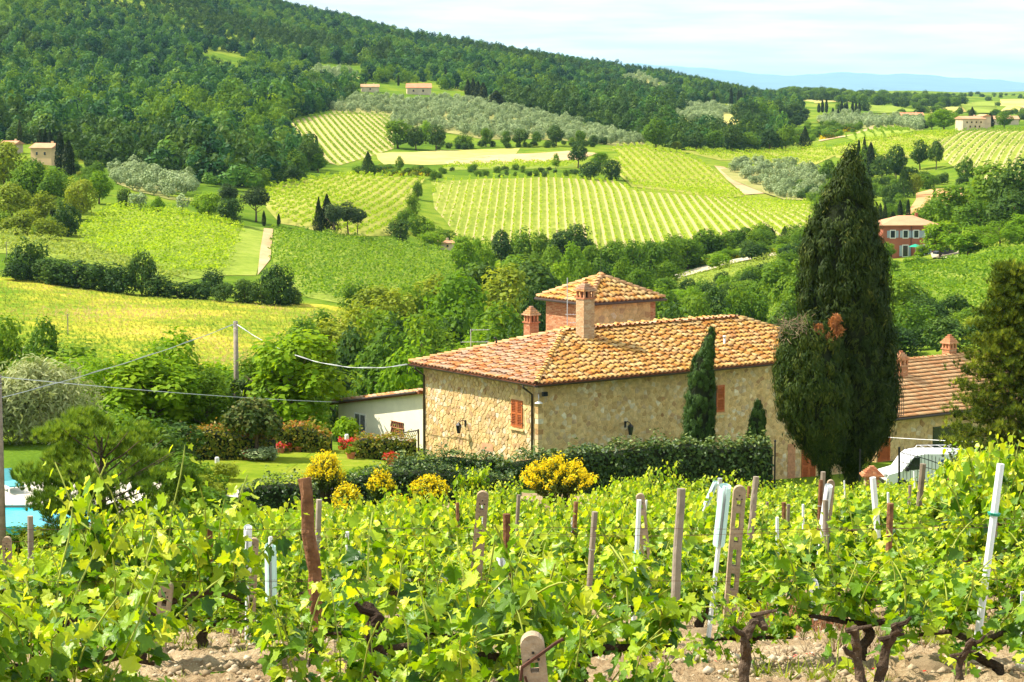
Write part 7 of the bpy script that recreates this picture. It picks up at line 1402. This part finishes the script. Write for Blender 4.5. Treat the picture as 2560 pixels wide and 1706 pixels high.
for k, (pts, Y, rr, lb) in enumerate((([(905, 1725), (950, 1640), (922, 1580), (945, 1545), (912, 1512)], 12.2, .036, 'dark twisted old vine stump at the bottom left of centre'), ([(1862, 1730), (1866, 1650), (1860, 1600), (1882, 1556), (1904, 1548), (1910, 1572)], 15.2, .032, 'hooked grey vine stump on the bare soil'),
        ([(2156, 1715), (2144, 1640), (2136, 1570)], 15.4, .036, 'upright grey vine trunk at the lower right'), ([(2194, 1715), (2216, 1620), (2244, 1572), (2236, 1560)], 15.4, .034, 'leaning grey vine trunk at the lower right'), ([(2395, 1700), (2400, 1650), (2432, 1600)], 15.0, .024, 'thin curved vine trunk near the right corner'))):
    w_ = [P(a, b, Y + .05 * math.sin(i * 2)) for i, (a, b) in enumerate(pts)]; e = empty('vine_stump', w_[0], lb, 'vine stump'); fine = []
    for i in range(len(w_) - 1):
        for t in range(4): fine.append(w_[i].lerp(w_[i + 1], t / 4) - w_[0] + Vector((random.uniform(-.008, .008), random.uniform(-.008, .008), 0)))
    fine.append(w_[-1] - w_[0]); n_ = len(fine); MB().tube(fine, [rr * (1.15 - .4 * i / n_) * random.uniform(.88, 1.15) for i in range(n_)], 9, jit=.2).obj('trunk', VBARK, e)
    for s in (.45, .8): p_ = fine[int(n_ * s)]; MB().tube([p_, p_ + Vector((random.choice((-1, 1)) * .07, -.02, .03)), p_ + Vector((random.choice((-1, 1)) * .1, -.03, .07))], [rr * .7, rr * .55, rr * .3], 7, jit=.2).obj('knot', VBARK, e)
# posts
CONC = varied('old concrete', [(0, (.33, .23, .14)), (1, (.45, .34, .23))], .95, .1, 14, .4, .7, objw=1); ROUGHW = varied('rough red brown wood', [(0, (.17, .075, .035)), (1, (.26, .13, .065))], .9, .1, 10, .6, 1.0); MINT = plain('mint plastic sleeve', (.55, .78, .72), .45, .4, .04, 3); WPL = plain('white plastic', (.78, .80, .80), .4, .4, .05, 3); RUST = plain('rusty iron', (.10, .045, .03), .9, .2, .4, 12); TIE = plain('green tie', (.03, .30, .20), .6, .3, .1, 5)
def frame_px(top, base, Y, name, label, cat, group=None):
    g = P(base[0], base[1], Y); t = P(top[0], top[1], Y - .02); d = t - g; e = empty(name, g, label, cat, group); e.rotation_mode = 'QUATERNION'; e.rotation_quaternion = Vector((0, 0, 1)).rotation_difference(d.normalized()); return e, d.length
def conc_post(top, base, Y, label, w=.10, extra=.3):
    e, L = frame_px(top, base, Y, 'concrete_post', label, 'post', 'slotted concrete posts'); d = w * .72; rail = w * .32; mb = MB(); z = L - w * .9
    mb.box((-w / 2 + rail / 2, 0, (L - w * .5 - extra) / 2), (rail, d, L - w * .5 + extra)).box((w / 2 - rail / 2, 0, (L - w * .5 - extra) / 2), (rail, d, L - w * .5 + extra))
    web = w - 2 * rail; zz = L - w * .5; hole = [.05, .16, .05, .16, .16, .16, .16, .16, .16, .16]; mb.box((0, 0, zz - .04), (web, d * .98, .08)); zz -= .08
    for h in hole:
        if zz < .1: break
        zz -= h; mb.box((0, 0, zz - .035), (web, d * .98, .07)); zz -= .07
    mb.box((0, 0, (zz - extra) / 2), (web, d * .98, max(.02, zz + extra))); m = 10; V = []
    for y in (-d / 2, d / 2):
        for k in range(m + 1): a = PI * k / m; V.append((w / 2 * math.cos(a), y, L - w * .5 + w * .5 * math.sin(a)))
    mb.add(V, [tuple(range(m + 1))[::-1], tuple(range(m + 1, 2 * m + 2))] + [(k, k + 1, m + 2 + k, m + 1 + k) for k in range(m)]).obj('shaft', CONC, e)
    for sx, zz in ((-.2, 1.05), (.2, 1.05), (0, .75)): MB().lathe([(w * .06, 0), (w * .06, .004)], 8).obj('pin_hole', IRON, e).matrix_basis = Matrix.Translation((sx * w, -d / 2 - .001, L - w * zz)) @ Matrix.Rotation(PI / 2, 4, 'X')
    return e, L
def wood_post(top, base, Y, r, label, mat=ROUGHW, jit=.14):
    e, L = frame_px(top, base, Y, 'wooden_post', label, 'post'); n = 14; jw = .012 if jit > .1 else .003; MB().tube([(jw * math.sin(k * 1.1), jw * math.cos(k * 1.7), -.3 + (L + .3) * k / n) for k in range(n + 1)], [r * (1.12 - .18 * k / n) for k in range(n + 1)], 12, jit=jit).obj('shaft', mat, e); MB().lathe([(r * .97, L * .55), (r * 1.0, L * .55 + .012)], 12).obj('wire_wrap', GALV, e); return e, L
def stake(top, base, Y, label, r=.014, mat=WPL, sleeve=None, smat=WPL, sr=.05, tie=None):
    e, L = frame_px(top, base, Y, 'vine_stake', label, 'stake'); MB().tube([(0, 0, -.2), (0, 0, L)], r, 8).obj('rod', mat, e)
    if sleeve:
        a, b = sleeve; n = 14; V = []
        for z in (a * L, b * L):
            for k in range(n + 1): an = .25 + (2 * PI - .5) * k / n - PI / 2; V.append((sr * math.cos(an), sr * math.sin(an), z + .02 * math.sin(an)))
        MB().add(V, [(k, k + 1, n + 2 + k, n + 1 + k) for k in range(n)]).obj('sleeve', smat, e, True)
    if tie: MB().lathe([(r * 1.6, tie * L), (r * 1.9, tie * L + .02)], 8).obj('tie', TIE, e)
    return e
wood_post((760, 1196), (800, 1590), 21.9, .062, 'rough red-brown wooden post left of centre')
wood_post((1703, 1222), (1678, 1672), 18.0, .036, 'straight grey-brown round pole right of centre', WOODG, .05)
wood_post((1890, 1192), (1876, 1345), 36.0, .05, 'short weathered post behind the tall concrete post', WOODG, .08)
conc_post((1850, 1214), (1818, 1618), 21.6, 'tall tan slotted concrete post right of centre', .118); conc_post((1208, 1228), (1192, 1420), 24.0, 'slotted concrete post rising from the vines in the centre', .125)
conc_post((418, 1455), (388, 1700), 17.0, 'slotted concrete post between bent vine trunks at the lower left', .10); e6, L6 = conc_post((1328, 1583), (1350, 1800), 11.2, 'nearest weathered concrete post with a rusty rod at the bottom centre', .118)
MB().tube([(-.075, -.05, L6 - .22), (-.06, -.06, L6 - .15), (.12, -.055, L6 - .045), (.155, -.05, L6 - .03)], .009, 6).obj('rusty_rod', RUST, e6); MB().tube([(-.05, -.05, L6 - .2), (-.03, -.055, L6 - .3)], .006, 5).obj('wire_end', RUST, e6)
conc_post((17, 1342), (22, 1490), 27.0, 'concrete post at the left edge', .10); conc_post((636, 1345), (625, 1590), 22.6, 'narrow concrete post beside the white sleeve left of the mint one', .085); conc_post((1600, 1234), (1626, 1520), 26.0, 'slotted concrete post half hidden behind the round pole', .10); conc_post((2078, 1200), (2062, 1380), 30.0, 'pale concrete post beside a white sleeve on the right', .095)
stake((676, 1342), (680, 1612), 21.6, 'thick mint plastic sleeve on a white stake left of centre', .022, WPL, (.14, .92), MINT, .056, .12); stake((1813, 1216), (1766, 1640), 20.8, 'tall white stake with pale green sleeve beside the concrete post', .022, WPL, (.66, 1.0), MINT, .055)
stake((2502, 1160), (2425, 1740), 17.2, 'tall white metal post at the right with a green tie', .028, WPL, None, WPL, .05, .78); stake((2182, 1194), (2192, 1310), 33.0, 'white rod in front of the brick pier', .045, WPL); stake((2072, 1215), (2052, 1350), 29.5, 'white stake with torn sleeve on the right', .022, WPL, (.3, 1.0), WPL, .05)
stake((868, 1330), (868, 1530), 25.0, 'thin white stake right of the rough wooden post', .022, WPL); stake((1252, 1372), (1266, 1590), 20.9, 'white sleeve stake inside the broad centre vine', .022, WPL, (.35, 1), WPL, .045); stake((1598, 1250), (1582, 1590), 21.4, 'pale metal stake left of the round pole', .022, WPL, None, WPL, .05, .6); stake((620, 1318), (616, 1590), 22.2, 'white sleeve left of the thick mint sleeve', .018, WPL, (.6, 1.0), WPL, .04)
stake((246, 1366), (241, 1460), 27.0, 'short white stake in the left vines', .02, WPL); stake((1790, 1206), (1765, 1262), 46.0, 'tilted pale sleeve behind the tall white stake', .02, WPL, (0, 1), MINT, .06); stake((1800, 1196), (1797, 1260), 46.5, 'grey-green round stake behind the tall white stake', .05, GALV); stake((2035, 1455), (2037, 1500), 21.5, 'short white sleeve stub near the dry brush', .018, WPL, (0, 1), WPL, .045); stake((2558, 1480), (2552, 1740), 17.2, 'pale rod at the lower right edge', .02, WPL); stake((2220, 1232), (2222, 1290), 38.0, 'small white stake behind the right vines', .02, WPL); stake((2308, 1160), (2300, 1240), 45.0, 'grey wooden stake in front of the gate', .06, WOODG); stake((2058, 1180), (2056, 1240), 55.0, 'short grey stake in front of the double doors', .06, WOODG)
sr_ = random.Random(77); cand = sorted([(sr_.uniform(60, 2500), sr_.uniform(24, 62), sr_.uniform(1.25, 1.75)) for _ in range(34)])
for k, (px, Y, h) in enumerate(cand):
    g = GP(px, Y); kk = k % 3; e = empty('vine_stake', g, 'thin %s stake among the back vines, %s from the left' % (('grey wooden', 'white metal', 'brown wooden')[kk], ordn(k + 1)), 'stake', 'thin stakes among the back vines'); e.rotation_euler = (sr_.uniform(-.05, .05), sr_.uniform(-.07, .07), 0)
    MB().tube([(0, 0, -.2), (0, 0, h)], (.035, .02, .042)[kk], 8, jit=(.08, 0, .1)[kk]).obj('rod', (WOODG, WPL, ROUGHW)[kk], e); MB().lathe([((.04, .026, .048)[kk], h * .7), ((.04, .026, .048)[kk], h * .7 + .012)], 8).obj('wire_wrap', GALV, e)
# trellis wires
for Y, hs in ((17.2, (.7, 1.1)), (20.6, (.7, 1.1)), (23.7, (.7, 1.1)), (26.8, (.7,)), (29.9, (1.1,))):
    for h in hs:
        n = 40; xs = np.linspace(-.25 * Y, .25 * Y, n); e = empty('trellis_wire', (0, Y, float(gz(0, Y)) + h), 'thin %s trellis wire along the %s vine row from the front' % ('upper' if h > 1 else 'lower', {17.2: 'second', 20.6: 'third', 23.7: 'fourth', 26.8: 'fifth', 29.9: 'sixth'}[Y]), 'wire', 'trellis wires'); MB().tube([(x, .01 * math.sin(x * 2), float(gz(x, Y)) - float(gz(0, Y)) - .02 * abs(math.sin(x * .7))) for x in xs], .0017, 4, False).obj('strand', RUST, e)
def dry_brush():
    g = hit(2000, 1590, 12); e = empty('dry_brush', g, 'heap of dry reddish-brown twigs on the bare soil at the right', 'brush'); m = MB(); rd = random.Random(2)
    for k in range(260):
        p = Vector((rd.gauss(0, .28), rd.gauss(0, .2), 0)); d = Vector((rd.gauss(0, .4), rd.gauss(0, .4), 1)).normalized() * rd.uniform(.15, .42); m.tube([p, p + d * .6, p + d + Vector((rd.gauss(0, .05), 0, -.02))], [.005, .004, .002], 3, False)
    stuff(m.obj('twigs', plain('red brown twigs', (.24, .11, .055), .95, .05, .4, 10), e))
dry_brush()
weeds(260, 16, 22, 15, L_red, .035, 'red_weeds', 'small red flowers on the soil at the lower right', (.09, .2), DIA, 9)
